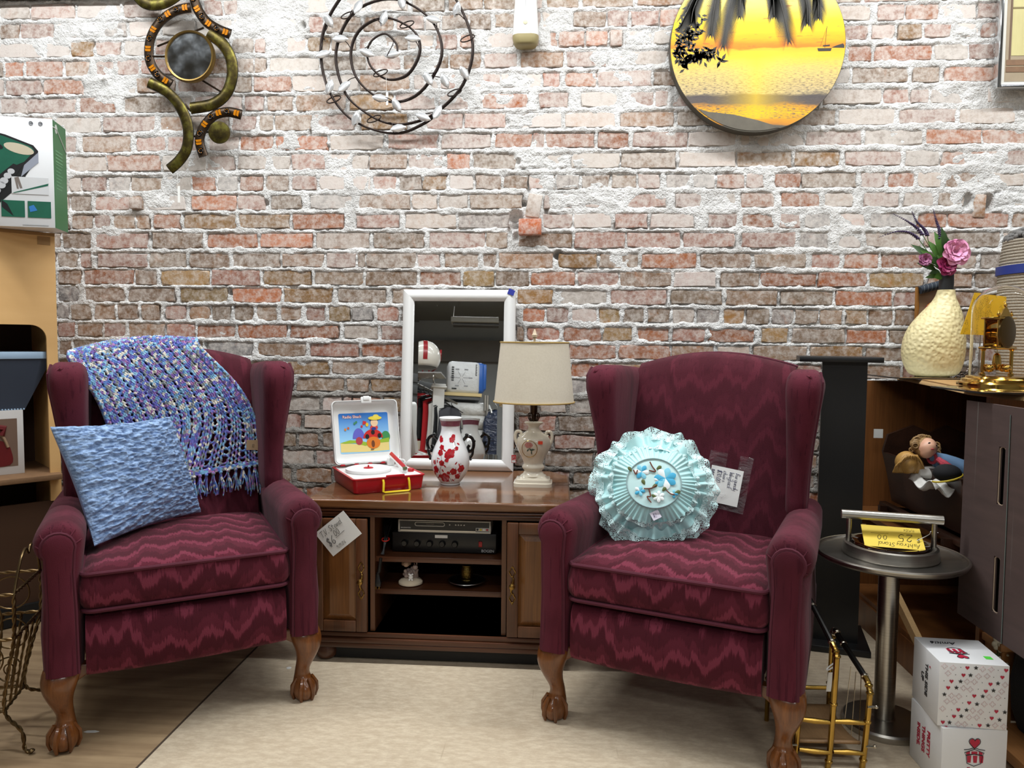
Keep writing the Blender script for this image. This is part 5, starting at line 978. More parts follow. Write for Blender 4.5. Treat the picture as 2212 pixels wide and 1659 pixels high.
# ---- price note in a clear bag pinned to the right chair back
P1, N1 = plane_of(CH_R, .012); Q = [pplane(x, y, P1, N1) for x, y in ((1539, 1002), (1608, 1016), (1589, 1102), (1524, 1078))]; cq = sum(Q)/4
t = thing('price_note', 'white handwritten price note in a clear bag on the right armchair', 'price note', tuple(cq))
xd = Vector(Q[3]-Q[0]).normalized(); wd_ = np.linalg.norm(Q[3]-Q[0]); hd_ = np.linalg.norm(Q[1]-Q[0]); yd = Vector(Q[1]-Q[0])
FR = frame(Vector((0, 0, 0)), xd, yd)
print('note', wd_, hd_, FR.to_3x3() @ Vector((0, 0, 1)))
mb = MB(); mb.X = FR; mb.box((0, 0, 0), (wd_, hd_, .001)); mb.build('card', PAPER, t)
mb = MB(); mb.X = FR; s_ = hd_/2
for i, (tx, hh) in enumerate((('Burgundy', .014), ('Wingback', .014), ('chairs', .013), ('$20.00', .014), ('10/8/26', .009))): hand(mb, tx, -wd_/2+.010, s_-.022-.0185*i, hh, .0007, adv=.98, z=.001)
mb.build('writing', mk('blue_ink', C(40, 44, 90), .5), t)
n = NT('clear_bag'); o = n.co(); n.set(col=(1, 1, 1, 1), rough=.05, alpha=n.math('ADD', .05, n.math('MULTIPLY', n.step(n.noise(n.scl(o, (14, 14, 30)), 1, 3, .6, 1.), .62, .72), .35)), spec=.9); n.bump(n.noise(n.scl(o, (16, 16, 30)), 1, 3, .5, 1.), 1., .02); BAG = n.m
def bagp(u, v): return FR @ Vector((-wd_/2-.045+(wd_+.062)*u, -hd_/2-.014+(hd_+.036)*v, .003+.004*sin(9*u+5*v)))
mb = MB(); mb.grid(lambda u, v: tuple(bagp(.40+.60*u, v)), 14, 14); mb.grid(lambda u, v: tuple(bagp(.42*u, .02+.40*v)), 8, 8); mb.grid(lambda u, v: tuple(bagp(.42*u, .70+.30*v)), 8, 8); mb.build('bag', BAG, t, 180)
# ================================================================ right hand side
BLKW = mk('black_laminate', C(16, 16, 17), .4, bs=200, bstr=.05)
# ---- black pedestal behind the right chair
p = py(1815, 775, 2.62); t = thing('speaker_stand', 'tall black pedestal with flat square top behind the right armchair', 'stand', (p[0], 2.64, 0), radians(-14))
MB().bx(-.13, .13, -.10, .10, .985, 1.003, .002).build('top_plate', BLKW, t)
MB().bx(-.055, .085, -.07, -.045, .02, .985).build('front_panel', BLKW, t); MB().bx(-.02, .06, -.045, .07, .02, .985).build('post', mk('black_post', C(10, 10, 11), .5), t)
MB().bx(-.13, .12, -.13, .12, 0, .022, .003).build('base_plate', BLKW, t)
# ---- oak shelf unit with curved front, mirror tiles on top
OAK = wood('oak_veneer', C(86, 50, 24), C(138, 88, 46), .4, ring=8, grain=45, axis=2); OAKT = wood('oak_top', C(146, 104, 58), C(190, 148, 96), .35, ring=8, grain=40, axis=1); PB = mk('chipboard_edge', C(176, 142, 96), .85, var=.25, vs=220)
UT = .925
e0, e1 = pz(1868, 808, UT-.02), pz(2092, 862, UT-.03); print('unit', e0, e1, pz(2212, 890, UT-.03))
UX = 1.12; UY0, UY1 = 2.10, 2.93
t = thing('oak_shelf_unit', 'oak veneer shelf unit with curved front and open dark bays', 'shelf unit', (UX, UY0, 0)); UNIT = t
pl = [(e0[0]-UX, 2.94-UY0)]+[(e0[0]+(e1[0]-e0[0])*f-UX-.015*sin(pi*f)*-1, e0[1]+(e1[1]-e0[1])*f-UY0) for f in [i/10 for i in range(1, 11)]]+[(.06, 1.72-UY0), (.16, 1.55-UY0), (.62, 1.55-UY0), (.62, 2.94-UY0)]
mb = MB(); mb.prism(pl, UT-.018, UT, 'xy'); mb.build('top', OAKT, t, 0)
mb = MB(); mb.tube([(x-.0005, y, UT-.009) for x, y in pl[:13]], .0095, 6, flat=.35); mb.build('top_edge', PB, t)
MB().bx(.0, .60, UY1-UY0-.018, UY1-UY0, 0, UT-.018).build('side_panel', OAK, t); MB().bx(.05, .60, .0, .018, 0, UT-.018).build('side_panel', OAK, t)
MB().bx(.59, .60, .0, UY1-UY0, 0, UT-.018).build('back_panel', OAK, t)
mb = MB(); mb.prism([(.0, .02), (.59, .02), (.59, UY1-UY0-.02), (.01, UY1-UY0-.02)], .405, .423, 'xy'); mb.build('shelf', OAK, t)
mb = MB(); mb.prism([(-.0, .02), (.59, .02), (.59, UY1-UY0-.02), (.01, UY1-UY0-.02)], .10, .118, 'xy'); mb.build('shelf', OAK, t)
mb = MB(); mb.bx(.0, .02, .02, UY1-UY0-.02, .0, .10); mb.build('plinth', OAK, t)
mb = MB().at(-.03, .34, .24, rx=.5); mb.box((0, 0, 0), (.018, .62, .03)); mb.build('batten', PB, t)
n = NT('mirror_tile_glass'); n.set(col=(.72, .74, .74, 1), metal=1., rough=.03); MTG = n.m; TEDGE = mk('tile_edge', C(20, 24, 24), .3)
def tile(px, pyv, w, d, rz, lab):
    c = pz(px, pyv, UT+.006); t = thing('mirror_tile', lab, 'mirror tile', (c[0], c[1], UT), rz); MB().bx(-w/2, w/2, -d/2, d/2, 0, .004).build('backing', TEDGE, t); MB().bx(-w/2+.001, w/2-.001, -d/2+.001, d/2-.001, .004, .0055).build('glass', MTG, t)
tile(1990, 812, .28, .28, radians(0), 'square mirror tile under the cream bottle vase'); tile(2165, 840, .25, .25, radians(0), 'square mirror tile under the glass dome clock')
# ---- dark hardboard panel with two slots
HB = NT('hardboard'); n = HB; o = n.co(); f = n.noise(n.scl(o, (1, 5, 40)), 1, 4); c = n.mix(f, C(58, 44, 42), C(86, 68, 64)); ln = n.noise(n.scl(o, (1, 60, .6)), 1, 2); c = n.mix(n.math('MULTIPLY', n.step(ln, .68, .72), .5), c, C(120, 120, 116)); n.set(col=c, rough=.75); HB = n.m
P_A, P_B = pz(2090, 868, .90), pz(2181, 1385, .32); X_A = (P_A[0]+P_B[0])/2; print('panel', P_A, P_B, pz(2067, 1306, .32))
ta = pz(2067, 1306, .32)
t = thing('hardboard_panel', 'dark brown hardboard panel with two long slots at the right edge', 'panel', (1.082, 2.05, .32)); Lp, Hp = .5, .58
# local: x into the unit, y towards the viewer is negative
def rect_hole(y0, y1, z0, z1): pass
mb = MB(); ys = [0, -.156, -.182, -Lp]; slots = [(.064, .204), (.334, .478)]
zs = [0, .064, .204, .334, .478, Hp]
for i in range(3):
    for j in range(5):
        if i == 1 and (zs[j], zs[j+1]) in slots:
            continue
        mb.bx(0, .008, ys[i], ys[i+1], zs[j], zs[j+1])
mb.build('board', HB, t, 0)
for z0, z1 in slots:
    mb = MB(); mb.tube([(.003, -.169+(.0125*cos(a)), (z0+z1)/2+((z1-z0)/2-.008)*(1 if sin(a) > 0 else -1)+.008*sin(a)) for a in [2*pi*i/24+.01 for i in range(24)]], .0016, 6, closed=True); mb.build('slot_rim', mk('torn_edge', C(150, 130, 110), .9), t)
mb = MB(); mb.tube([(-.001, -.205, .0), (-.001, -.202, .3), (-.001, -.198, Hp-.02)], .003, 5, flat=.3); mb.build('glue_drip', mk('glue_drip', C(110, 124, 120), .5), t)
MB().bx(.5, .53, -.5, 0, -.32, .58).build('rear_support', OAK, t); MB().bx(.05, .06, -.45, -.01, .01, .56).build('slot_dark_backing', BLACKM, t)  # black board added behind the slots, its colour stands in for their shade
# ---- cream dimpled bottle vase
p = pz(2014, 813, UT+.006); VYb = p[1]; print('bottle', p)
t = thing('bottle_vase', 'cream dimpled bottle vase with a leaning neck and black collar', 'vase', (p[0], p[1], UT+.0055)); BOT = t; sc_ = p[1]*1.01/1600*1.0
def vx(px): return (px-2014)*sc_
def vz(y): return (813-y)*sc_
n = NT('cream_dimpled'); o = n.co(); v_ = n.n('TexVoronoi'); v_.feature = 'SMOOTH_F1'; n.L(o, v_.inputs['Vector']); v_.inputs['Scale'].default_value = 80; n.set(col=n.mix(n.noise(o, 20), C(206, 192, 140), C(226, 214, 168)), rough=.45); n.bump(n.math('MULTIPLY', v_.outputs[0], 1.), .6, .009); CRD = n.m
prf = [(1982, 2045, 813), (1968, 2062, 806), (1957, 2070, 785), (1953, 2073, 762), (1956, 2073, 735), (1966, 2069, 710), (1985, 2066, 685), (2003, 2059, 665), (2013, 2053, 650), (2018, 2051, 635)]
rings = []
for xa, xb, y in spline(prf, 3):
    cx, r = (vx(xa)+vx(xb))/2, (vx(xb)-vx(xa))/2; k_ = min(1, r/(40*sc_)); rings.append([(cx+r*cos(2*pi*i/40), r*.85*sin(2*pi*i/40), vz(y)) for i in range(40)])
MB().loft(rings).build('body', CRD, t, 60)
mb = MB(); rc = vx(2014+13.5); cx = vx(2034); mb.lathe([(rc, vz(636)), (rc*1.02, vz(620)), (rc*.98, vz(602)), (rc*.7, vz(602)), (rc*.6, vz(610))], 18, (cx, 0, 0)); mb.build('collar', mk('black_collar', C(34, 36, 38), .5), t)
# ---- flowers in it
NECK = (p[0]+cx, p[1], UT+vz(603)); sc2 = sc_
def fpt(px, pyv, dy=0.): w = py(px, pyv, p[1]+dy); return np.array(w)-np.array(NECK)
GRN = mk('leaf_green', C(66, 104, 38), .45, var=.3, vs=30); GRN2 = mk('leaf_dark', C(44, 72, 30), .5, var=.3, vs=30); LAV = mk('lavender', C(62, 46, 82), .7, var=.3, vs=60)
def leafm(mb, a, b, w, up=.25):
    a, b = np.array(a), np.array(b); d = b-a; L_ = np.linalg.norm(d); s = np.cross(d/L_, np.array((0, -1, .2))); s /= np.linalg.norm(s)+1e-9; nn = np.cross(s, d/L_)
    C_ = [a+d*f+nn*up*L_*sin(pi*f)*.5 for f in (0, .25, .5, .75, 1)]; W_ = [.08, .8, 1, .7, .03]
    vs = []
    for c, k in zip(C_, W_): vs += [c-s*w*k, c+nn*w*.25*k*-1, c+s*w*k]
    mb.raw(vs, [(3*i+j, 3*i+j+1, 3*i+4+j, 3*i+3+j) for i in range(4) for j in (0, 1)])
def sprig(pts, lab):
    t = thing('lavender_sprig', lab, 'flower', NECK, 0, 'lavender sprigs in the bottle vase'); P = spline([(0, 0, -.03), (0, 0, 0)]+[tuple(fpt(*q)) for q in pts], 8)
    mb = MB(); mb.tube(P[:int(len(P)*.62)], .0014, 5); mb.build('stem', GRN, t); mb = MB(); m = len(P)
    for i in range(int(m*.55), m):
        f = (i-m*.55)/(m*.45); r = .0055*(1-f*.8)
        for k in range(5): a = k*2*pi/5+i; mb.ball((P[i][0]+r*cos(a)*.8, P[i][1]+r*sin(a)*.8, P[i][2]+r*.3*sin(a*2)), r*.7, 6, 4)
    mb.build('flower_spike', LAV, t, 180)
sprig([(2012, 540), (1985, 497), (1960, 478), (1930, 462)], 'longest lavender sprig leaning far left towards the wall'); sprig([(2010, 535), (2000, 500), (1980, 478), (1970, 457)], 'lavender sprig rising left of centre in the bottle vase')
sprig([(2022, 550), (2030, 505), (2022, 475), (2016, 452)], 'lavender sprig standing straight up in the bottle vase'); sprig([(2005, 545), (1975, 508), (1940, 500), (1900, 512)], 'lowest lavender sprig drooping to the left')
def peony(px, pyv, R, c1, c2, lab, seed, leaves):
    t = thing('peony', lab, 'flower', NECK, 0, 'peonies in the bottle vase'); c = fpt(px, pyv, -.02); g = random.Random(seed)
    mb = MB(); mb.tube(spline([(0, 0, -.03), (c[0]*.3, c[1]*.3, c[2]*.4), tuple(c)], 6), .0022, 6); mb.build('stem', GRN, t)
    n = NT('peony_petal_%d' % seed); n.set(col=n.mix(n.noise(n.co(), 45, 3), C(*c1), C(*c2)), rough=.55); m = n.m
    for lay, (k, r, op) in enumerate(((5, .35, .2), (7, .6, .55), (8, .85, .95), (9, 1., 1.3))):
        for q in range(k):
            a = 2*pi*q/k+lay*.5+g.uniform(-.2, .2); d = np.array((cos(a)*sin(op), -cos(op)*.6-.25, sin(a)*sin(op)+.1)); d /= np.linalg.norm(d)
            tip = c+d*R*r*g.uniform(.85, 1.1); s = np.cross(d, np.array((0, -1, .1))); s = s/(np.linalg.norm(s)+1e-9); w = R*.42*r+.003; vs = []
            for f, k_ in ((0, .3), (.4, .9), (.75, 1), (1, .55)):
                b = c+(tip-c)*f+np.array((0, -1, 0))*R*.22*sin(pi*f)
                for u in (-1, -.5, 0, .5, 1): vs.append(b+s*w*k_*u+np.array((0, -1, 0))*(.18*R*(u*u))+d*(-.12*R*u*u*f))
            mb = MB(); mb.raw(vs, [(5*i+j, 5*i+j+1, 5*i+6+j, 5*i+5+j) for i in range(3) for j in range(4)]); mb.build('petal', m, t, 180)
    for i, (x, y, w) in enumerate(leaves):
        mb = MB(); e = fpt(x, y, random.uniform(-.03, .01)); leafm(mb, e*.35+np.array((0, 0, .004)), e, w*sc2); mb.build('leaf', GRN if i % 2 else GRN2, t, 180)
peony(2058, 545, .054, (206, 110, 160), (236, 176, 206), 'large pale pink peony at the right of the bouquet', 31, [(2040, 505, 10), (2018, 500, 9), (1968, 528, 8), (1988, 540, 8), (2033, 490, 8)])
peony(2042, 574, .042, (112, 14, 62), (160, 40, 96), 'deep magenta peony below the pale one', 32, [(2008, 590, 9), (2018, 600, 8), (2036, 560, 8), (1998, 600, 5), (2062, 590, 4)])
peony(1996, 562, .028, (120, 40, 84), (176, 110, 150), 'small half hidden peony at the left of the bouquet', 33, [(1980, 568, 7), (2005, 520, 8), (2012, 555, 8), (2024, 545, 7)])
# ---- little wooden plaque with tartan trim behind the vase
p = py(2004, 655, 2.96); t = thing('tartan_ornament', 'small wooden plaque with tartan bag hanging behind the bottle vase', 'ornament', (p[0], 2.95, p[2])); k = 2.95/1600
n = NT('tartan'); x_, y_, z_ = n.sep(n.co()); a = n.math('GREATER_THAN', n.math('PINGPONG', x_, .008), .0066); b = n.math('GREATER_THAN', n.math('PINGPONG', z_, .008), .0066); n.set(col=n.mix(n.math('MAXIMUM', a, b), C(150, 24, 20), C(196, 150, 40)), rough=.8); TAR = n.m
n = NT('tartan_dark'); x_, y_, z_ = n.sep(n.co()); a = n.math('GREATER_THAN', n.math('PINGPONG', x_, .007), .006); n.set(col=n.mix(a, C(30, 40, 52), C(90, 96, 100)), rough=.8); TARD = n.m
MB().bx(-.04, .05, 0, .012, -.07, .06, .002).build('plaque', wood('plaque_wood', C(120, 96, 76), C(168, 142, 116), axis=0), t)
mb = MB(); mb.tube([(-.05, -.008, -.09), (-.048, -.008, -.02), (-.05, -.008, .06)], [.005, .008, .007], 8); mb.build('pole', wood('pole_wood', C(100, 62, 22), C(170, 116, 50), axis=2), t)
mb = MB(); mb.ball((.01, -.02, -.045), .05, 16, 12, (.75, .5, 1)); mb.build('bag', TAR, t); mb = MB(); mb.tube([(-.045, -.02, .048), (.05, -.02, .075)], .016, 12); mb.build('trim_roll', TARD, t)
# ---- glass dome anniversary clock
p = pz(2160, 832, UT+.006); t = thing('dome_clock', 'gilt anniversary clock under a clear glass dome', 'clock', (p[0], p[1], UT+.0055)); CK = t; k = p[1]*1.01/1600; print('clock', p)
GLD = mk('polished_gilt', C(206, 166, 84), .12, 1., var=.08); rB = 78*k
MB().lathe([(rB, 0), (rB, .006), (rB*.97, .010), (rB*.9, .012), (rB*.88, .018), (rB*.80, .021), (rB*.78, .026), (rB*.72, .028), (0, .028)], 48).build('base', GLD, t)
n = NT('dome_glass'); n.set(col=(1, 1, 1, 1), rough=.0, trans=1., ior=1.12); DG = n.m; rD = 56*k; hD = 205*k
mb = MB(); pr = [(rD, .028), (rD, hD-rD*.95)]+[(rD*cos(a), hD-rD*.95+rD*.95*sin(a)) for a in [pi/2*i/10 for i in range(1, 10)]]+[(.001, hD)]
mb.lathe(pr+[(max(r-.002, .0005), z-.001) for r, z in pr[::-1]], 48, cap=False); mb.build('dome', DG, t, 60)
for s in (-1, 1): mb = MB(); mb.lathe([(.008, .028), (.008, .034), (.005, .036), (.005, .100), (.008, .103), (.004, .108)], 14, (s*.040, .020, 0)); mb.build('pillar', GLD, t)
CR2 = Matrix.Rotation(radians(32), 4, 'Z')
def ck(mb, nm, m=None, sm=35): 
    mb.v = [tuple(CR2 @ Vector((v[0]*1.25, v[1]*1.25, .105+(v[2]-.148)*1.36))) for v in mb.v]; return mb.build(nm, m or GLD, t, sm)
ck(MB().bx(-.042, .042, -.012, .03, .148, .153, .002), 'platform'); ck(MB().bx(-.030, .030, -.008, -.004, .153, .215, .001), 'front_plate'); ck(MB().bx(-.030, .030, .022, .026, .153, .215, .001), 'rear_plate'); ck(MB().bx(-.036, .036, -.012, .03, .212, .216, .001), 'top_plate')
for sx in (-1, 1):
    for z in (.158, .208): mb = MB(); mb.tube([(sx*.026, -.008, z), (sx*.026, .026, z)], .003, 8); ck(mb, 'spacer')
mb = MB().at(.008, .009, .178, rx=pi/2); mb.lathe([(.016, -.012), (.016, .012), (.0, .012)], 24); ck(mb, 'barrel')
mb = MB().at(0, -.008, .184, rx=pi/2); mb.lathe([(.034, 0), (.034, .004), (.028, .006), (.0, .006)], 32); ck(mb, 'dial', mk('dial_dark', C(90, 70, 34), .3, .8))
mb = MB(); mb.prism([(-.03, .215), (-.018, .222), (-.01, .232), (0, .240), (.01, .232), (.018, .222), (.03, .215)], -.006, -.003, 'xz'); ck(mb, 'crest')
for x, z in ((0, .242), (-.026, .222), (.026, .222)): mb = MB(); mb.ball((x, -.004, z), .004, 10, 8); mb.tube([(x, -.004, z), (x, -.004, z+.008)], [.003, .0005], 6); ck(mb, 'finial')
mb = MB(); mb.tube([(-.012, .0, .06), (-.012, .0, .106)], .0008, 5); mb.lathe([(.004, .045), (.010, .050), (.012, .066), (.009, .088), (.003, .094)], 12, (-.012, .0, 0)); mb.build('pendulum_hub', GLD, t)
for q in range(4):
    a = pi/2*q+.5; mb = MB(); mb.tube([(-.012, 0, .060), (-.012+.03*cos(a), .03*sin(a), .055)], .0015, 6); mb.ball((-.012+.03*cos(a), .03*sin(a), .05), .0115, 16, 12); mb.build('pendulum_ball', GLD, t)
MB().bx(rD*.55, rD*.75, -rD*.9, -rD*.88, .11, .125).build('price_sticker', ST_O, t)
# ---- yellow leaflet behind the clock, cut glass dish
Yl = min(p[1]+.16, 2.7); q0 = py(2085, 726, Yl); t = thing('yellow_leaflet', 'folded yellow printed leaflet standing behind the dome clock', 'leaflet', (q0[0], Yl, UT)); n = NT('yellow_print'); x_, y_, z_ = n.sep(n.co()); tx = n.noise(n.comb(n.math('MULTIPLY', x_, 300), 0, n.math('MULTIPLY', z_, 700)), 1, 2); ln = n.math('MULTIPLY', n.math('GREATER_THAN', tx, .56), n.math('GREATER_THAN', n.noise(n.scl(n.co(), (40, 1, 25)), 1, 1), .5)); n.set(col=n.mix(n.math('MULTIPLY', ln, .8), C(226, 178, 30), C(70, 54, 20)), rough=.5); YPR = n.m
kk = Yl/1600
for nm, P in (('left_page', [(2075, 722), (2100, 632), (2122, 634), (2122, 724)]), ('right_page', [(2122, 724), (2122, 634), (2165, 640), (2166, 726)])):
    mb = MB(); P2 = [((px-2085)*kk, py(px, y, Yl)[2]-UT) for px, y in P]; mb.prism(P2, 0 if nm[0] == 'l' else .004, .002 if nm[0] == 'l' else .006, 'xz'); mb.build(nm, YPR, t, 0)
mb = MB(); hz = py(2100, 726, Yl)[2]-UT; mb.tube([(.05, .012, 0), (.05, .012, hz+.06)], .002, 6); mb.lathe([(.03, 0), (.03, .004), (.004, .008)], 16, (.05, .012, 0)); mb.build('wire_stand', STEEL, t)
p = pz(2085, 812, UT+.004); n = NT('cut_glass'); n.set(col=(1, 1, 1, 1), rough=.02, trans=1., ior=1.45); t = thing('glass_dish', 'pointed cut glass dish beside the dome clock', 'dish', (p[0]-.004, p[1]+.02, UT))
mb = MB()
rings = []
for r, z in ((.015, 0), (.03, .008), (.042, .022), (.05, .036), (.046, .036), (.036, .022), (.012, .01)): rings.append([(r*(1+.12*(i % 2))*cos(2*pi*i/20), r*(1+.12*(i % 2))*sin(2*pi*i/20), z) for i in range(20)])
mb.loft(rings); mb.build('bowl', n.m, t, 0)
# ---- coiled basket with a blue ribbon
p = py(2158, 660, 2.66); rb_ = .15; t = thing('coiled_basket', 'tall grey coiled rope basket with blue ribbon and fluffy rim', 'basket', (p[0]+rb_+.035, 2.70, UT)); z1 = py(2180, 480, 2.66)[2]-UT
ROPE = NT('grey_rope'); n = ROPE; o = n.co(); f = n.noise(o, 190, 2); n.set(col=n.mix(f, C(118, 110, 100), C(186, 176, 158)), rough=.95); n.bump(f, .6, .003); ROPE = n.m
mb = MB(); nr = 46; zb0 = z1*.90
for i in range(nr):
    z = zb0*(i+.5)/nr; r = rb_*(1-.10*(abs(z/zb0-.5)*2)**2.2); mb.tube([(r*cos(2*pi*k/40), r*sin(2*pi*k/40), z) for k in range(40)], zb0/nr*.55, 6, closed=True)
o = mb.build('coils', ROPE, t, 180); tag(o, kind='stuff')
mb = MB(); mb.lathe([(rb_*.86, 0), (rb_*.9, .004), (rb_*.97, zb0*.5), (rb_*.9, zb0)], 32); mb.build('lining', mk('basket_lining', C(100, 94, 86), .9), t)
mb = MB(); g = random.Random(5)
for k in range(420): a = g.uniform(0, 2*pi); q = g.uniform(0, 1); r = rb_*(.90-.5*q*q); mb.ball((r*cos(a), r*sin(a), zb0+z1*.085*q), g.uniform(.006, .011), 6, 5)
o = mb.build('fluffy_rim', mk('grey_fluff', C(108, 106, 104), .95, bs=300, bstr=1.), t, 180); tag(o, kind='stuff')
zr = py(2180, 578, 2.66)[2]-UT; mb = MB(); mb.loft([[((rb_*1.012+d)*cos(2*pi*k/40), (rb_*1.012+d)*sin(2*pi*k/40), zr+h_+.006*cos(2*pi*k/40)) for k in range(40)] for d, h_ in ((.0, -.016), (.006, -.015), (.006, .015), (.0, .016))]); mb.build('ribbon', mk('blue_ribbon', C(28, 48, 126), .5), t)
# ---- doll cradle on the upper shelf and what lies in it
CRD_ = wood('cradle_wood', C(34, 20, 14), C(66, 40, 28), .35, ring=10, grain=50, axis=1); SHZ = .423
c0, c1 = py(2036, 1160, 2.20), py(1886, 1078, 2.74); cx0 = 1.205; print('cradle', c0, c1)
t = thing('doll_cradle', 'dark wooden doll cradle inside the oak shelf unit', 'cradle', (cx0, 2.47, SHZ)); hl = .26; cw = .23
def cr(nm, m=CRD_): return None
mb = MB(); mb.prism([(-.01, .06), (.0, .06), (-.03, .235), (-.045, .235)], -hl, hl, 'xz'); mb.build('side', CRD_, t); mb = MB(); mb.prism([(cw, .06), (cw+.01, .06), (cw+.045, .235), (cw+.03, .235)], -hl, hl, 'xz'); mb.build('side', CRD_, t)
hp = [(-.0, .06), (cw, .06), (cw+.04, .24), (cw+.03, .30), (cw*.75, .335), (cw*.5, .31), (cw*.25, .335), (-.03, .30), (-.045, .24)]
mb = MB(); mb.prism(hp, hl, hl+.014, 'xz'); mb.build('headboard', CRD_, t); mb = MB(); mb.prism([(x, z if z < .2 else .06+(z-.06)*.8) for x, z in hp], -hl-.014, -hl, 'xz'); mb.build('footboard', CRD_, t)
MB().bx(-.0, cw, -hl, hl, .055, .066).build('floor_board', CRD_, t)
MB().bx(-.045, -.02, -hl-.03, hl+.02, .036, .055, .003).build('base_rail', CRD_, t); MB().bx(cw+.02, cw+.045, -hl-.03, hl+.02, .036, .055, .003).build('base_rail', CRD_, t)
for y in (-hl+.03, hl-.05):
    mb = MB(); mb.prism([(-.07+(cw+.14)*i/16, .036*(1) if False else .0+.03*(2*i/16-1)**2) for i in range(17)]+[(-.07+(cw+.14)*i/16, .04+.012*(2*i/16-1)**2) for i in range(16, -1, -1)], y, y+.018, 'xz'); mb.build('rocker', CRD_, t)
a = py(1899, 937, 2.72); MB().bx(a[0]-cx0-.016, a[0]-cx0+.016, hl-.004, hl-.002, a[2]-SHZ-.016, a[2]-SHZ+.016).build('price_sticker', PAPER, t)
SKIN = mk('doll_skin', C(214, 164, 136), .4, var=.04); HAIR1 = mk('doll_curls', C(150, 118, 76), .5, var=.3, vs=80); HAIR2 = mk('doll_blond', C(176, 134, 70), .45, var=.35, vs=120); DRS = mk('doll_dress', C(108, 142, 178), .8, var=.15, vs=30, bs=120); GING = mk('gingham', C(176, 60, 76), .8, var=.5, vs=200); LCE = mk('white_lace', C(214, 212, 206), .9, bs=200)
hd = py(2003, 968, 2.40); t = thing('doll', 'doll with fair curls and pale blue dress lying in the cradle', 'doll', tuple(hd)); R = .030
# head: one surface with brow, nose, chin
mb = MB(); rings = []
for i in range(1, 16):
    th = pi*i/16; ring = []
    for k in range(24):
        a = 2*pi*k/24; r = R*sin(th); x, y, z = r*cos(a)*.92, r*sin(a), -R*1.12*cos(th)
        fr = max(0, -sin(a))
        if fr > .9 and -.3 < z/R < .05: y -= .0045*(1-abs(z/R+.12)/.2 if abs(z/R+.12) < .2 else 0)
        if z < -R*.55: x *= .86
        ring.append((x, y, z))
    rings.append(ring)
mb.at(0, 0, 0, rx=-.55, ry=.35); mb.loft(rings); mb.build('head', SKIN, t, 180)
hm = Matrix.Rotation(.35, 3, 'Y') @ Matrix.Rotation(-.55, 3, 'X')
for s in (-1, 1): mb = MB(); e = hm @ Vector((s*.011, -.0275, .002)); mb.ball(tuple(e), .0036, 8, 6, (1.2, .6, .8)); mb.build('eye', mk('doll_eye', C(30, 24, 22), .2), t)
mb = MB(); e = hm @ Vector((0, -.0275, -.015)); mb.ball(tuple(e), .0042, 8, 6, (1.4, .4, .6)); mb.build('mouth', mk('doll_mouth', C(190, 84, 84), .4), t)
mb = MB(); g = random.Random(9)
for k in range(70):
    a = g.uniform(-.35, pi+.35); b = g.uniform(-.3, 1); x, z = R*1.25*cos(a), R*1.2*sin(a); c = Vector((x, .004+.018*b, z)); c = hm @ c; rr2 = g.uniform(.006, .010)
    mb.tube([(c.x+rr2*cos(q), c.y+rr2*.5*sin(q*.5), c.z+rr2*sin(q)) for q in [2*pi*i/9 for i in range(9)]], .0026, 5, closed=True)
mb.ball(tuple(hm @ Vector((0, .012, .006))), R*1.12, 14, 10); mb.build('hair', HAIR1, t, 180)
mb = MB(); ax = Vector((.085, -.03, -.035)); rings = []
for f, w, h_ in ((0, .018, .016), (.15, .034, .024), (.35, .036, .028), (.6, .05, .03), (.85, .062, .03), (1.05, .066, .026)):
    c = Vector((.014, -.004, -.03))+ax*f; rings.append([(c.x+w*.35*cos(a), c.y-w*cos(a)*.75-.0, c.z+h_*sin(a)+.004*sin(7*a)*f) for a in [2*pi*i/20 for i in range(20)]])
mb.loft(rings); mb.build('dress', DRS, t, 60)
mb = MB(); mb.tube([(rings[0][k][0]*1.0, rings[0][k][1], rings[0][k][2]) for k in range(20)], .005, 6, closed=True); mb.build('collar', GING, t)
for s in (-1,):
    mb = MB(); mb.tube(spline([(.02, -.03, -.03), (.03, -.052, -.042), (.045, -.066, -.055)], 4), [.009]*3+[.011]*6, 8); mb.build('sleeve', GING, t)
    mb = MB(); mb.tube(spline([(.045, -.066, -.055), (.055, -.07, -.07), (.062, -.074, -.084)], 4), [.007]*3+[.0062]*6, 8); mb.ball((.064, -.075, -.089), .0075, 8, 6)
    for q in range(4): mb.tube([(.064, -.078+.004*q, -.092), (.067, -.080+.0045*q, -.102)], .002, 5)
    mb.build('arm', SKIN, t, 180)
mb = MB(); mb.tube([(r_[0]+.004, r_[1]*1.03, r_[2]*1.03) for r_ in rings[-1]], .006, 6, closed=True); mb.build('hem', LCE, t)
# second doll: only the back of a blond head shows
h2 = py(1958, 1000, 2.42); t = thing('doll', 'doll lying with long blond hair towards the viewer in the cradle', 'doll', tuple(h2)); mb = MB(); mb.ball((0, 0, 0), .032, 16, 12, (1, .95, 1.05)); mb.build('head', SKIN, t, 180)
mb = MB(); g = random.Random(3)
for k in range(60):
    a = g.uniform(0, pi); q = g.uniform(-.6, .9); x, z = .034*cos(a), .034*sin(a)*1.05; mb.tube(spline([(x*.5, -.03+.0*q, .03), (x, -.026-.01*abs(q), z*.7), (x*1.25, -.022, z*.2-.008), (x*1.3+.01*q, -.012, -.03)], 4), .0026, 5)
mb.ball((0, -.002, .002), .0345, 16, 12, (1, 1, 1.05)); mb.build('hair', HAIR2, t, 180)
mb = MB(); mb.loft([[(.03+f*.11+w*.2*cos(a), -.01-w*.8*cos(a), -.028+h_*sin(a)) for a in [2*pi*i/16 for i in range(16)]] for f, w, h_ in ((0, .02, .014), (.3, .035, .02), (.7, .045, .022), (1, .05, .02))]); mb.build('dress', LCE, t, 60)
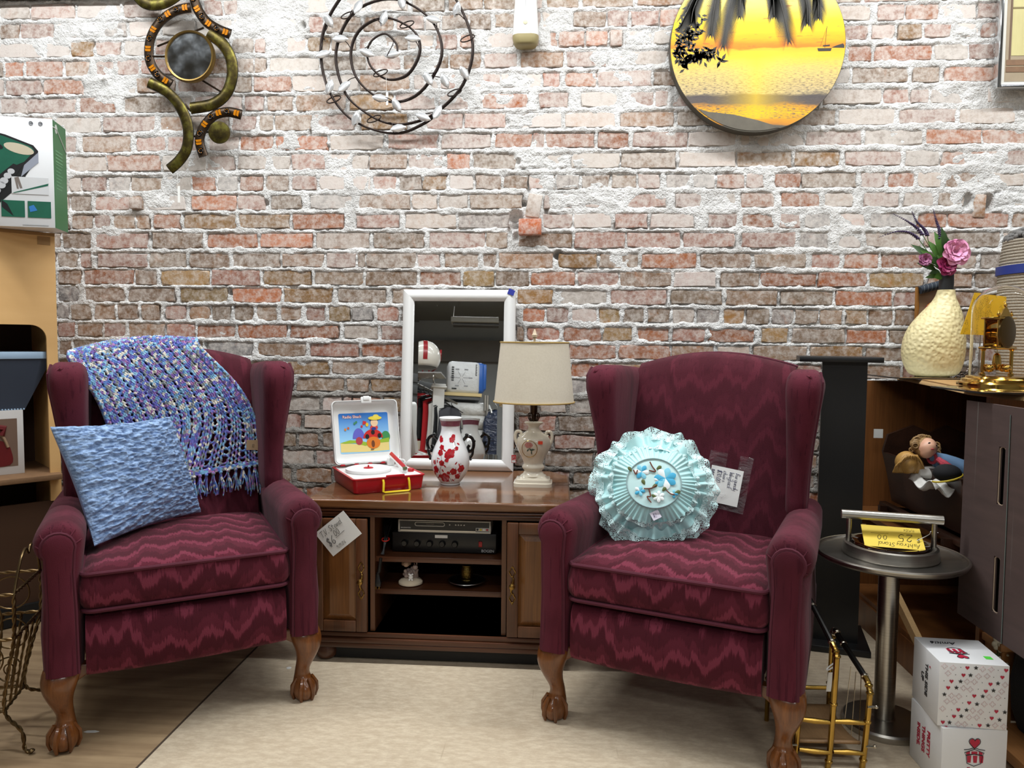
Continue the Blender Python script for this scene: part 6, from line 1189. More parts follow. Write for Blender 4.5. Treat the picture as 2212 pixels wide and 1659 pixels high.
# cap and white cloth
cp = py(2046, 1022, 2.26); t = thing('cap', 'small black cap with yellow braid at the end of the cradle', 'cap', tuple(cp)); mb = MB(); mb.ball((0, 0, 0), .036, 20, 12, (1.1, .9, .75)); mb.build('crown', mk('black_felt', C(14, 14, 18), .9), t, 180)
mb = MB(); mb.tube([(.041*cos(a), -.034*sin(a), -.014+.012*cos(a)) for a in [pi*i/16 for i in range(17)]], .0028, 6); mb.build('braid', mk('yellow_braid', C(196, 170, 40), .6), t)
wp = py(1992, 1022, 2.34); t = thing('cloth', 'crumpled white cloth in the cradle beneath the dolls', 'cloth', (wp[0]+.055, wp[1], wp[2]-.035)); mb = MB(); mb.grid(lambda u, v: ((u-.5)*.11, (v-.5)*.17, .012*sin(14*u+6*v)+.010*sin(9*v-5*u)), 24, 24); mb.build('folds', LCE, t, 180, solid=.003)
# ---- smoking stand: steel tray on a column
BST = NT('brushed_steel'); n = BST; x_, y_, z_ = n.sep(n.co()); f = n.noise(n.scl(n.co(), (6, 6, 260)), 1, 3); n.set(col=n.mix(f, C(150, 146, 138), C(190, 186, 178)), rough=.3, metal=1.); BST = n.m
BSD = NT('brushed_steel_tray'); n = BSD; f = n.noise(n.scl(n.co(), (8, 140, 8)), 1, 3); n.set(col=n.mix(f, C(112, 108, 102), C(150, 146, 140)), rough=.34, metal=1.); BSD = n.m
b = pz(1912, 1560, 0); SXp, SYp = .897, 2.045; zt = py(1919, 1199, SYp)[2]; print('smoke', b, zt)
t = thing('smoking_stand', 'brushed steel smoking stand with round tray and carrying bar', 'smoking stand', (SXp, SYp, 0)); rT = .188
MB().lathe([(.105, 0), (.107, .004), (.107, .016), (.102, .021), (.035, .024), (.0, .024)], 48).build('base', BST, t)
MB().lathe([(.032, .022), (.0265, .026), (.0265, zt-.012), (.04, zt-.01)], 32, cap=False).build('column', BST, t)
MB().lathe([(.03, zt-.014), (rT-.01, zt-.010), (rT-.002, zt-.004), (rT, zt+.004), (rT-.004, zt+.008), (rT-.008, zt+.004), (rT-.014, zt), (.0, zt)], 64).build('tray', BSD, t)
mb = MB(); mb.tube([((rT-.002)*cos(a), (rT-.002)*sin(a), zt+.005) for a in [2*pi*i/64 for i in range(64)]], .004, 8, closed=True); mb.build('tray_rim', BST, t)
MB().lathe([(.118, zt), (.120, zt+.004), (.116, zt+.030), (.110, zt+.033), (.100, zt+.030), (.098, zt+.008), (.0, zt+.008)], 56).build('ring', BST, t)
A0 = radians(-12); hb = zt+.105
for s in (-1, 1): mb = MB(); mb.tube([(s*.105*cos(A0), s*.105*sin(A0), zt+.028), (s*.105*cos(A0), s*.105*sin(A0), hb)], .007, 12); mb.build('post', BST, t)
mb = MB(); mb.tube([(-.125*cos(A0), -.125*sin(A0), hb), (.125*cos(A0), .125*sin(A0), hb)], .0125, 16); mb.build('bar', BST, t)
n = NT('amber_glass'); n.set(col=C(34, 12, 4), rough=.05, spec=.8, coat=1.); AMB = n.m; t = thing('ashtray', 'dark amber glass ashtray set in the smoking stand', 'ashtray', (SXp, SYp, zt+.0085)); mb = MB(); rings = []
for r, z in ((.06, 0), (.088, .004), (.094, .022), (.092, .028), (.080, .026), (.074, .010), (.0, .008)): rings.append([(r*(1+(.03 if (i % 4 < 2 and z > .02) else 0))*cos(2*pi*i/48), r*sin(2*pi*i/48), z) for i in range(48)])
mb.loft(rings); mb.build('bowl', AMB, t, 40)
YC = mk('yellow_card', C(226, 196, 70), .6, var=.04); t = thing('price_card', 'yellow price card lying in the ashtray on the smoking stand', 'price card', (SXp, SYp-.01, zt+.052)); Mx = Matrix.Rotation(radians(-14), 4, 'Z') @ Matrix.Rotation(radians(24), 4, 'X')
w_, h_ = .073, .046; mb = MB(); mb.X = Mx; mb.box((0, 0, 0), (2*w_, 2*h_, .001)); mb.build('card', YC, t)
mb = MB(); mb.X = Mx @ Matrix.Rotation(pi, 4, 'Z'); hand(mb, 'Ashtray Stand', -.062, .024, .017, .0010, adv=.92); hand(mb, '$', -.068, -.002, .018, .0010); hand(mb, '25', -.05, -.014, .030, .0015, adv=1.3); hand(mb, '00', .012, -.006, .020, .0012, adv=1.4); mb.tube([(.008, -.014, .0006), (.052, -.012, .0006)], .0008, 5, flat=.4); hand(mb, '10/9/26', -.06, -.038, .009, .0005); mb.build('writing', INK, t)
mb = MB(); mb.tube(spline([(.05, -.03, .0), (.09, -.01, .012), (.105, .01, .016), (.125, .012, .012)], 6), .0008, 5); mb.build('tie_string', PAPER, t)
# ---- brass magazine rack
BR = mk('worn_brass', C(176, 142, 70), .25, 1., var=.3, vs=30); BKH = mk('blackened_brass', C(26, 24, 22), .4, .5); BRS = mk('bright_steel', C(190, 182, 166), .2, 1.)
f0 = pz(1718, 1656, 0); f1 = pz(1862, 1654, 0); t = thing('magazine_rack', 'brass bamboo style magazine rack with wooden base beside the right chair', 'magazine rack', ((f0[0]+f1[0])/2, f0[1], 0), radians(2)); hwid = (f1[0]-f0[0])/2; print('rack', f0, f1)
DEPR = .22
for i, (x, zf, zp, tl) in enumerate(((-hwid, .245, .285, .01), (0, .29, .372, .012), (hwid, .205, .268, .012))):
    x2 = x+(.025 if i < 2 else .0)
    path = [(x-.006, 0, .0), (x, .002, .06), (x+.008, .004, zf-.03), (x+.010, .012, zf-.006), (x+.008, .035, zf+.014), (x+.004, DEPR-.045, zp-.012), (x+.002, DEPR-.02, zp), (x, DEPR-.006, zp-.010), (x, DEPR, zp-.04), (x-.002, DEPR+.006, .0)]
    P = spline(path, 6); cut0, cut1 = 24, 42
    mb = MB(); mb.tube(P[cut1:], .0062, 10); mb.build('hoop_leg', BR, t); mb = MB(); mb.tube(P[:cut0+1], .0072, 10); h = mb.build('hoop', BR, t)
    mb = MB(); mb.tube(P[cut0:cut1+1], .0075, 10); mb.build('hoop_grip', BKH, t)
    for q in (3, 9, 14, 20, cut0, cut0+5, cut0+10, cut0+15, cut1, 47, 51):
        if q < len(P)-1:
            a, b = Vector(P[q]), Vector(P[q+1]); d = (b-a).normalized(); mb = MB(); mb.tube([a-d*.004, a-d*.002, a+d*.002, a+d*.004], [.0075, .0095, .0095, .0075], 10); mb.build('bamboo_knuckle', BRS if cut0 <= q <= cut1 else BR, h)
for z, y, o_ in ((.043, -.001, .004), (.118, .003, .006)):
    for xa, xb in ((-hwid, 0), (0, hwid)):
        mb = MB(); mb.tube([(xa+.006, y, z+.004*(xa < 0)), ((xa+xb)/2, y, z), (xb-.002, y, z-.003)], [.0052, .0074, .0052], 10); mb.build('cross_bar', BR, t)
for xa, xb in ((-hwid, 0), (0, hwid)): mb = MB(); mb.tube([(xa, DEPR, .10), (xb, DEPR+.001, .10)], .006, 10); mb.build('rear_bar', BR, t)
for s in (-1, 1):
    for q in range(3): mb = MB(); mb.tube([(s*hwid+.006, .05+.03*q, .21 if s > 0 else .23), (s*hwid-.002, .03+.045*q, .045)], .0011, 5); mb.build('side_wire', BRS, t)
    for z in (.06, .16): mb = MB(); mb.tube([(s*hwid, -.004, z), (s*hwid+s*.020, -.004, z)], .003, 8); mb.ball((s*(hwid+.021), -.004, z), .005, 8, 6); mb.build('end_peg', BRS, t)
mb = MB(); mb.grid(lambda u, v: (-hwid+.006+(2*hwid-.012)*u, .012+(DEPR-.03)*v, .042+.018*(2*v-1)**2), 6, 14); mb.build('base_board', wood('rack_board', C(130, 98, 64), C(166, 130, 90), .5, axis=1), t, 60, solid=.007)
mb = MB().at(.008, .04, .20, rx=.2); mb.box((0, 0, 0), (.012, .001, .055)); mb.build('price_tag', PAPER, t)
mb = MB(); mb.tube([(.008+.012*cos(a), .03+.006*sin(a), .245+.01*cos(a)) for a in [2*pi*i/14 for i in range(14)]], .0018, 5, closed=True); mb.build('tag_tie', PAPER, t)
# ---- two white gift boxes
GBX = mk('white_gift_box', C(222, 222, 222), .45, var=.02); GRD = mk('print_crimson', C(176, 26, 58), .5); GBK = mk('print_black', C(36, 36, 38), .5); GPK = mk('print_blush', C(206, 170, 172), .6)
def heart(cx, cz, r, n=14): return [(cx+r*.9*(sin(a)**3), cz+r*(13*cos(a)-5*cos(2*a)-2*cos(3*a)-cos(4*a))/16) for a in [2*pi*i/n for i in range(n)]]
def star(cx, cz, r): return [(cx+(r if i % 2 == 0 else r*.42)*sin(2*pi*i/10), cz+(r if i % 2 == 0 else r*.42)*cos(2*pi*i/10)) for i in range(10)]
def printed(par, polys, m, nm, X):
    mb = MB(); mb.X = X
    for P in polys:
        c = (sum(q[0] for q in P)/len(P), sum(q[1] for q in P)/len(P)); mb.raw([(q[0], q[1], .0005) for q in P]+[(c[0], c[1], .0005)], [(i, (i+1) % len(P), len(P)) for i in range(len(P))])
    return mb.build(nm, m, par, 0)
def ringp(mb, P, r=.0008): mb.tube([(a, b, .0004) for a, b in P], r, 4, closed=True)
def gift_logo(par, X, s=1.):
    printed(par, [heart(0, .030*s, .016*s)]+[[(-.02*s+.0165*s*k, -.006*s), (-.008*s+.0165*s*k, -.006*s), (-.009*s+.0165*s*k, -.026*s), (-.018*s+.0165*s*k, -.026*s)] for k in range(3)]+[[(-.022*s, .004*s), (-.012*s, .006*s), (-.012*s, -.002*s), (-.022*s, -.003*s)], [(-.008*s, .006*s), (.008*s, .006*s), (.008*s, -.002*s), (-.008*s, -.002*s)], [(.012*s, .006*s), (.022*s, .004*s), (.022*s, -.003*s), (.012*s, -.002*s)]], GRD, 'logo_red', X)
    mb = MB(); mb.X = X; ringp(mb, [(-.026*s, .002*s), (0, .012*s), (.026*s, .002*s), (.023*s, -.005*s), (0, -.001*s), (-.023*s, -.005*s)]); ringp(mb, [(-.022*s, -.006*s), (0, -.002*s), (.022*s, -.006*s), (.019*s, -.028*s), (0, -.036*s), (-.019*s, -.028*s)]); ringp(mb, heart(0, .030*s, .0175*s, 20)); mb.tube([(a, b, .0004) for a, b in spline([(-.028*s, .010*s), (-.014*s, .012*s), (0, .016*s), (.014*s, .012*s), (.028*s, .010*s)], 4)], .0008, 4)
    mb.build('logo_lines', GBK, par)
def gift_box(lab, loc, rz, S_):
    t = thing('gift_box', lab, 'box', loc, rz, 'white gift boxes'); w, d, h = S_
    mb = MB(); mb.bx(-w/2, w/2, 0, d, 0, h, .0012); mb.build('carton', GBX, t); return t
bw, bd, bh = .148, .15, .150
b1 = pz(2030, 1706, 0); t = gift_box('white gift box reading PRETTY THINGS INSIDE at the bottom of the pile', (b1[0]+bw/2, b1[1], 0), radians(1), (bw, bd, bh)); print('gift', b1)
FX = lambda z: frame((0, -.0006, z), (1, 0, 0), (0, 0, 1)); gift_logo(t, FX(.092), .85); lettering('Amitié', .03, frame((0, -.0008, .038), (1, 0, 0), (0, 0, 1)), GBK, t, italic=.3); printed(t, [heart(-.012, .056, .004)], GRD, 'logo_heart', frame((0, -.0006, 0), (1, 0, 0), (0, 0, 1)))
for i, w in enumerate(('PRETTY', 'THINGS', 'INSIDE.')): lettering(w, .0185, frame((-bw/2-.0008, bd*.40+.024*i, .078), (0, 0, -1), (0, -1, 0)), GRD, t, bold=.0004, italic=-.1)
printed(t, [(heart if k % 2 else star)(-bw/2+.012+.02*k, .008+.012*(k % 3), .0042) for k in range(7)], GRD, 'lid_print', frame((0, 0, bh+.0004), (1, 0, 0), (0, 1, 0)))
t = gift_box('white gift box printed with hearts and stars on top of the pile', (b1[0]+bw/2-.006, b1[1]+.004, bh+.0008), radians(-4), (bw+.004, bd, bh+.004)); hh = bh+.004
Hs, Ss, Fs, Ds = [], [], [], []; g = random.Random(12)
for i in range(9):
    for j in range(9):
        x, z = -bw/2+.010+.0165*i+.008*(j % 2)+g.uniform(-.002, .002), .009+.0168*j+g.uniform(-.002, .002)
        if abs(x) > bw/2-.004: continue
        k = (i*2+j*3) % 5; (Hs.append(heart(x, z, .0052)) if k in (0,) else Ss.append(star(x, z, .0058)) if k in (2,) else Fs.append((x, z)) if k in (1, 4) else Ds.append([(x+.0010*cos(a), z+.0010*sin(a)) for a in [2*pi*q/6 for q in range(6)]]))
FR0 = frame((0, -.0006, 0), (1, 0, 0), (0, 0, 1)); tag(printed(t, Hs, GRD, 'hearts', FR0), kind='stuff'); tag(printed(t, Ss+Ds, GBK, 'stars', FR0), kind='stuff')
mb = MB(); mb.X = FR0
for x, z in Fs: ringp(mb, [(x+.0052*(1+.35*cos(4*a))*cos(a), z+.0052*(1+.35*cos(4*a))*sin(a)) for a in [2*pi*q/20 for q in range(20)]], .0004)
tag(mb.build('blossoms', GPK, t), kind='stuff')
TX = frame((-.010, .062, hh+.0004), (-1, 0, 0), (0, -1, 0)); gift_logo(t, TX, .8); lettering('Amitié', .022, frame((-.02, .118, hh+.0006), (-1, 0, 0), (0, -1, 0)), GBK, t, italic=.3); MB().bx(.040, .056, .032, .048, hh, hh+.0008).build('green_sticker', mk('green_sticker', C(80, 200, 60), .6), t)
for i, w in enumerate(('TH S S DE', ' UP')): lettering(('THIS SIDE', 'UP')[i], .019, frame((-bw/2-.0030, bd*.45+.022*i, .080), (0, 0, -1), (0, -1, 0)), GBK, t, bold=.0003)
printed(t, [heart(0, 0, .004)], GRD, 'side_heart', frame((-bw/2-.0032, bd*.32, .12), (0, -1, 0), (0, 0, 1)))
# ---- pale artificial flowers behind the boxes, boards at the bottom right
q0 = py(2162, 1420, 2.02); t = thing('silk_flowers', 'small bunch of cream silk flowers behind the gift boxes', 'flowers', (q0[0], 2.02, 0)); WFL = mk('cream_petals', C(206, 200, 178), .7, var=.1); g = random.Random(2)
for px, y in ((2160, 1378), (2166, 1395), (2172, 1412), (2160, 1425), (2170, 1432), (2155, 1390), (2156, 1490)):
    c = py(px, y, 2.02)-np.array((q0[0], 2.02, 0)); r0 = g.uniform(.010, .018); mb = MB()
    for k in range(6): a = 2*pi*k/6; mb.ball((c[0]+r0*.6*cos(a), c[1]-.004, c[2]+r0*.6*sin(a)), r0*.55, 8, 6, (1, .5, 1))
    mb.ball((c[0], c[1]-.01, c[2]), r0*.35, 8, 6); mb.build('blossom', WFL, t, 180); mb = MB(); mb.tube([(0, 0, .0), (c[0]*.6, 0, c[2]*.6), tuple(c)], .0015, 5); mb.build('stem', GRN2, t)
for px, y in ((2178, 1420), (2180, 1440), (2150, 1410)): mb = MB(); c = py(px, y, 2.02)-np.array((q0[0], 2.02, 0)); leafm(mb, c*.85, c, .012); mb.build('leaf', GRN2, t, 180)
PLK = wood('pine_board', C(120, 76, 40), C(178, 126, 74), .5, ring=8, grain=40, axis=1); a = pz(2152, 1598, .05); t = thing('pine_board', 'short pine board lying on the floor at the bottom right corner', 'board', (a[0], 1.80, 0)); MB().bx(.0, .5, -.25, .19, .022, .05, .002).build('plank', PLK, t); MB().bx(.03, .06, -.25, .19, 0, .022).build('batten', PLK, t)
a = py(2158, 1480, 2.0); t = thing('pine_shelf', 'pine shelf board standing behind the gift boxes', 'shelf', (a[0]+.01, 2.0, 0)); MB().bx(-.01, .40, .0, .09, .235, .255, .002).build('shelf_board', PLK, t); MB().bx(.0, .03, .01, .09, 0, .235).build('leg_board', PLK, t); MB().bx(.36, .39, .01, .09, 0, .235).build('leg_board', PLK, t)
a = py(2192, 1530, 1.96); t = thing('dark_basket', 'dark woven bag under the pine shelf', 'bag', (a[0]+.08, 1.92, .052)); mb = MB(); mb.loft([[(x, y, z) for x, y in ring_box(0, 0, .085*k, .07*k, .03, 4)] for z, k in ((0, .85), (.05, 1), (.13, 1.05), (.2, .95))]); mb.build('bag_body', mk('dark_weave', C(30, 32, 36), .9, bs=250, bstr=1., var=.5, vs=150), t); mb = MB(); mb.tube(spline([(-.04, -.07, .19), (-.02, -.075, .225), (.02, -.075, .225), (.04, -.07, .19)], 6), .005, 6); mb.build('bag_handle', mk('blue_strap', C(30, 50, 110), .7), t)
# ================================================================ left hand side
KR = NT('kiosk_board'); n = KR; o = n.co(); f = n.noise(n.scl(o, (3, 3, 14)), 1, 4); n.set(col=n.mix(f, C(204, 158, 98), C(226, 184, 124)), rough=.6); KR = n.m
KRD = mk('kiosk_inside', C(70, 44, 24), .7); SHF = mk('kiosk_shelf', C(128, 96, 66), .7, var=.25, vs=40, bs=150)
KA = radians(48); kr = py(126, 800, 2.62); print('kiosk', kr)
t = thing('display_cabinet', 'tan board display cabinet with rounded opening at the left edge', 'cabinet', (kr[0], kr[1], 0), KA); KI = t; KH = 1.425; Lk = .62; Dk = .36
# local x runs along the front (0 = far right corner, negative towards the viewer), y into the cabinet
z0, z1 = .545, 1.09
mb = MB(); mb.bx(-Lk, 0, 0, .012, z1, KH); mb.bx(-.035, 0, 0, .012, .44, z1); mb.bx(-Lk, -Lk+.035, 0, .012, .44, z1)
mb.prism([(-.035, z1)]+[(-.035-.05+.05*cos(a), z1-.05+.05*sin(a)) for a in [pi/2*i/8 for i in range(9)]][::1]+[(-.085, z1)], 0, .012, 'xz'); mb.build('front_panel', KR, t, 0)
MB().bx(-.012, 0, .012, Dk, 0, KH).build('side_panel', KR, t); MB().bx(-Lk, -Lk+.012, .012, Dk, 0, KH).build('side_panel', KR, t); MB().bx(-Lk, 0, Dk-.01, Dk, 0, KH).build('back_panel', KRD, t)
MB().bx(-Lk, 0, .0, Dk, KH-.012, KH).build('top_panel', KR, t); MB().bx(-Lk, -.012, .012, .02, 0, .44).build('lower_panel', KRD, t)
mb = MB(); mb.bx(-Lk, -.006, -.05, Dk-.01, .525, .545, .002); mb.build('shelf', SHF, t)
MB().bx(-.30, -.012, -.006, .012, 0, .07).build('kick_plate', BLACKM, t); MB().bx(-.055, -.015, -.0016, 0, KH-.045, KH-.015).build('tape_patch', mk('kraft_patch', C(156, 120, 74), .6), t)
Rk = Matrix.Rotation(KA, 3, 'Z')
def kl(px, pyv, yl):
    w = pplane(px, pyv, np.array(kr)*np.array((1, 1, 0))+np.array(Rk @ Vector((0, yl, 0))), np.array(Rk @ Vector((0, 1, 0)))); v = Rk.transposed() @ Vector(w-np.array((kr[0], kr[1], 0))); return v
# box with a photograph of a red handbag
v = kl(55, 1020, .05); PB_ = mk('photo_box', C(196, 192, 188), .5); w3 = Vector((kr[0], kr[1], 0))+Rk @ Vector((v.x, .06, .545)); t = thing('photo_box', 'white box with a picture of a red handbag on the cabinet shelf', 'box', tuple(w3), KA); zt_ = kl(52, 885, .06).z-.545; bwid = .34
MB().bx(-bwid, 0, 0, .16, 0, zt_, .001).build('carton', PB_, t); MB().bx(-bwid+.02, -.02, -.0012, 0, .03, zt_-.03).build('photo', mk('photo_brown', C(112, 90, 76), .4), t)
RB = mk('photo_red', C(96, 24, 26), .4, var=.3, vs=20); mb = MB(); mb.prism([(x-.09, z+.085) for x, z in spline([(-.05, -.045), (.045, -.05), (.05, .0), (.03, .035), (-.02, .045), (-.055, .02)], 4, True)], -.003, -.0013, 'xz'); mb.build('printed_bag', RB, t); mb = MB(); mb.tube(spline([(-.125, -.003, .10), (-.115, -.003, .145), (-.07, -.003, .145), (-.05, -.003, .10)], 6), .005, 6); mb.build('printed_strap', mk('photo_beige', C(150, 124, 98), .5), t)
mb = MB(); mb.tube([(-.07, -.002, .145), (-.06, -.002, .17), (-.10, -.002, .178)], .012, 6); mb.build('printed_flap', RB, t)
# blue-grey bin standing on it
BGR = mk('slate_bin', C(58, 66, 80), .5, var=.1); BGL = mk('pale_blue_rim', C(150, 174, 196), .5); zb = .545+zt_; zt2 = kl(110, 775, .02).z; vr_ = kl(112, 780, .02).x; vb_ = kl(56, 872, .05).x
w3 = Vector((kr[0], kr[1], 0))+Rk @ Vector((0, 0, zb)); t = thing('slate_bin', 'slate grey tapered bin with pale blue rim on top of the photo box', 'bin', tuple(w3), KA)
hh = zt2-zb; mb = MB(); mb.loft([[(vb_-.25, .07, 0), (vb_, .07, 0), (vb_, .20, 0), (vb_-.25, .20, 0)], [(vr_-.50, .022, hh), (vr_, .022, hh), (vr_, .30, hh), (vr_-.5, .30, hh)]]); mb.build('body', BGR, t, 0)
MB().bx(vr_-.5, vr_+.003, .016, .30, hh, hh+.026, .003).build('rim', BGL, t); mb = MB()
for q in range(26): mb.ball((vb_-.004-.0095*q, .066, .002), .0035, 6, 5)
tag(mb.build('beading', BGL, t), kind='stuff')
# ---- putting game box on top
GA = radians(17); g0 = py(119, 480, 2.50); t = thing('putting_game_box', 'green and white putting green game box on top of the display cabinet', 'box', (g0[0], g0[1], KH+.001), GA); gz = py(113, 262, 2.52)[2]-KH; Lg, Dg = .62, .125; print('golf', g0, gz)
GWH = mk('box_white', C(226, 228, 230), .35, var=.02); GGR = mk('box_green', C(26, 104, 54), .35, var=.15)
MB().bx(-Lg, 0, 0, Dg, 0, gz, .001).build('carton', GWH, t); MB().bx(0, .0012, .001, Dg-.001, .001, gz-.001).build('green_side', GGR, t)
GMAT, GDK, BALL = mk('print_baize', C(18, 92, 70), .5, var=.2, vs=30), mk('print_black_rim', C(26, 26, 28), .4), mk('print_ball', C(196, 198, 202), .4)
kk = .37/237   # metres per pixel on the front
def gp(px, y): return ((px-119)*kk*1.18, (497-y)*kk)
def gflat(P, d, m, nm): mb = MB(); mb.prism([gp(*q) for q in P], -d, -d+.0004, 'xz'); mb.build(nm, m, t, 0)
gflat([(-60, 287), (0, 287), (40, 298), (86, 318), (94, 330), (90, 352), (72, 385), (68, 400), (20, 455), (-20, 500), (-60, 495)], .0008, GDK, 'mat_rim')
gflat([(-60, 291), (0, 291), (38, 302), (82, 321), (88, 330), (70, 355), (42, 372), (40, 400), (0, 445), (-60, 445)], .0012, GMAT, 'mat_green')
gflat([(94, 333), (94, 355), (64, 388), (70, 362)], .0014, mk('print_grey', C(150, 156, 170), .4), 'mat_side')
gflat([(38, 375), (52, 360), (66, 366), (52, 392), (20, 440), (-10, 470), (-40, 480), (-20, 440)], .0013, GDK, 'ball_channel')
for c, ru, rv, m, nm in (((62, 327), 25, 11, mk('print_sand', C(200, 190, 166), .4), 'sand_trap'), ((6, 305), 18, 9, mk('print_water', C(60, 110, 190), .4), 'water_trap'), ((22, 323), 14, 7, GDK, 'hole')):
    gflat([(c[0]+ru*cos(a), c[1]+rv*sin(a)+.25*ru*cos(a)) for a in [2*pi*i/20 for i in range(20)]], .0016, m, nm)
for x, y, r in ((7, 329, 7.5), (0, 341, 7), (22, 420, 8), (31, 408, 7.5), (36, 398, 7), (42, 387, 6.5), (48, 377, 6)): gflat([(x+r*cos(a), y+r*sin(a)) for a in [2*pi*i/16 for i in range(16)]], .0019, BALL, 'golf_ball')
PALE = mk('print_pale', C(208, 210, 212), .4)
for (a, b, c, d), m, nm in (((48, 388, 110, 425), PALE, 'inset_picture'), ((30, 440, 69, 476), GMAT, 'inset_picture'), ((74, 440, 113, 476), GMAT, 'inset_picture')): gflat([(a, b), (c, b), (c, d), (a, d)], .0016, m, nm)
gflat([(50, 423), (110, 400), (109, 405), (52, 424)], .002, GMAT, 'inset_mat'); gflat([(53, 390), (60, 388), (66, 412), (62, 413), (58, 398), (60, 414), (57, 414)], .0021, mk('print_trousers', C(120, 110, 104), .5), 'inset_golfer'); gflat([(31, 440), (40, 448), (50, 474), (31, 455)], .002, GDK, 'inset_channel'); gflat([(76, 452), (84, 448), (90, 460), (78, 464)], .002, mk('print_blue2', C(50, 120, 190), .4), 'inset_water')
for x in (83, 99):
    mb = MB(); c = gp(x, 270); mb.tube([(c[0]+.006*cos(a), -.0008, c[1]+.006*sin(a)) for a in [2*pi*i/16 for i in range(16)]], .0009, 5, closed=True); mb.build('icon_ring', mk('print_slate', C(70, 76, 88), .5), t); MB().bx(c[0]-.004, c[0]+.004, -.001, -.0005, c[1]-.0012, c[1]+.0012).build('icon_bar', mk('print_slate2', C(70, 76, 88), .5), t)
mb = MB()
for r in range(4): mb.bx(.0012, .0017, .018, .085, gz*.72-.012*r, gz*.72-.012*r+.005)
for r in range(8): mb.bx(.0012, .0017, .02, .02+.062*(1-.15*(r % 3)), gz*.60-.012*r, gz*.60-.012*r+.003)
tag(mb.build('small_print', mk('print_faint', C(96, 150, 110), .5), t), kind='stuff')
mb = MB(); mb.tube([(.0016, .0, gz*.93), (.0016, .03, gz*.93), (.0016, Dg, gz*.76)], .0022, 5); mb.ball((.0012, .03, gz*.93), .016, 14, 8, (.06, .8, 1)); mb.build('club_print', mk('print_silver', C(190, 196, 190), .4), t)
mb = MB()
for k in range(3): mb.bx(-.10+.0, -.02, -.0012, -.0006, .006+.0*k, .008)
mb.build('caption_line', PALE, t)
# ---- twisted wire rack on the floor
WRE = mk('bronze_wire', C(112, 92, 62), .35, .9, var=.35, vs=90)
w0 = pz(60, 1572, 0); t = thing('wire_basket', 'bronze twisted wire basket stand with scrolls beside the left armchair', 'wire basket', (w0[0]-.115, w0[1]-.05, 0), radians(20)); print('wire', w0)
def rope(mb, P, r=.0026, tw=160):
    P = spline(P, 6) if len(P) > 2 else [tuple(np.array(P[0])*(1-f)+np.array(P[1])*f) for f in [i/16 for i in range(17)]]
    P = [Vector(p) for p in P]; acc = 0; A = [[], []]
    fine = []
    for a, b in zip(P, P[1:]):
        m = max(1, int((b-a).length/.006))
        for i in range(m): fine.append(a+(b-a)*i/m)
    fine.append(P[-1])
    for i, p in enumerate(fine):
        d = (fine[min(i+1, len(fine)-1)]-fine[max(i-1, 0)]).normalized(); u = d.orthogonal().normalized() if i == 0 else (u-d*u.dot(d)).normalized(); w = d.cross(u); an = tw*.006*i
        for k in (0, 1): A[k].append(p+(u*cos(an+pi*k)+w*sin(an+pi*k))*r*.75)
    for k in (0, 1): mb.tube(A[k], r, 5)
hx, hy = .135, .10; Zr = (.40, .285, .09)
def corner(sx, sy, k): return (sx*hx*k, sy*hy*k)
for sx in (-1, 1):
    for sy in (-1, 1):
        mb = MB(); rope(mb, [(*corner(sx, sy, 1.3), .0), (*corner(sx, sy, 1.16), .006), (*corner(sx, sy, 1.10), .05), (*corner(sx, sy, .74), .09), (*corner(sx, sy, .86), .2), (*corner(sx, sy, 1.), .285), (*corner(sx, sy, 1.02), .40)], .0032); mb.build('post', WRE, t)
        mb = MB(); mb.ball((*corner(sx, sy, 1.3), .005), .008, 10, 6, (1, 1, .6)); mb.build('foot', WRE, t)
for z, k in ((.40, 1.02), (.285, 1.), (.09, .74)):
    mb = MB(); q = [corner(-1, -1, k), corner(1, -1, k), corner(1, 1, k), corner(-1, 1, k)]
    for i in range(4): a, b = q[i], q[(i+1) % 4]; rope(mb, [(*a, z), (*b, z)], .003)
    mb.build('rim', WRE, t)
for s in (-1, 1):
    for x in (-.065, .065):
        mb = MB(); mb.tube([(x+.045*cos(a), s*hy*1.01, .343+.045*sin(a)) for a in [2*pi*i/28 for i in range(28)]], .0022, 6, closed=True); mb.build('ring', WRE, t)
        mb = MB(); mb.tube([(x+.042*cos(a), s*hy*.92, .232+.042*sin(a)) for a in [2*pi*i/28 for i in range(28)]], .0022, 6, closed=True); mb.build('ring', WRE, t)
        mb = MB(); mb.tube([(x+(.006+.0052*i*.25)*cos(.42*i), s*hy*.80, .14+(.006+.0052*i*.25)*sin(.42*i)) for i in range(28)], .002, 6); mb.build('scroll', WRE, t)
    for x in (-.09, -.045, 0, .045, .09): mb = MB(); rope(mb, [(x*.74, s*hy*.74, .09), (x*.9, s*hy*.88, .2), (x, s*hy, .285)], .0022); mb.build('upright', WRE, t)
    mb = MB(); mb.tube(spline([(s*hx*1.02, -hy, .40), (s*hx*1.05, -hy*.6, .475), (s*hx*1.05, -.02, .495), (s*hx*1.05, 0, .478), (s*hx*1.05, .02, .495), (s*hx*1.05, hy*.6, .475), (s*hx*1.02, hy, .40)], 6), .0036, 8); mb.build('handle', WRE, t)
    for y in (-.05, 0, .05): mb = MB(); rope(mb, [(s*hx*.74, y*.74, .09), (s*hx*.88, y*.9, .2), (s*hx, y, .285)], .0022); mb.build('upright', WRE, t)
for y in (-.06, -.02, .02, .06): mb = MB(); mb.tube([(-hx*.74, y, .092), (hx*.74, y, .092)], .0018, 5); mb.build('floor_wire', WRE, t)
mb = MB().at(hx*.35, -hy*1.06, .33, ry=.2); mb.box((0, 0, 0), (.010, .0012, .05)); mb.build('price_tag', PAPER, t)
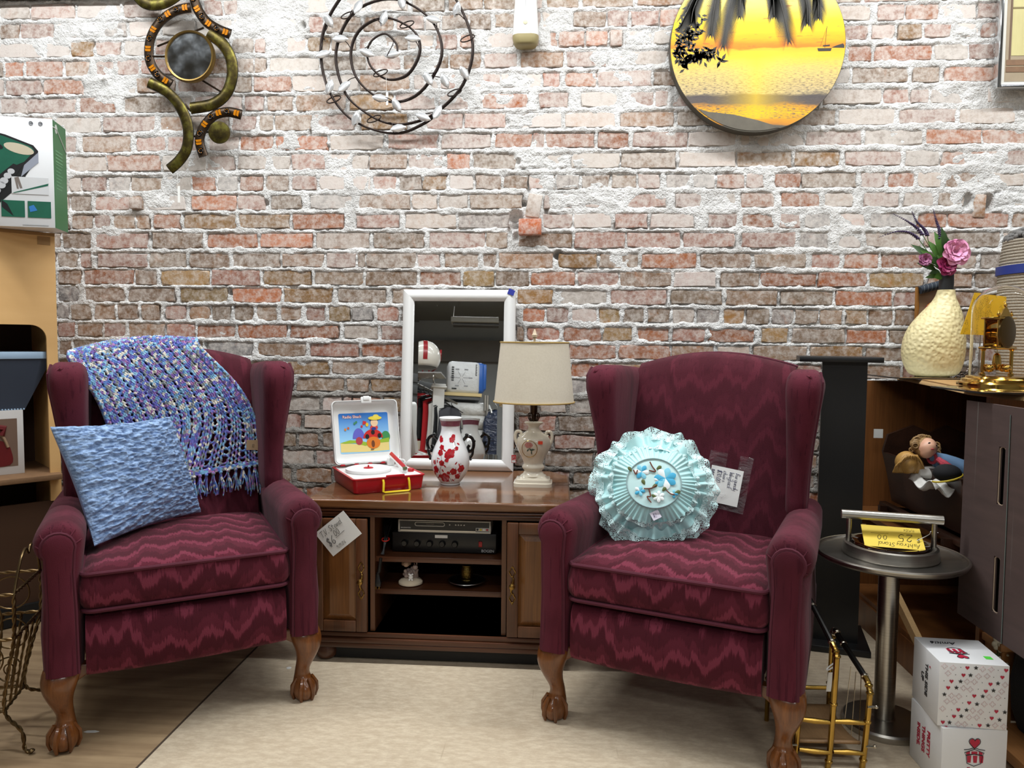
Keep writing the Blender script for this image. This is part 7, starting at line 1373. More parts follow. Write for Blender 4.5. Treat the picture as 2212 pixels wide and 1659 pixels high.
a = pz(198, 1580, -.003); t = thing('paper_scrap', 'torn scrap of white paper on the brown floor', 'scrap', (a[0], a[1], -.0038)); mb = MB(); mb.prism([(-.02, -.004), (-.008, -.007), (.012, -.004), (.02, .002), (.006, .006), (-.014, .003)], 0, .0012, 'xy'); mb.build('paper', PAPER, t)
a = pz(624, 1443, 0); t = thing('paper_scrap', 'small round white dot of paper on the floor by the chair leg', 'scrap', (a[0], a[1], .0001)); mb = MB(); mb.lathe([(.008, 0), (.0078, .0008), (0, .001)], 14); mb.build('paper', PAPER, t)
# ================================================================ things on the wall
def wq(px, pyv, Y): w = py(px, pyv, Y); return np.array(w)
# ---- bronze scroll sculpture with round mirror
OLV = NT('olive_bronze'); n = OLV; o = n.co(); f = n.noise(o, 22, 5, .65); n.set(col=n.ramp(f, [(.3, C(32, 26, 12)), (.5, C(68, 58, 20)), (.62, C(98, 92, 34)), (.75, C(80, 84, 60))]), rough=.38, metal=.75); OLV = n.m
DBZ = mk('dark_bronze', C(54, 40, 26), .4, .7, var=.3, vs=40); AMBR = mk('amber_inlay', C(206, 128, 22), .2, .3, var=.4, vs=60); SWL = mk('swirl_dark', C(26, 22, 20), .4, .5)
YA = 2.945; A0_ = wq(415, 190, YA); t = thing('metal_wall_sculpture', 'bronze scroll wall sculpture with a round mirror and amber inlays', 'wall sculpture', tuple(A0_))
def la(px, pyv, dy=0.): w = py(px, pyv, YA+dy)-A0_; return (w[0], w[1], w[2])
def band(pts, wpx, nm, m, bulge=.006, dy=0., taper=None):
    P = spline([la(x, y, dy) for x, y in pts], 10); hw_ = wpx/2*YA/1600; rings = []; k = len(P)
    for i, p in enumerate(P):
        a, b = np.array(P[max(i-1, 0)]), np.array(P[min(i+1, k-1)]); d = b-a; d[1] = 0; d /= np.linalg.norm(d); s = np.array((d[2], 0, -d[0])); w = hw_*(1 if not taper else taper[0]+(taper[1]-taper[0])*i/(k-1)); p = np.array(p)
        rings.append([tuple(p+s*w*u+np.array((0, v, 0))) for u, v in ((-1, .0), (-.95, -bulge*.3), (-.5, -bulge), (0, -bulge*1.25), (.5, -bulge), (.95, -bulge*.3), (1, 0), (0, .004))])
    mb = MB(); mb.loft(rings); o = mb.build(nm, m, t, 50)
    for q in (0, 6): mb = MB(); mb.tube([r_[q] for r_ in rings], .0016, 5); mb.build('edge_bead', SWL, o)
    return o, P
def decorated(pts, wpx):
    b, P = band(pts, wpx, 'inlaid_arc', DBZ, .006); L_ = [0]
    for a, c in zip(P, P[1:]): L_.append(L_[-1]+np.linalg.norm(np.array(c)-np.array(a)))
    n_ = max(4, int(L_[-1]/.037)); hw_ = wpx/2*YA/1600
    for k in range(n_):
        s = L_[-1]*(k+.5)/n_; i = min(range(len(L_)), key=lambda q: abs(L_[q]-s)); i = min(max(i, 1), len(P)-2); p = np.array(P[i]); d = np.array(P[i+1])-np.array(P[i-1]); d[1] = 0; d /= np.linalg.norm(d); sd = np.array((d[2], 0, -d[0]))
        if k % 2 == 0:
            mb = MB()
            for c0, c1 in ((-.8, -.1), (.1, .8)):
                vs = [tuple(p+d*.013*u+sd*hw_*.72*v+np.array((0, -.0090, 0))) for u, v in ((c0, -.9), (c1, -.7), (c1, .7), (c0, .9))]; mb.raw(vs+[tuple(np.array(q)+np.array((0, .004, 0))) for q in vs], [(0, 1, 2, 3), (0, 1, 5, 4), (1, 2, 6, 5), (2, 3, 7, 6), (3, 0, 4, 7)])
            mb.build('amber_inlay', AMBR, b, 0)
        else:
            mb = MB(); mb.tube([tuple(p+(d*cos(.55*q)+sd*sin(.55*q))*(.0012+.00068*q)+np.array((0, -.009, 0))) for q in range(20)], .0022, 6); mb.build('swirl', SWL, b)
            mb = MB()
            for q in range(5): a = .9*q; mb.ball(tuple(p+(d*cos(a)+sd*sin(a))*.0085+np.array((0, -.0095, 0))), .0020, 6, 5)
            mb.build('amber_bead', AMBR, b, 180)
band([(285, -28), (312, 4), (345, 8), (380, -10), (400, -40)], 26, 'olive_arc', OLV)
decorated([(412, 16), (378, 24), (345, 48), (325, 85), (323, 128), (340, 160), (370, 182)], 20)
decorated([(412, -30), (418, -8), (426, 18), (445, 46), (470, 63), (498, 74)], 20)
band([(450, 72), (478, 92), (497, 122), (502, 160), (490, 200), (460, 225), (412, 234)], 24, 'olive_arc', OLV)
band([(322, 178), (360, 198), (390, 232), (406, 275), (404, 318), (388, 346), (366, 366)], 23, 'olive_arc', OLV)
decorated([(522, 248), (492, 242), (462, 250), (440, 275), (431, 305), (440, 338)], 20)
c = la(410, 122, -.012); r = 52*YA/1600
mb = MB().at(*c, rx=pi/2); mb.lathe([(r*1.06, -.012), (r*1.07, .002), (r*1.02, .010), (r*.96, .008), (r*.95, .0)], 48, cap=False); mb.build('mirror_rim', mk('rim_gilt', C(120, 96, 50), .35, .8, var=.3, vs=40), t)
n = NT('aged_mirror'); n.set(col=n.mix(n.noise(n.co(), 30, 4), (.5, .55, .60, 1), (.78, .83, .88, 1)), metal=1., rough=n.ramp(n.noise(n.co(), 18, 4), [(.35, .08), (.7, .22)])); mb = MB().at(*c, rx=pi/2); mb.lathe([(r*.96, -.008), (r*.96, .003), (0, .0035)], 48); mb.build('mirror_disc', n.m, t)
c = la(475, 287); r = 24*YA/1600; mb = MB().at(*c, rx=pi/2); mb.lathe([(r*.9, -.002), (r, .002), (r*.97, .010), (r*.7, .012), (0, .013)], 36); mb.build('olive_disc', OLV, t)
mb = MB(); mb.tube([la(398, 150, .035), la(480, 200, .035)], .004, 6); mb.build('back_strut', DBZ, t)
mb = MB(); mb.tube([la(340, 100, .03), la(440, 60, .03)], .004, 6); mb.build('back_strut', DBZ, t)
mb = MB(); mb.tube([la(400, 225, .01), la(412, 240, .01)], .005, 6); mb.build('back_strut', DBZ, t)
mb = MB(); mb.tube([la(405, 290, .012), la(436, 300, .012)], .004, 6); mb.build('back_strut', DBZ, t)
mb = MB(); mb.tube([la(440, 285, .01), la(476, 287, .01)], .004, 6); mb.build('back_strut', DBZ, t)
mb = MB(); mb.tube([la(410, 122, .0), la(410, 122, .05)], .006, 6); mb.build('back_strut', DBZ, t)
mb = MB(); mb.tube([la(362, 122, .0), la(325, 122, .0)], .004, 6); mb.build('back_strut', DBZ, t)
mb = MB(); mb.tube([la(455, 90, .0), la(470, 65, .0)], .004, 6); mb.build('back_strut', DBZ, t)
mb = MB(); mb.tube([la(383, 372, 0), la(384, 400, 0)], .0006, 4); mb.build('tag_string', PAPER, t); q = la(386, 418); MB().bx(q[0]-.004, q[0]+.006, -.001, .0, q[2]-.036, q[2]+.03).build('price_tag', PAPER, t)
# ---- wire spiral with leaves
YS = 2.955; S0 = wq(856, 125, YS); t = thing('wire_spiral_art', 'dark wire spiral wall art with shiny leaves', 'wall art', tuple(S0)); WIR = mk('dark_wire', C(44, 34, 30), .4, .6); LFS = NT('silver_leaf'); LFS.set(col=(.86, .87, .88, 1), metal=.6, rough=.22); LFS = LFS.m
def ls(px, pyv, dy=0.): w = py(px, pyv, YS+dy)-S0; return (w[0], w[1], w[2])
SP = [(858, 117), (856, 95), (832, 73), (803, 88), (793, 115), (803, 146), (836, 171), (880, 160), (906, 110), (892, 65), (832, 38), (778, 62), (757, 115), (775, 176), (838, 219), (905, 200), (953, 120), (930, 42), (850, -2), (765, 25), (725, 110), (745, 200), (800, 250), (850, 268), (900, 262), (945, 240), (1000, 180), (1020, 95), (985, 0), (930, -50), (860, -66), (770, -40), (710, 35), (692, 115), (712, 200), (765, 262), (850, 288), (915, 266), (950, 236)]
PS = spline(SP, 6); mb = MB(); mb.tube([ls(x, y) for x, y in PS], .0042, 8); mb.tube([ls(x+3, y+2, .006) for x, y in PS[30:]], .0026, 6); mb.build('spiral', WIR, t, 180)
LV = [(710, 45, 60), (774, 14, -60), (829, 40, -70), (868, 5, 80), (936, 42, 15), (987, 20, -75), (735, 84, 0), (698, 117, -15), (892, 83, 5), (792, 114, 25), (848, 118, -10), (712, 188, -70), (744, 187, -40), (925, 170, 60), (961, 175, 65), (1003, 158, 60), (821, 212, 10), (857, 228, 60), (945, 242, -60), (768, 258, -80), (860, 277, -10), (914, 253, 20)]
for i, (x, y, a) in enumerate(LV):
    L_, w = (18, 9); ca, sa = cos(radians(a)), sin(radians(a)); vs = []; tz = random.uniform(-.008, .008)
    for f, k in ((-1, .05), (-.6, .7), (0, 1), (.5, .75), (1, .04)):
        for u in (-1, 0, 1):
            q = ls(x+L_*f*ca-w*k*u*sa, y+L_*f*sa+w*k*u*ca, -.014+.004*abs(u)*k+tz*f); vs.append(q)
    mb = MB(); mb.raw(vs, [(3*j+k, 3*j+k+1, 3*j+4+k, 3*j+3+k) for j in range(4) for k in (0, 1)]); mb.build('leaf', LFS, t, 180, solid=.0012)
    nx_, ny_ = min(PS, key=lambda q: abs((q[0]-x)**2+(q[1]-y)**2-30**2)); mb = MB(); mb.tube(spline([ls(x-L_*.7*ca, y-L_*.7*sa, -.012), ls((x+nx_)/2+5*sa, (y+ny_)/2-5*ca, -.006), ls(nx_, ny_)], 5), .0018, 5); mb.build('leaf_stem', WIR, t)
for x, y in ((752, 33), (879, 53), (1010, 83), (822, 158), (721, 215), (982, 200), (808, 257)): mb = MB(); mb.tube([ls(x+15*cos(a), y+6*sin(a)-5*cos(a), -.01*sin(a)) for a in [2*pi*i/24 for i in range(24)]], .0024, 6, closed=True); mb.build('tendril', WIR, t)
mb = MB(); mb.tube([ls(834, 160, -.004), ls(835, 205, -.004)], .0006, 4); q = ls(836, 216, -.004); mb.build('tag_string', PAPER, t); MB().bx(q[0]-.004, q[0]+.005, q[1]-.001, q[1], q[2]-.02, q[2]+.03).build('price_tag', PAPER, t)
mb = MB()
for x, y in ((700, 84), (1018, 130), (850, 285)): mb.tube([ls(x, y, 0), ls(x, y, .05)], .003, 6)
mb.build('standoff', WIR, t)
# ---- air freshener dispenser
YD = 2.93; D0 = wq(1135, 45, YD); t = thing('air_freshener', 'white wall mounted air freshener with tan base', 'air freshener', tuple(D0)); kD = YD/1600; DWH = mk('dispenser_white', C(222, 222, 220), .35, var=.02); DTN = mk('dispenser_tan', C(150, 138, 96), .5)
def dr(hx, hy, z): return [(x, y+.03, z) for x, y in ring_box(0, 0, hx, hy, min(hx, hy)*.75, 4)]
zz = lambda y: (45-y)*kD
MB().loft([dr(27.5*kD, .038, zz(72)), dr(27*kD, .038, zz(60)), dr(24*kD, .036, zz(10)), dr(21*kD, .034, zz(-40)), dr(15*kD, .028, zz(-80))]).build('body', DWH, t, 60)
MB().loft([dr(21*kD, .03, zz(92)), dr(25*kD, .035, zz(87)), dr(27.5*kD, .0385, zz(78)), dr(27.8*kD, .0385, zz(72))]).build('base_cap', DTN, t, 60)
mb = MB().at(0, -.0075, zz(49), rx=pi/2); mb.lathe([(.0088, 0), (.0085, .002), (0, .003)], 20); mb.build('button', mk('button_cream', C(196, 190, 160), .5), t); MB().bx(-.0006, .0006, -.0072, -.0062, zz(20), zz(-2)).build('seam', mk('seam_grey', C(120, 120, 120), .6), t); MB().bx(-.025, .025, .0, .002, zz(90), zz(87.5)).build('vent', mk('vent_grey', C(110, 112, 112), .6), t)
mb = MB(); mb.bx(-.02, .02, .06, .075, zz(60), zz(-20)); mb.build('wall_plate', DWH, t)
# ---- round sunset print
YR = 2.93; R0 = wq(1636, 97, YR); Rr = 178*YR/1600; t = thing('round_sunset_print', 'large round print of a tropical sunset over the sea', 'wall print', tuple(R0)); kR = YR/1600
n = NT('sunset_print'); x_, y_, z_ = n.sep(n.co()); v = n.math('DIVIDE', z_, kR)      # picture pixels above the centre, horizon at -6
wob = n.noise(n.comb(n.math('MULTIPLY', x_, 6), 0, n.math('MULTIPLY', z_, 40)), 1, 4, .6)
f = n.math('DIVIDE', n.math('ADD', n.math('ADD', v, n.math('MULTIPLY', n.math('SUBTRACT', wob, .5), 26)), 185), 370)
def fy(y): return (97-y+185)/370.
sky = n.ramp(f, [(fy(275), C(92, 86, 74)), (fy(262), C(96, 90, 78)), (fy(258), C(196, 130, 50)), (fy(236), C(240, 180, 30)), (fy(222), C(216, 150, 40)), (fy(214), C(90, 80, 76)), (fy(200), C(80, 74, 74)), (fy(194), C(196, 176, 130)), (fy(150), C(222, 190, 110)), (fy(120), C(240, 190, 50)), (fy(104), C(244, 176, 40)), (fy(101), C(226, 120, 20)), (fy(84), C(246, 170, 10)), (fy(50), C(248, 214, 20)), (fy(0), C(246, 226, 120)), (fy(-60), C(240, 226, 160))])
rip = n.noise(n.comb(n.math('MULTIPLY', x_, 60), 0, n.math('MULTIPLY', z_, 420)), 1, 3, .6); sea = n.math('MULTIPLY', n.math('LESS_THAN', v, -12.), n.math('GREATER_THAN', v, -150.)); dens = n.step(v, -10., -100.)
c = n.mix(n.math('MULTIPLY', n.math('MULTIPLY', sea, dens), n.step(rip, .48, .62)), sky, C(96, 88, 84))
cl = n.noise(n.comb(n.math('MULTIPLY', x_, 14), 0, n.math('MULTIPLY', z_, 90)), 1, 4, .6); c = n.mix(n.math('MULTIPLY', n.math('MULTIPLY', n.step(cl, .58, .68), n.math('GREATER_THAN', v, -4.)), .7), c, C(196, 92, 40))
gl = n.math('POWER', n.math('MAXIMUM', 0., n.math('SUBTRACT', 1., n.math('MULTIPLY', n.math('ABSOLUTE', n.math('SUBTRACT', x_, .0)), 5.))), 2.); c = n.mix(n.math('MULTIPLY', n.math('MULTIPLY', gl, sea), .55), c, C(250, 208, 30)); n.set(col=c, rough=.35); SUN = n.m
mb = MB(); mb.at(0, 0, 0, rx=pi/2); mb.lathe([(Rr, -.045), (Rr, .0), (0, .0)], 96); o = mb.build('panel', mk('panel_edge', C(60, 54, 40), .5), t); mb = MB(); mb.grid(lambda u, v: (Rr*.995*v*cos(2*pi*u), -.001, Rr*.995*v*sin(2*pi*u)), 96, 8, True); mb.build('print', SUN, t)
SIL = mk('print_silhouette', C(46, 42, 34), .45, var=.2, vs=30)
def rp(px, y, d=.0016): return ((px-1636)*kR, -d, (97-y)*kR)
def inside(px, y): return (px-1636)**2+(y-97)**2 < 176**2
def frond(P, Lf):
    C_ = spline(P, 10); mb = MB()
    for i in range(2, len(C_)-1):
        p, q = np.array(C_[i]), np.array(C_[i+1]); d = (q-p)/np.linalg.norm(q-p); s = np.array((-d[1], d[0])); f = i/len(C_); L_ = Lf*(.5+sin(pi*min(f*1.05, 1))*.7)*(1 if f < .85 else .5)
        for sg in (-1, 1):
            for e in (0, .5):
                b = p+(q-p)*e; tip = b+s*sg*L_*.45+d*L_*.9+np.array((0, L_*.25)); w = s*1.3*.0+d*2.0
                if inside(*b) and inside(*tip): mb.raw([rp(*(b-w)), rp(*(b+w)), rp(*tip)], [(0, 1, 2)])
    mid = [rp(*q, .0018) for q in C_ if inside(*q)]
    if len(mid) > 2: mb.tube(mid, .0016, 4)
    if mb.f: mb.build('palm_frond', SIL, t, 0)
for P, L_ in (([(1600, -70), (1590, -20), (1575, 40), (1566, 100)], 42), ([(1580, -70), (1555, -20), (1545, 30), (1540, 75)], 38), ([(1560, -60), (1525, -20), (1505, 20), (1500, 50)], 34), ([(1650, -70), (1670, -20), (1685, 30), (1700, 92)], 42), ([(1700, -70), (1720, -25), (1733, 20), (1735, 55)], 36), ([(1720, -60), (1745, -25), (1755, 10), (1757, 45)], 32), ([(1640, -70), (1655, -30), (1665, 5), (1668, 40)], 32), ([(1620, -70), (1610, -40), (1600, -5), (1598, 40)], 32), ([(1545, -50), (1510, -10), (1490, 30), (1475, 60)], 30)): frond(P, L_)
mb = MB(); g = random.Random(4)
for k in range(230):
    if k < 110: x, y = g.gauss(1505, 26), g.gauss(118, 10)
    elif k < 190: x, y = g.gauss(1482, 14), g.gauss(80, 26)
    else: x, y = g.gauss(1505, 12), g.gauss(62, 14)
    a = g.uniform(0, 2*pi); L_, w = g.uniform(6, 10), g.uniform(2.2, 3.4); P = [(x+L_*cos(a), y+L_*sin(a)), (x-w*sin(a), y+w*cos(a)), (x-L_*cos(a), y-L_*sin(a)), (x+w*sin(a), y-w*cos(a))]
    if all(inside(*q) for q in P): mb.raw([rp(*q, .0015) for q in P], [(0, 1, 2, 3)])
tag(mb.build('leaf_silhouette', SIL, t, 0), kind='stuff')
mb = MB(); mb.raw([rp(*q) for q in ((1757, 106), (1786, 106), (1784, 112), (1759, 112))], [(0, 1, 2, 3)]); mb.raw([rp(*q) for q in ((1768, 100), (1782, 99), (1782, 102), (1768, 103))], [(0, 1, 2, 3)]); mb.tube([rp(1772, 105), rp(1775, 62)], .0008, 4); mb.tube([rp(1775, 64), rp(1763, 102)], .0004, 4); mb.build('boat', SIL, t, 0)
mb = MB(); P = [(1507, 222), (1540, 232), (1590, 238), (1640, 250), (1690, 266)]+[(1636+174.5*cos(radians(a)), 97+174.5*sin(radians(a))) for a in range(76, 133, 4)]; c_ = (1590, 252); mb.raw([rp(*q, .003) for q in P]+[rp(*c_, .003)], [(i, (i+1) % len(P), len(P)) for i in range(len(P))]); mb.build('sand', mk('print_beach', C(96, 90, 78), .5, var=.3, vs=30), t, 0)
mb = MB(); mb.raw([rp(*q) for q in ((1785, 105), (1795, 101), (1808, 97), (1811, 101), (1811, 106))], [(0, 1, 2, 3, 4)]); mb.build('headland', SIL, t, 0)
a = wq(1449, 153, 2.985); t = thing('wall_screw', 'silver screw head in the mortar left of the round print', 'screw', tuple(a)); mb = MB().at(0, 0, 0, rx=pi/2); mb.lathe([(.009, -.004), (.009, .002), (.006, .005), (0, .0055)], 16); mb.build('head', STEEL, t)
a = wq(1777, 277, 2.985); t = thing('wall_anchor', 'white plastic wall plug right of the round print', 'wall plug', tuple(a)); mb = MB().at(0, 0, 0, rx=pi/2); mb.lathe([(.008, -.004), (.008, .002), (.004, .004), (0, .003)], 16); mb.build('plug', PAPER, t)
a = wq(219, 167, 2.985); t = thing('wall_anchor', 'white plastic wall plug left of the scroll sculpture', 'wall plug', tuple(a)); mb = MB().at(0, 0, 0, rx=pi/2); mb.lathe([(.010, -.004), (.010, .004), (.005, .006), (0, .005)], 16); mb.build('plug', PAPER, t)
# ---- framed picture, top right
YF = 2.95; F0 = wq(2150, 192, YF); t = thing('framed_picture', 'framed picture of pale wooden doors in a thin silver frame', 'framed picture', tuple(F0)); FWd, FHt = .55, .62
CHR = NT('chrome_frame'); CHR.set(col=(.62, .63, .64, 1), metal=1., rough=.16); CHR = CHR.m; tw_ = .02
for nm, b in (('a', (0, .014, 0, FHt)), ('b', (FWd-.014, FWd, 0, FHt)), ('c', (.014, FWd-.014, 0, .014)), ('d', (.014, FWd-.014, FHt-.014, FHt))): mb = MB(); mb.bx(b[0], b[1], -.012, .02, b[2], b[3], .003); mb.build('frame_side', CHR, t)
MB().bx(.012, FWd-.012, .0, .006, .012, FHt-.012).build('mount', mk('mount_white', C(206, 204, 196), .6), t)
n = NT('door_print'); x_, y_, z_ = n.sep(n.co()); f = n.noise(n.scl(n.co(), (30, 1, 6)), 1, 4); n.set(col=n.mix(f, C(168, 158, 104), C(206, 196, 140)), rough=.5); DP = n.m
MB().bx(.030, FWd-.03, -.001, .001, .026, FHt-.03).build('picture_ground', mk('print_stone', C(150, 134, 110), .6, var=.3, vs=12), t); MB().bx(.05, .30, -.002, -.0005, .12, FHt-.03).build('painted_door', DP, t); MB().bx(.042, .048, -.002, -.0005, .10, FHt-.03).build('painted_jamb', mk('print_umber', C(96, 72, 52), .6), t)
for z in (.29, .34): MB().bx(.05, .30, -.003, -.0015, z, z+.006).build('painted_rail', mk('print_rail', C(120, 104, 62), .6), t)
for z0, w in ((.06, .20), (.085, .17)): MB().bx(.034, .034+w, -.0025, -.0008, z0, z0+.02).build('painted_step', mk('print_step', C(118, 88, 62), .6, var=.4, vs=30), t)
# ================================================================ the shop behind the viewer, as it shows in the mirror
Mn = np.array(Matrix.Rotation(-TILT, 3, 'X') @ Vector((0, -1, 0))); Mp = np.array((MIR.location.x, MYB, Z0))+np.array(Matrix.Rotation(-TILT, 3, 'X') @ Vector((0, .003, 0)))
def mir(px, pyv, D):
    """world point seen in the mirror at this pixel, D metres past the glass"""
    d = ray(px, pyv); h_ = CAM+d*(np.dot(Mp-CAM, Mn)/np.dot(d, Mn)); r = d-2*np.dot(d, Mn)*Mn; r /= np.linalg.norm(r); return h_+r*D
def face_rot(p): return 0
# slatwall panel and hanging rail at the left
SLW = mk('slatwall_grey', C(84, 86, 88), .5); a = mir(893, 870, 3.1); print('slat', a, 'helmet', mir(917, 765, 3.0), 'pack', mir(1000, 815, 3.4), 'floor?', mir(950, 1000, 3.2), 'fixture', mir(1000, 700, 6.))
SXm = mir(905, 860, 3.0)[0]; SYm = mir(905, 860, 3.0)[1]
t = thing('slatwall_rack', 'grey slatted display panel at the left of the mirror view', 'display panel', (SXm-.16, SYm-.25, 0), radians(35)); MB().bx(-.02, 0, -.5, .5, 0, 1.42).build('panel', SLW, t)
for k in range(15): MB().bx(0, .012, -.5, .5, .05+.095*k, .05+.095*k+.07, .003).build('slat', SLW, t)
hp_ = mir(917, 768, 3.0); WSH = NT('helmet_white'); WSH.set(col=C(226, 222, 214), rough=.2, coat=.5); WSH = WSH.m
# wire shelf carrying the helmet
t = thing('acrylic_shelf', 'clear bracket shelf under the helmet in the mirror', 'shelf', (hp_[0], hp_[1], hp_[2]-.155)); MB().bx(-.16, .16, -.13, .13, -.01, 0).build('plate', mk('shelf_grey', C(150, 150, 150), .3), t)
for s in (-1, 1): mb = MB(); mb.tube(spline([(s*.1, -.1, -.01), (s*.1, .1, -.01), (s*.1, .12, -.06), (s*.1, .04, -.08)], 5), .006, 6); mb.build('bracket', STEEL, t)
mb = MB(); mb.tube([(-.05, -.1, -.02), (-.22, -.42, -.02)], .012, 8); mb.build('support_arm', STEEL, t)
# football helmet: shell, stripe, letter, face cage
to = np.array((MIR.location.x, MYB, .9))-hp_; fa = atan2(to[1], to[0])+pi/2
t = thing('football_helmet', 'white football helmet with red stripe seen in the mirror', 'helmet', (hp_[0], hp_[1], hp_[2]-.155), fa+pi); RH = .128; RDP = mk('helmet_red', C(150, 26, 34), .3)
def shell(u, v, R=RH):      # back of the helmet towards +... local -y faces away from the mirror
    th = v*2.25; a = 2*pi*u; x, y, z = R*sin(th)*cos(a), R*1.08*sin(th)*sin(a), R*1.02*cos(th); return (x, y, z+.14 if z > -.09 else .05)
mb = MB(); mb.grid(lambda u, v: shell(u, v), 40, 16, True); mb.build('shell', WSH, t, 180, solid=.006)
mb = MB(); mb.grid(lambda u, v: tuple(np.array(((u-.5)*.034, RH*1.115*cos(pi*v*.98-.3), RH*1.055*sin(pi*v*.98-.3)+.14))), 4, 24); mb.build('stripe', RDP, t, 180)
for s in (-1, 1): lettering('N', .11, frame((s*RH*1.0, -.02, .16), (0, -s, 0), (0, 0, 1)), RDP, t, bold=.004, ext=.006)
mb = MB()
for z in (.02, .05, .08): mb.tube(spline([(-.1, -.08, z+.02), (-.06, -.17, z), (0, -.19, z), (.06, -.17, z), (.1, -.08, z+.02)], 5), .006, 6)
for x in (-.05, 0, .05): mb.tube([(x, -.18+abs(x)*.3, .01), (x, -.18+abs(x)*.3, .09)], .006, 6)
mb.build('face_cage', RDP, t, 180)
# pack of pads with blue printed end on a pale board
pk = mir(1000, 822, 3.3); t = thing('diaper_pack', 'white plastic pack with blue printed end seen in the mirror', 'pack', (pk[0], pk[1], pk[2]-.12), fa+pi); PKW = mk('pack_white', C(206, 208, 210), .35, bs=25, bstr=.5, bd=.01); W2 = .135
mb = MB(); mb.box((0, 0, .135), (2*W2, .16, .27), .03); mb.build('pack_body', PKW, t, 60); mb = MB(); mb.box((-.02, -.0, .14), (.27, .17, .262), .03); mb.box((W2-.02, 0, .15), (.03, .15, .22), .012); o = mb.build('pack_end', mk('pack_blue', C(46, 96, 176), .35), t, 60); o.location.x = .062; o.location.y = -.02
mb = MB()
for q in range(9): mb.bx(.095, .095+.012*(1-.3*(q % 2)), .0812, .0822, .24-.011*q, .247-.011*q)
mb.bx(-.10, -.06, .0812, .0822, .03, .042)
for q in range(7): mb.bx(-.105, -.085, .0812, .0822, .10+.018*q, .112+.018*q)
mb.build('printed_text', GBK, t); mb = MB()
for q in range(6): a_ = 2*pi*q/6; mb.tube([(-.02+.012*cos(a_), .082, .13+.012*sin(a_)), (-.02+.06*cos(a_), .082, .13+.06*sin(a_))], .0016, 4); mb.bx(-.02+.075*cos(a_)-.016, -.02+.075*cos(a_)+.016, .0812, .082, .13+.08*sin(a_)-.005, .13+.08*sin(a_)+.005)
tag(mb.build('diagram', mk('pack_grey', C(140, 142, 146), .6), t), kind='stuff')
bd_ = mir(985, 853, 3.3); t = thing('shelf_board', 'pale board shelf under the white pack in the mirror', 'shelf', (bd_[0], bd_[1], 0), fa+pi); zz = pk[2]-.12; MB().bx(-.2, .2, -.14, .14, zz-.028, zz-.002).build('board', mk('maple_board', C(206, 184, 132), .5), t); MB().bx(-.19, .19, -.13, .13, zz-.055, zz-.028).build('bracket_bar', SLW, t); MB().bx(-.2, -.16, -.12, -.06, 0, zz-.03).build('upright', mk('white_post', C(206, 206, 204), .5), t)
# white newel post
np_ = mir(947, 850, 3.05); t = thing('white_post', 'white square post with moulded cap seen in the mirror', 'post', (np_[0], np_[1], 0), fa); zt_ = np_[2]+.06; MB().bx(-.045, .045, -.045, .045, 0, zt_-.02).build('shaft', mk('white_post2', C(206, 206, 204), .5), t); mb = MB(); mb.bx(-.062, .062, -.062, .062, zt_-.02, zt_-.005, .004); mb.bx(-.055, .055, -.055, .055, zt_-.005, zt_+.012, .006); mb.build('cap', mk('white_post3', C(212, 212, 210), .5), t)
# slanting waterfall arm with hangers and clothes
p0_, p1_ = mir(898, 828, 3.35), mir(987, 872, 2.98); t = thing('garment_rail', 'slanting steel garment rail seen in the mirror', 'rail', tuple(p0_)); mb = MB(); mb.tube([(0, 0, 0), tuple(p1_-p0_)], .011, 4); mb.build('arm', mk('satin_steel', C(150, 146, 138), .35, .8), t); mb = MB(); mb.tube([(0, 0, 0), (-.06, -.03, .02)], .012, 6); mb.build('rail_bracket', STEEL, t)
GARM = [(.08, 890, (20, 20, 22), 'black garment nearest the arm end at the left', 1.), (.2, 905, (176, 22, 30), 'red garment at the far left of the mirror rail', 1.5), (.33, 918, (18, 18, 20), 'black garment behind the red one on the rail', .9), (.46, 930, (172, 20, 28), 'second red garment on the mirror rail', 1.3), (.6, 942, (196, 194, 190), 'white garment on the mirror rail', 1.), (.74, 955, (22, 24, 28), 'dark garment at the low end of the mirror rail', .9), (.88, 965, (60, 60, 66), 'grey garment at the tip of the mirror rail', .7)]
for f, px, c, lab, Lm in GARM:
    hp2 = p0_+(p1_-p0_)*f; t = thing('garment', lab, 'garment', tuple(hp2), 0, 'garments hanging in the mirror'); rr_ = atan2((p1_-p0_)[1], (p1_-p0_)[0])+pi/2
    mb = MB(); mb.tube(spline([(0, 0, .012), (.01, 0, .0), (0, 0, -.03), (-.08*cos(rr_), -.08*sin(rr_), -.06)], 4), .003, 5); mb.tube([(-.13*cos(rr_), -.13*sin(rr_), -.08), (0, 0, -.04), (.13*cos(rr_), .13*sin(rr_), -.08)], .004, 6); mb.build('hanger', BLACK, t)
    g = random.Random(px); ph = g.uniform(0, 6); Lg_ = .40*Lm; cr_, sr_ = cos(rr_), sin(rr_); rings = []
    for z, w, th in ((-.055, .06, .012), (-.09, .125, .02), (-.16, .12, .028), (-.055-Lg_*.6, .125, .03), (-.055-Lg_, .14, .034)):
        ring = []
        for i in range(24): a_ = 2*pi*i/24; r2 = th*(1+.35*sin(5*a_+ph)); x, y = w*cos(a_), r2*sin(a_)+.012*sin(9*x if False else 6*cos(a_)+ph); ring.append((x*cr_-y*sr_, x*sr_+y*cr_, z))
        rings.append(ring)
    mb = MB(); mb.loft(rings); mb.build('cloth', mk('garment_%d' % px, C(*c), .85), t, 60)
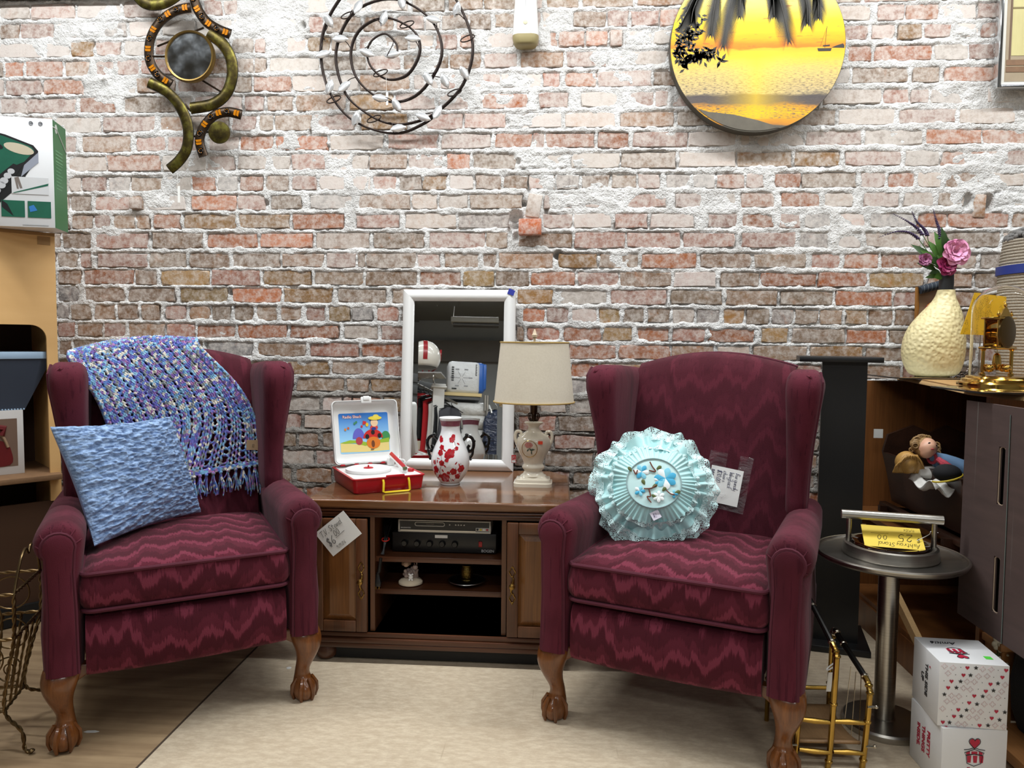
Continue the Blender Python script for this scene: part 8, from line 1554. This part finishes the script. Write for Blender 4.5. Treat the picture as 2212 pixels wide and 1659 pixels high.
# wrapped bundles, chrome fitting, blue bag, wire basket
BUN = mk('wrapped_white', C(196, 196, 194), .4, bs=14, bstr=.8, bd=.02)
for i, (px, y, lab, wd2) in enumerate(((1003, 888, 'uppermost white wrapped bundle in the mirror', .20), (1012, 912, 'second white wrapped bundle in the mirror', .19), (1014, 945, 'lowest white wrapped bundle in the mirror', .19))):
    c_ = mir(px, y, 3.3); t = thing('wrapped_bundle', lab, 'bundle', (c_[0], c_[1], c_[2]), fa, 'white wrapped bundles in the mirror'); mb = MB(); mb.box((0, 0, 0), (2.2*wd2, .26, .128), .05); mb.build('wrap', BUN, t, 60)
c_ = mir(1010, 964, 3.3); t = thing('bundle_table', 'low table under the white bundles in the mirror', 'table', (c_[0], c_[1], 0), fa); MB().bx(-.24, .24, -.16, .16, c_[2]-.03, c_[2]).build('table_top', SLW, t)
for sx in (-1, 1):
    for sy in (-1, 1): MB().bx(sx*.22-.015, sx*.22+.015, sy*.14-.015, sy*.14+.015, 0, c_[2]-.03).build('leg', SLW, t)
c_ = mir(1053, 862, 3.2); t = thing('chrome_fitting', 'chrome rail fitting standing in the mirror', 'fitting', tuple(c_)); mb = MB(); mb.tube([(0, 0, .03), (0, 0, -.16), (.01, .0, -c_[2])], .012, 8); mb.tube([(-.02, 0, .03), (-.02, 0, -.1)], .012, 8); mb.tube(spline([(0, 0, -.1), (.03, .02, -.09), (.04, .03, -.12)], 4), .008, 6); mb.build('tubes', STEEL, t)
c_ = mir(1072, 950, 3.2); t = thing('blue_garment_bag', 'dark blue plastic garment bag at the right of the mirror', 'garment bag', tuple(c_), fa); n = NT('navy_plastic'); n.set(col=C(34, 44, 66), rough=.15); n.bump(n.noise(n.scl(n.co(), (9, 9, 20)), 1, 3, .5, 1.), 1., .03); mb = MB(); mb.loft([[(x, y, z) for x, y in ring_box(0, 0, .115*k, .05*k, .03, 3)] for z, k in ((-.28, .8), (-.1, 1), (.14, 1), (.22, .8), (.25, .2))]); mb.build('bag', n.m, t, 60); mb = MB(); mb.tube([(0, 0, .25), (0, 0, .28), (.02, 0, .3)], .003, 6); mb.build('hook', STEEL, t); mb = MB(); mb.tube([(0, 0, -.28), (0, 0, -c_[2])], .01, 6); mb.build('stand', STEEL, t)
c_ = mir(1052, 1000, 3.15); t = thing('chrome_basket', 'chrome wire basket at the bottom right of the mirror', 'basket', tuple(c_), fa); CHW = STEEL
mb = MB()
for z in (-.06, -.02, .02, .06): mb.tube([(x, y, z) for x, y in ring_box(0, 0, .15, .09, .01, 2)], .003, 5, closed=True)
for k in range(9): x = -.14+.035*k; mb.tube([(x, .09, .06), (x, .09, -.06), (x, -.09, -.06), (x, -.09, .06)], .002, 5)
mb.build('wires', CHW, t); mb = MB(); mb.tube([(0, 0, -.06), (0, 0, -c_[2])], .01, 6); mb.build('stand', CHW, t)
c_ = mir(905, 985, 3.1); t = thing('folded_cloth', 'cream folded cloth at the bottom left of the mirror', 'cloth', (c_[0], c_[1], 0), fa); CRC = mk('cream_cloth', C(206, 200, 178), .85); mb = MB(); mb.loft([[(x+.02*sin(3*z*9), y, z) for x, y in ring_box(0, 0, .12*k, .05*k, .03, 3)] for z, k in ((0, 1.2), (.3, 1.1), (c_[2]-.05, 1.), (c_[2]+.12, .55))]); mb.build('drape', CRC, t, 60)
# unlit hanging fixture
f0_, f1_ = mir(975, 700, 5.2), mir(1120, 700, 5.2); t = thing('strip_light_fixture', 'unlit hanging strip light fixture seen in the mirror', 'ceiling light', tuple((f0_+f1_)/2)); L2 = np.linalg.norm(f1_-f0_)/2; t.rotation_euler.z = atan2((f1_-f0_)[1], (f1_-f0_)[0])
MB().bx(-L2, L2, -.08, .08, 0, .06, .01).build('housing', mk('fixture_drab', C(150, 148, 140), .5), t)
for s in (-1, 1): mb = MB(); mb.tube([(-L2+.02, s*.04, -.02), (L2-.02, s*.04, -.02)], .016, 10); mb.build('tube', mk('tube_dark', C(70, 70, 70), .3), t); mb = MB(); mb.tube([(s*L2*.95, 0, .06), (s*L2*.8, 0, 3.3-f0_[2])], .004, 5); mb.build('hanger', STEEL, t)
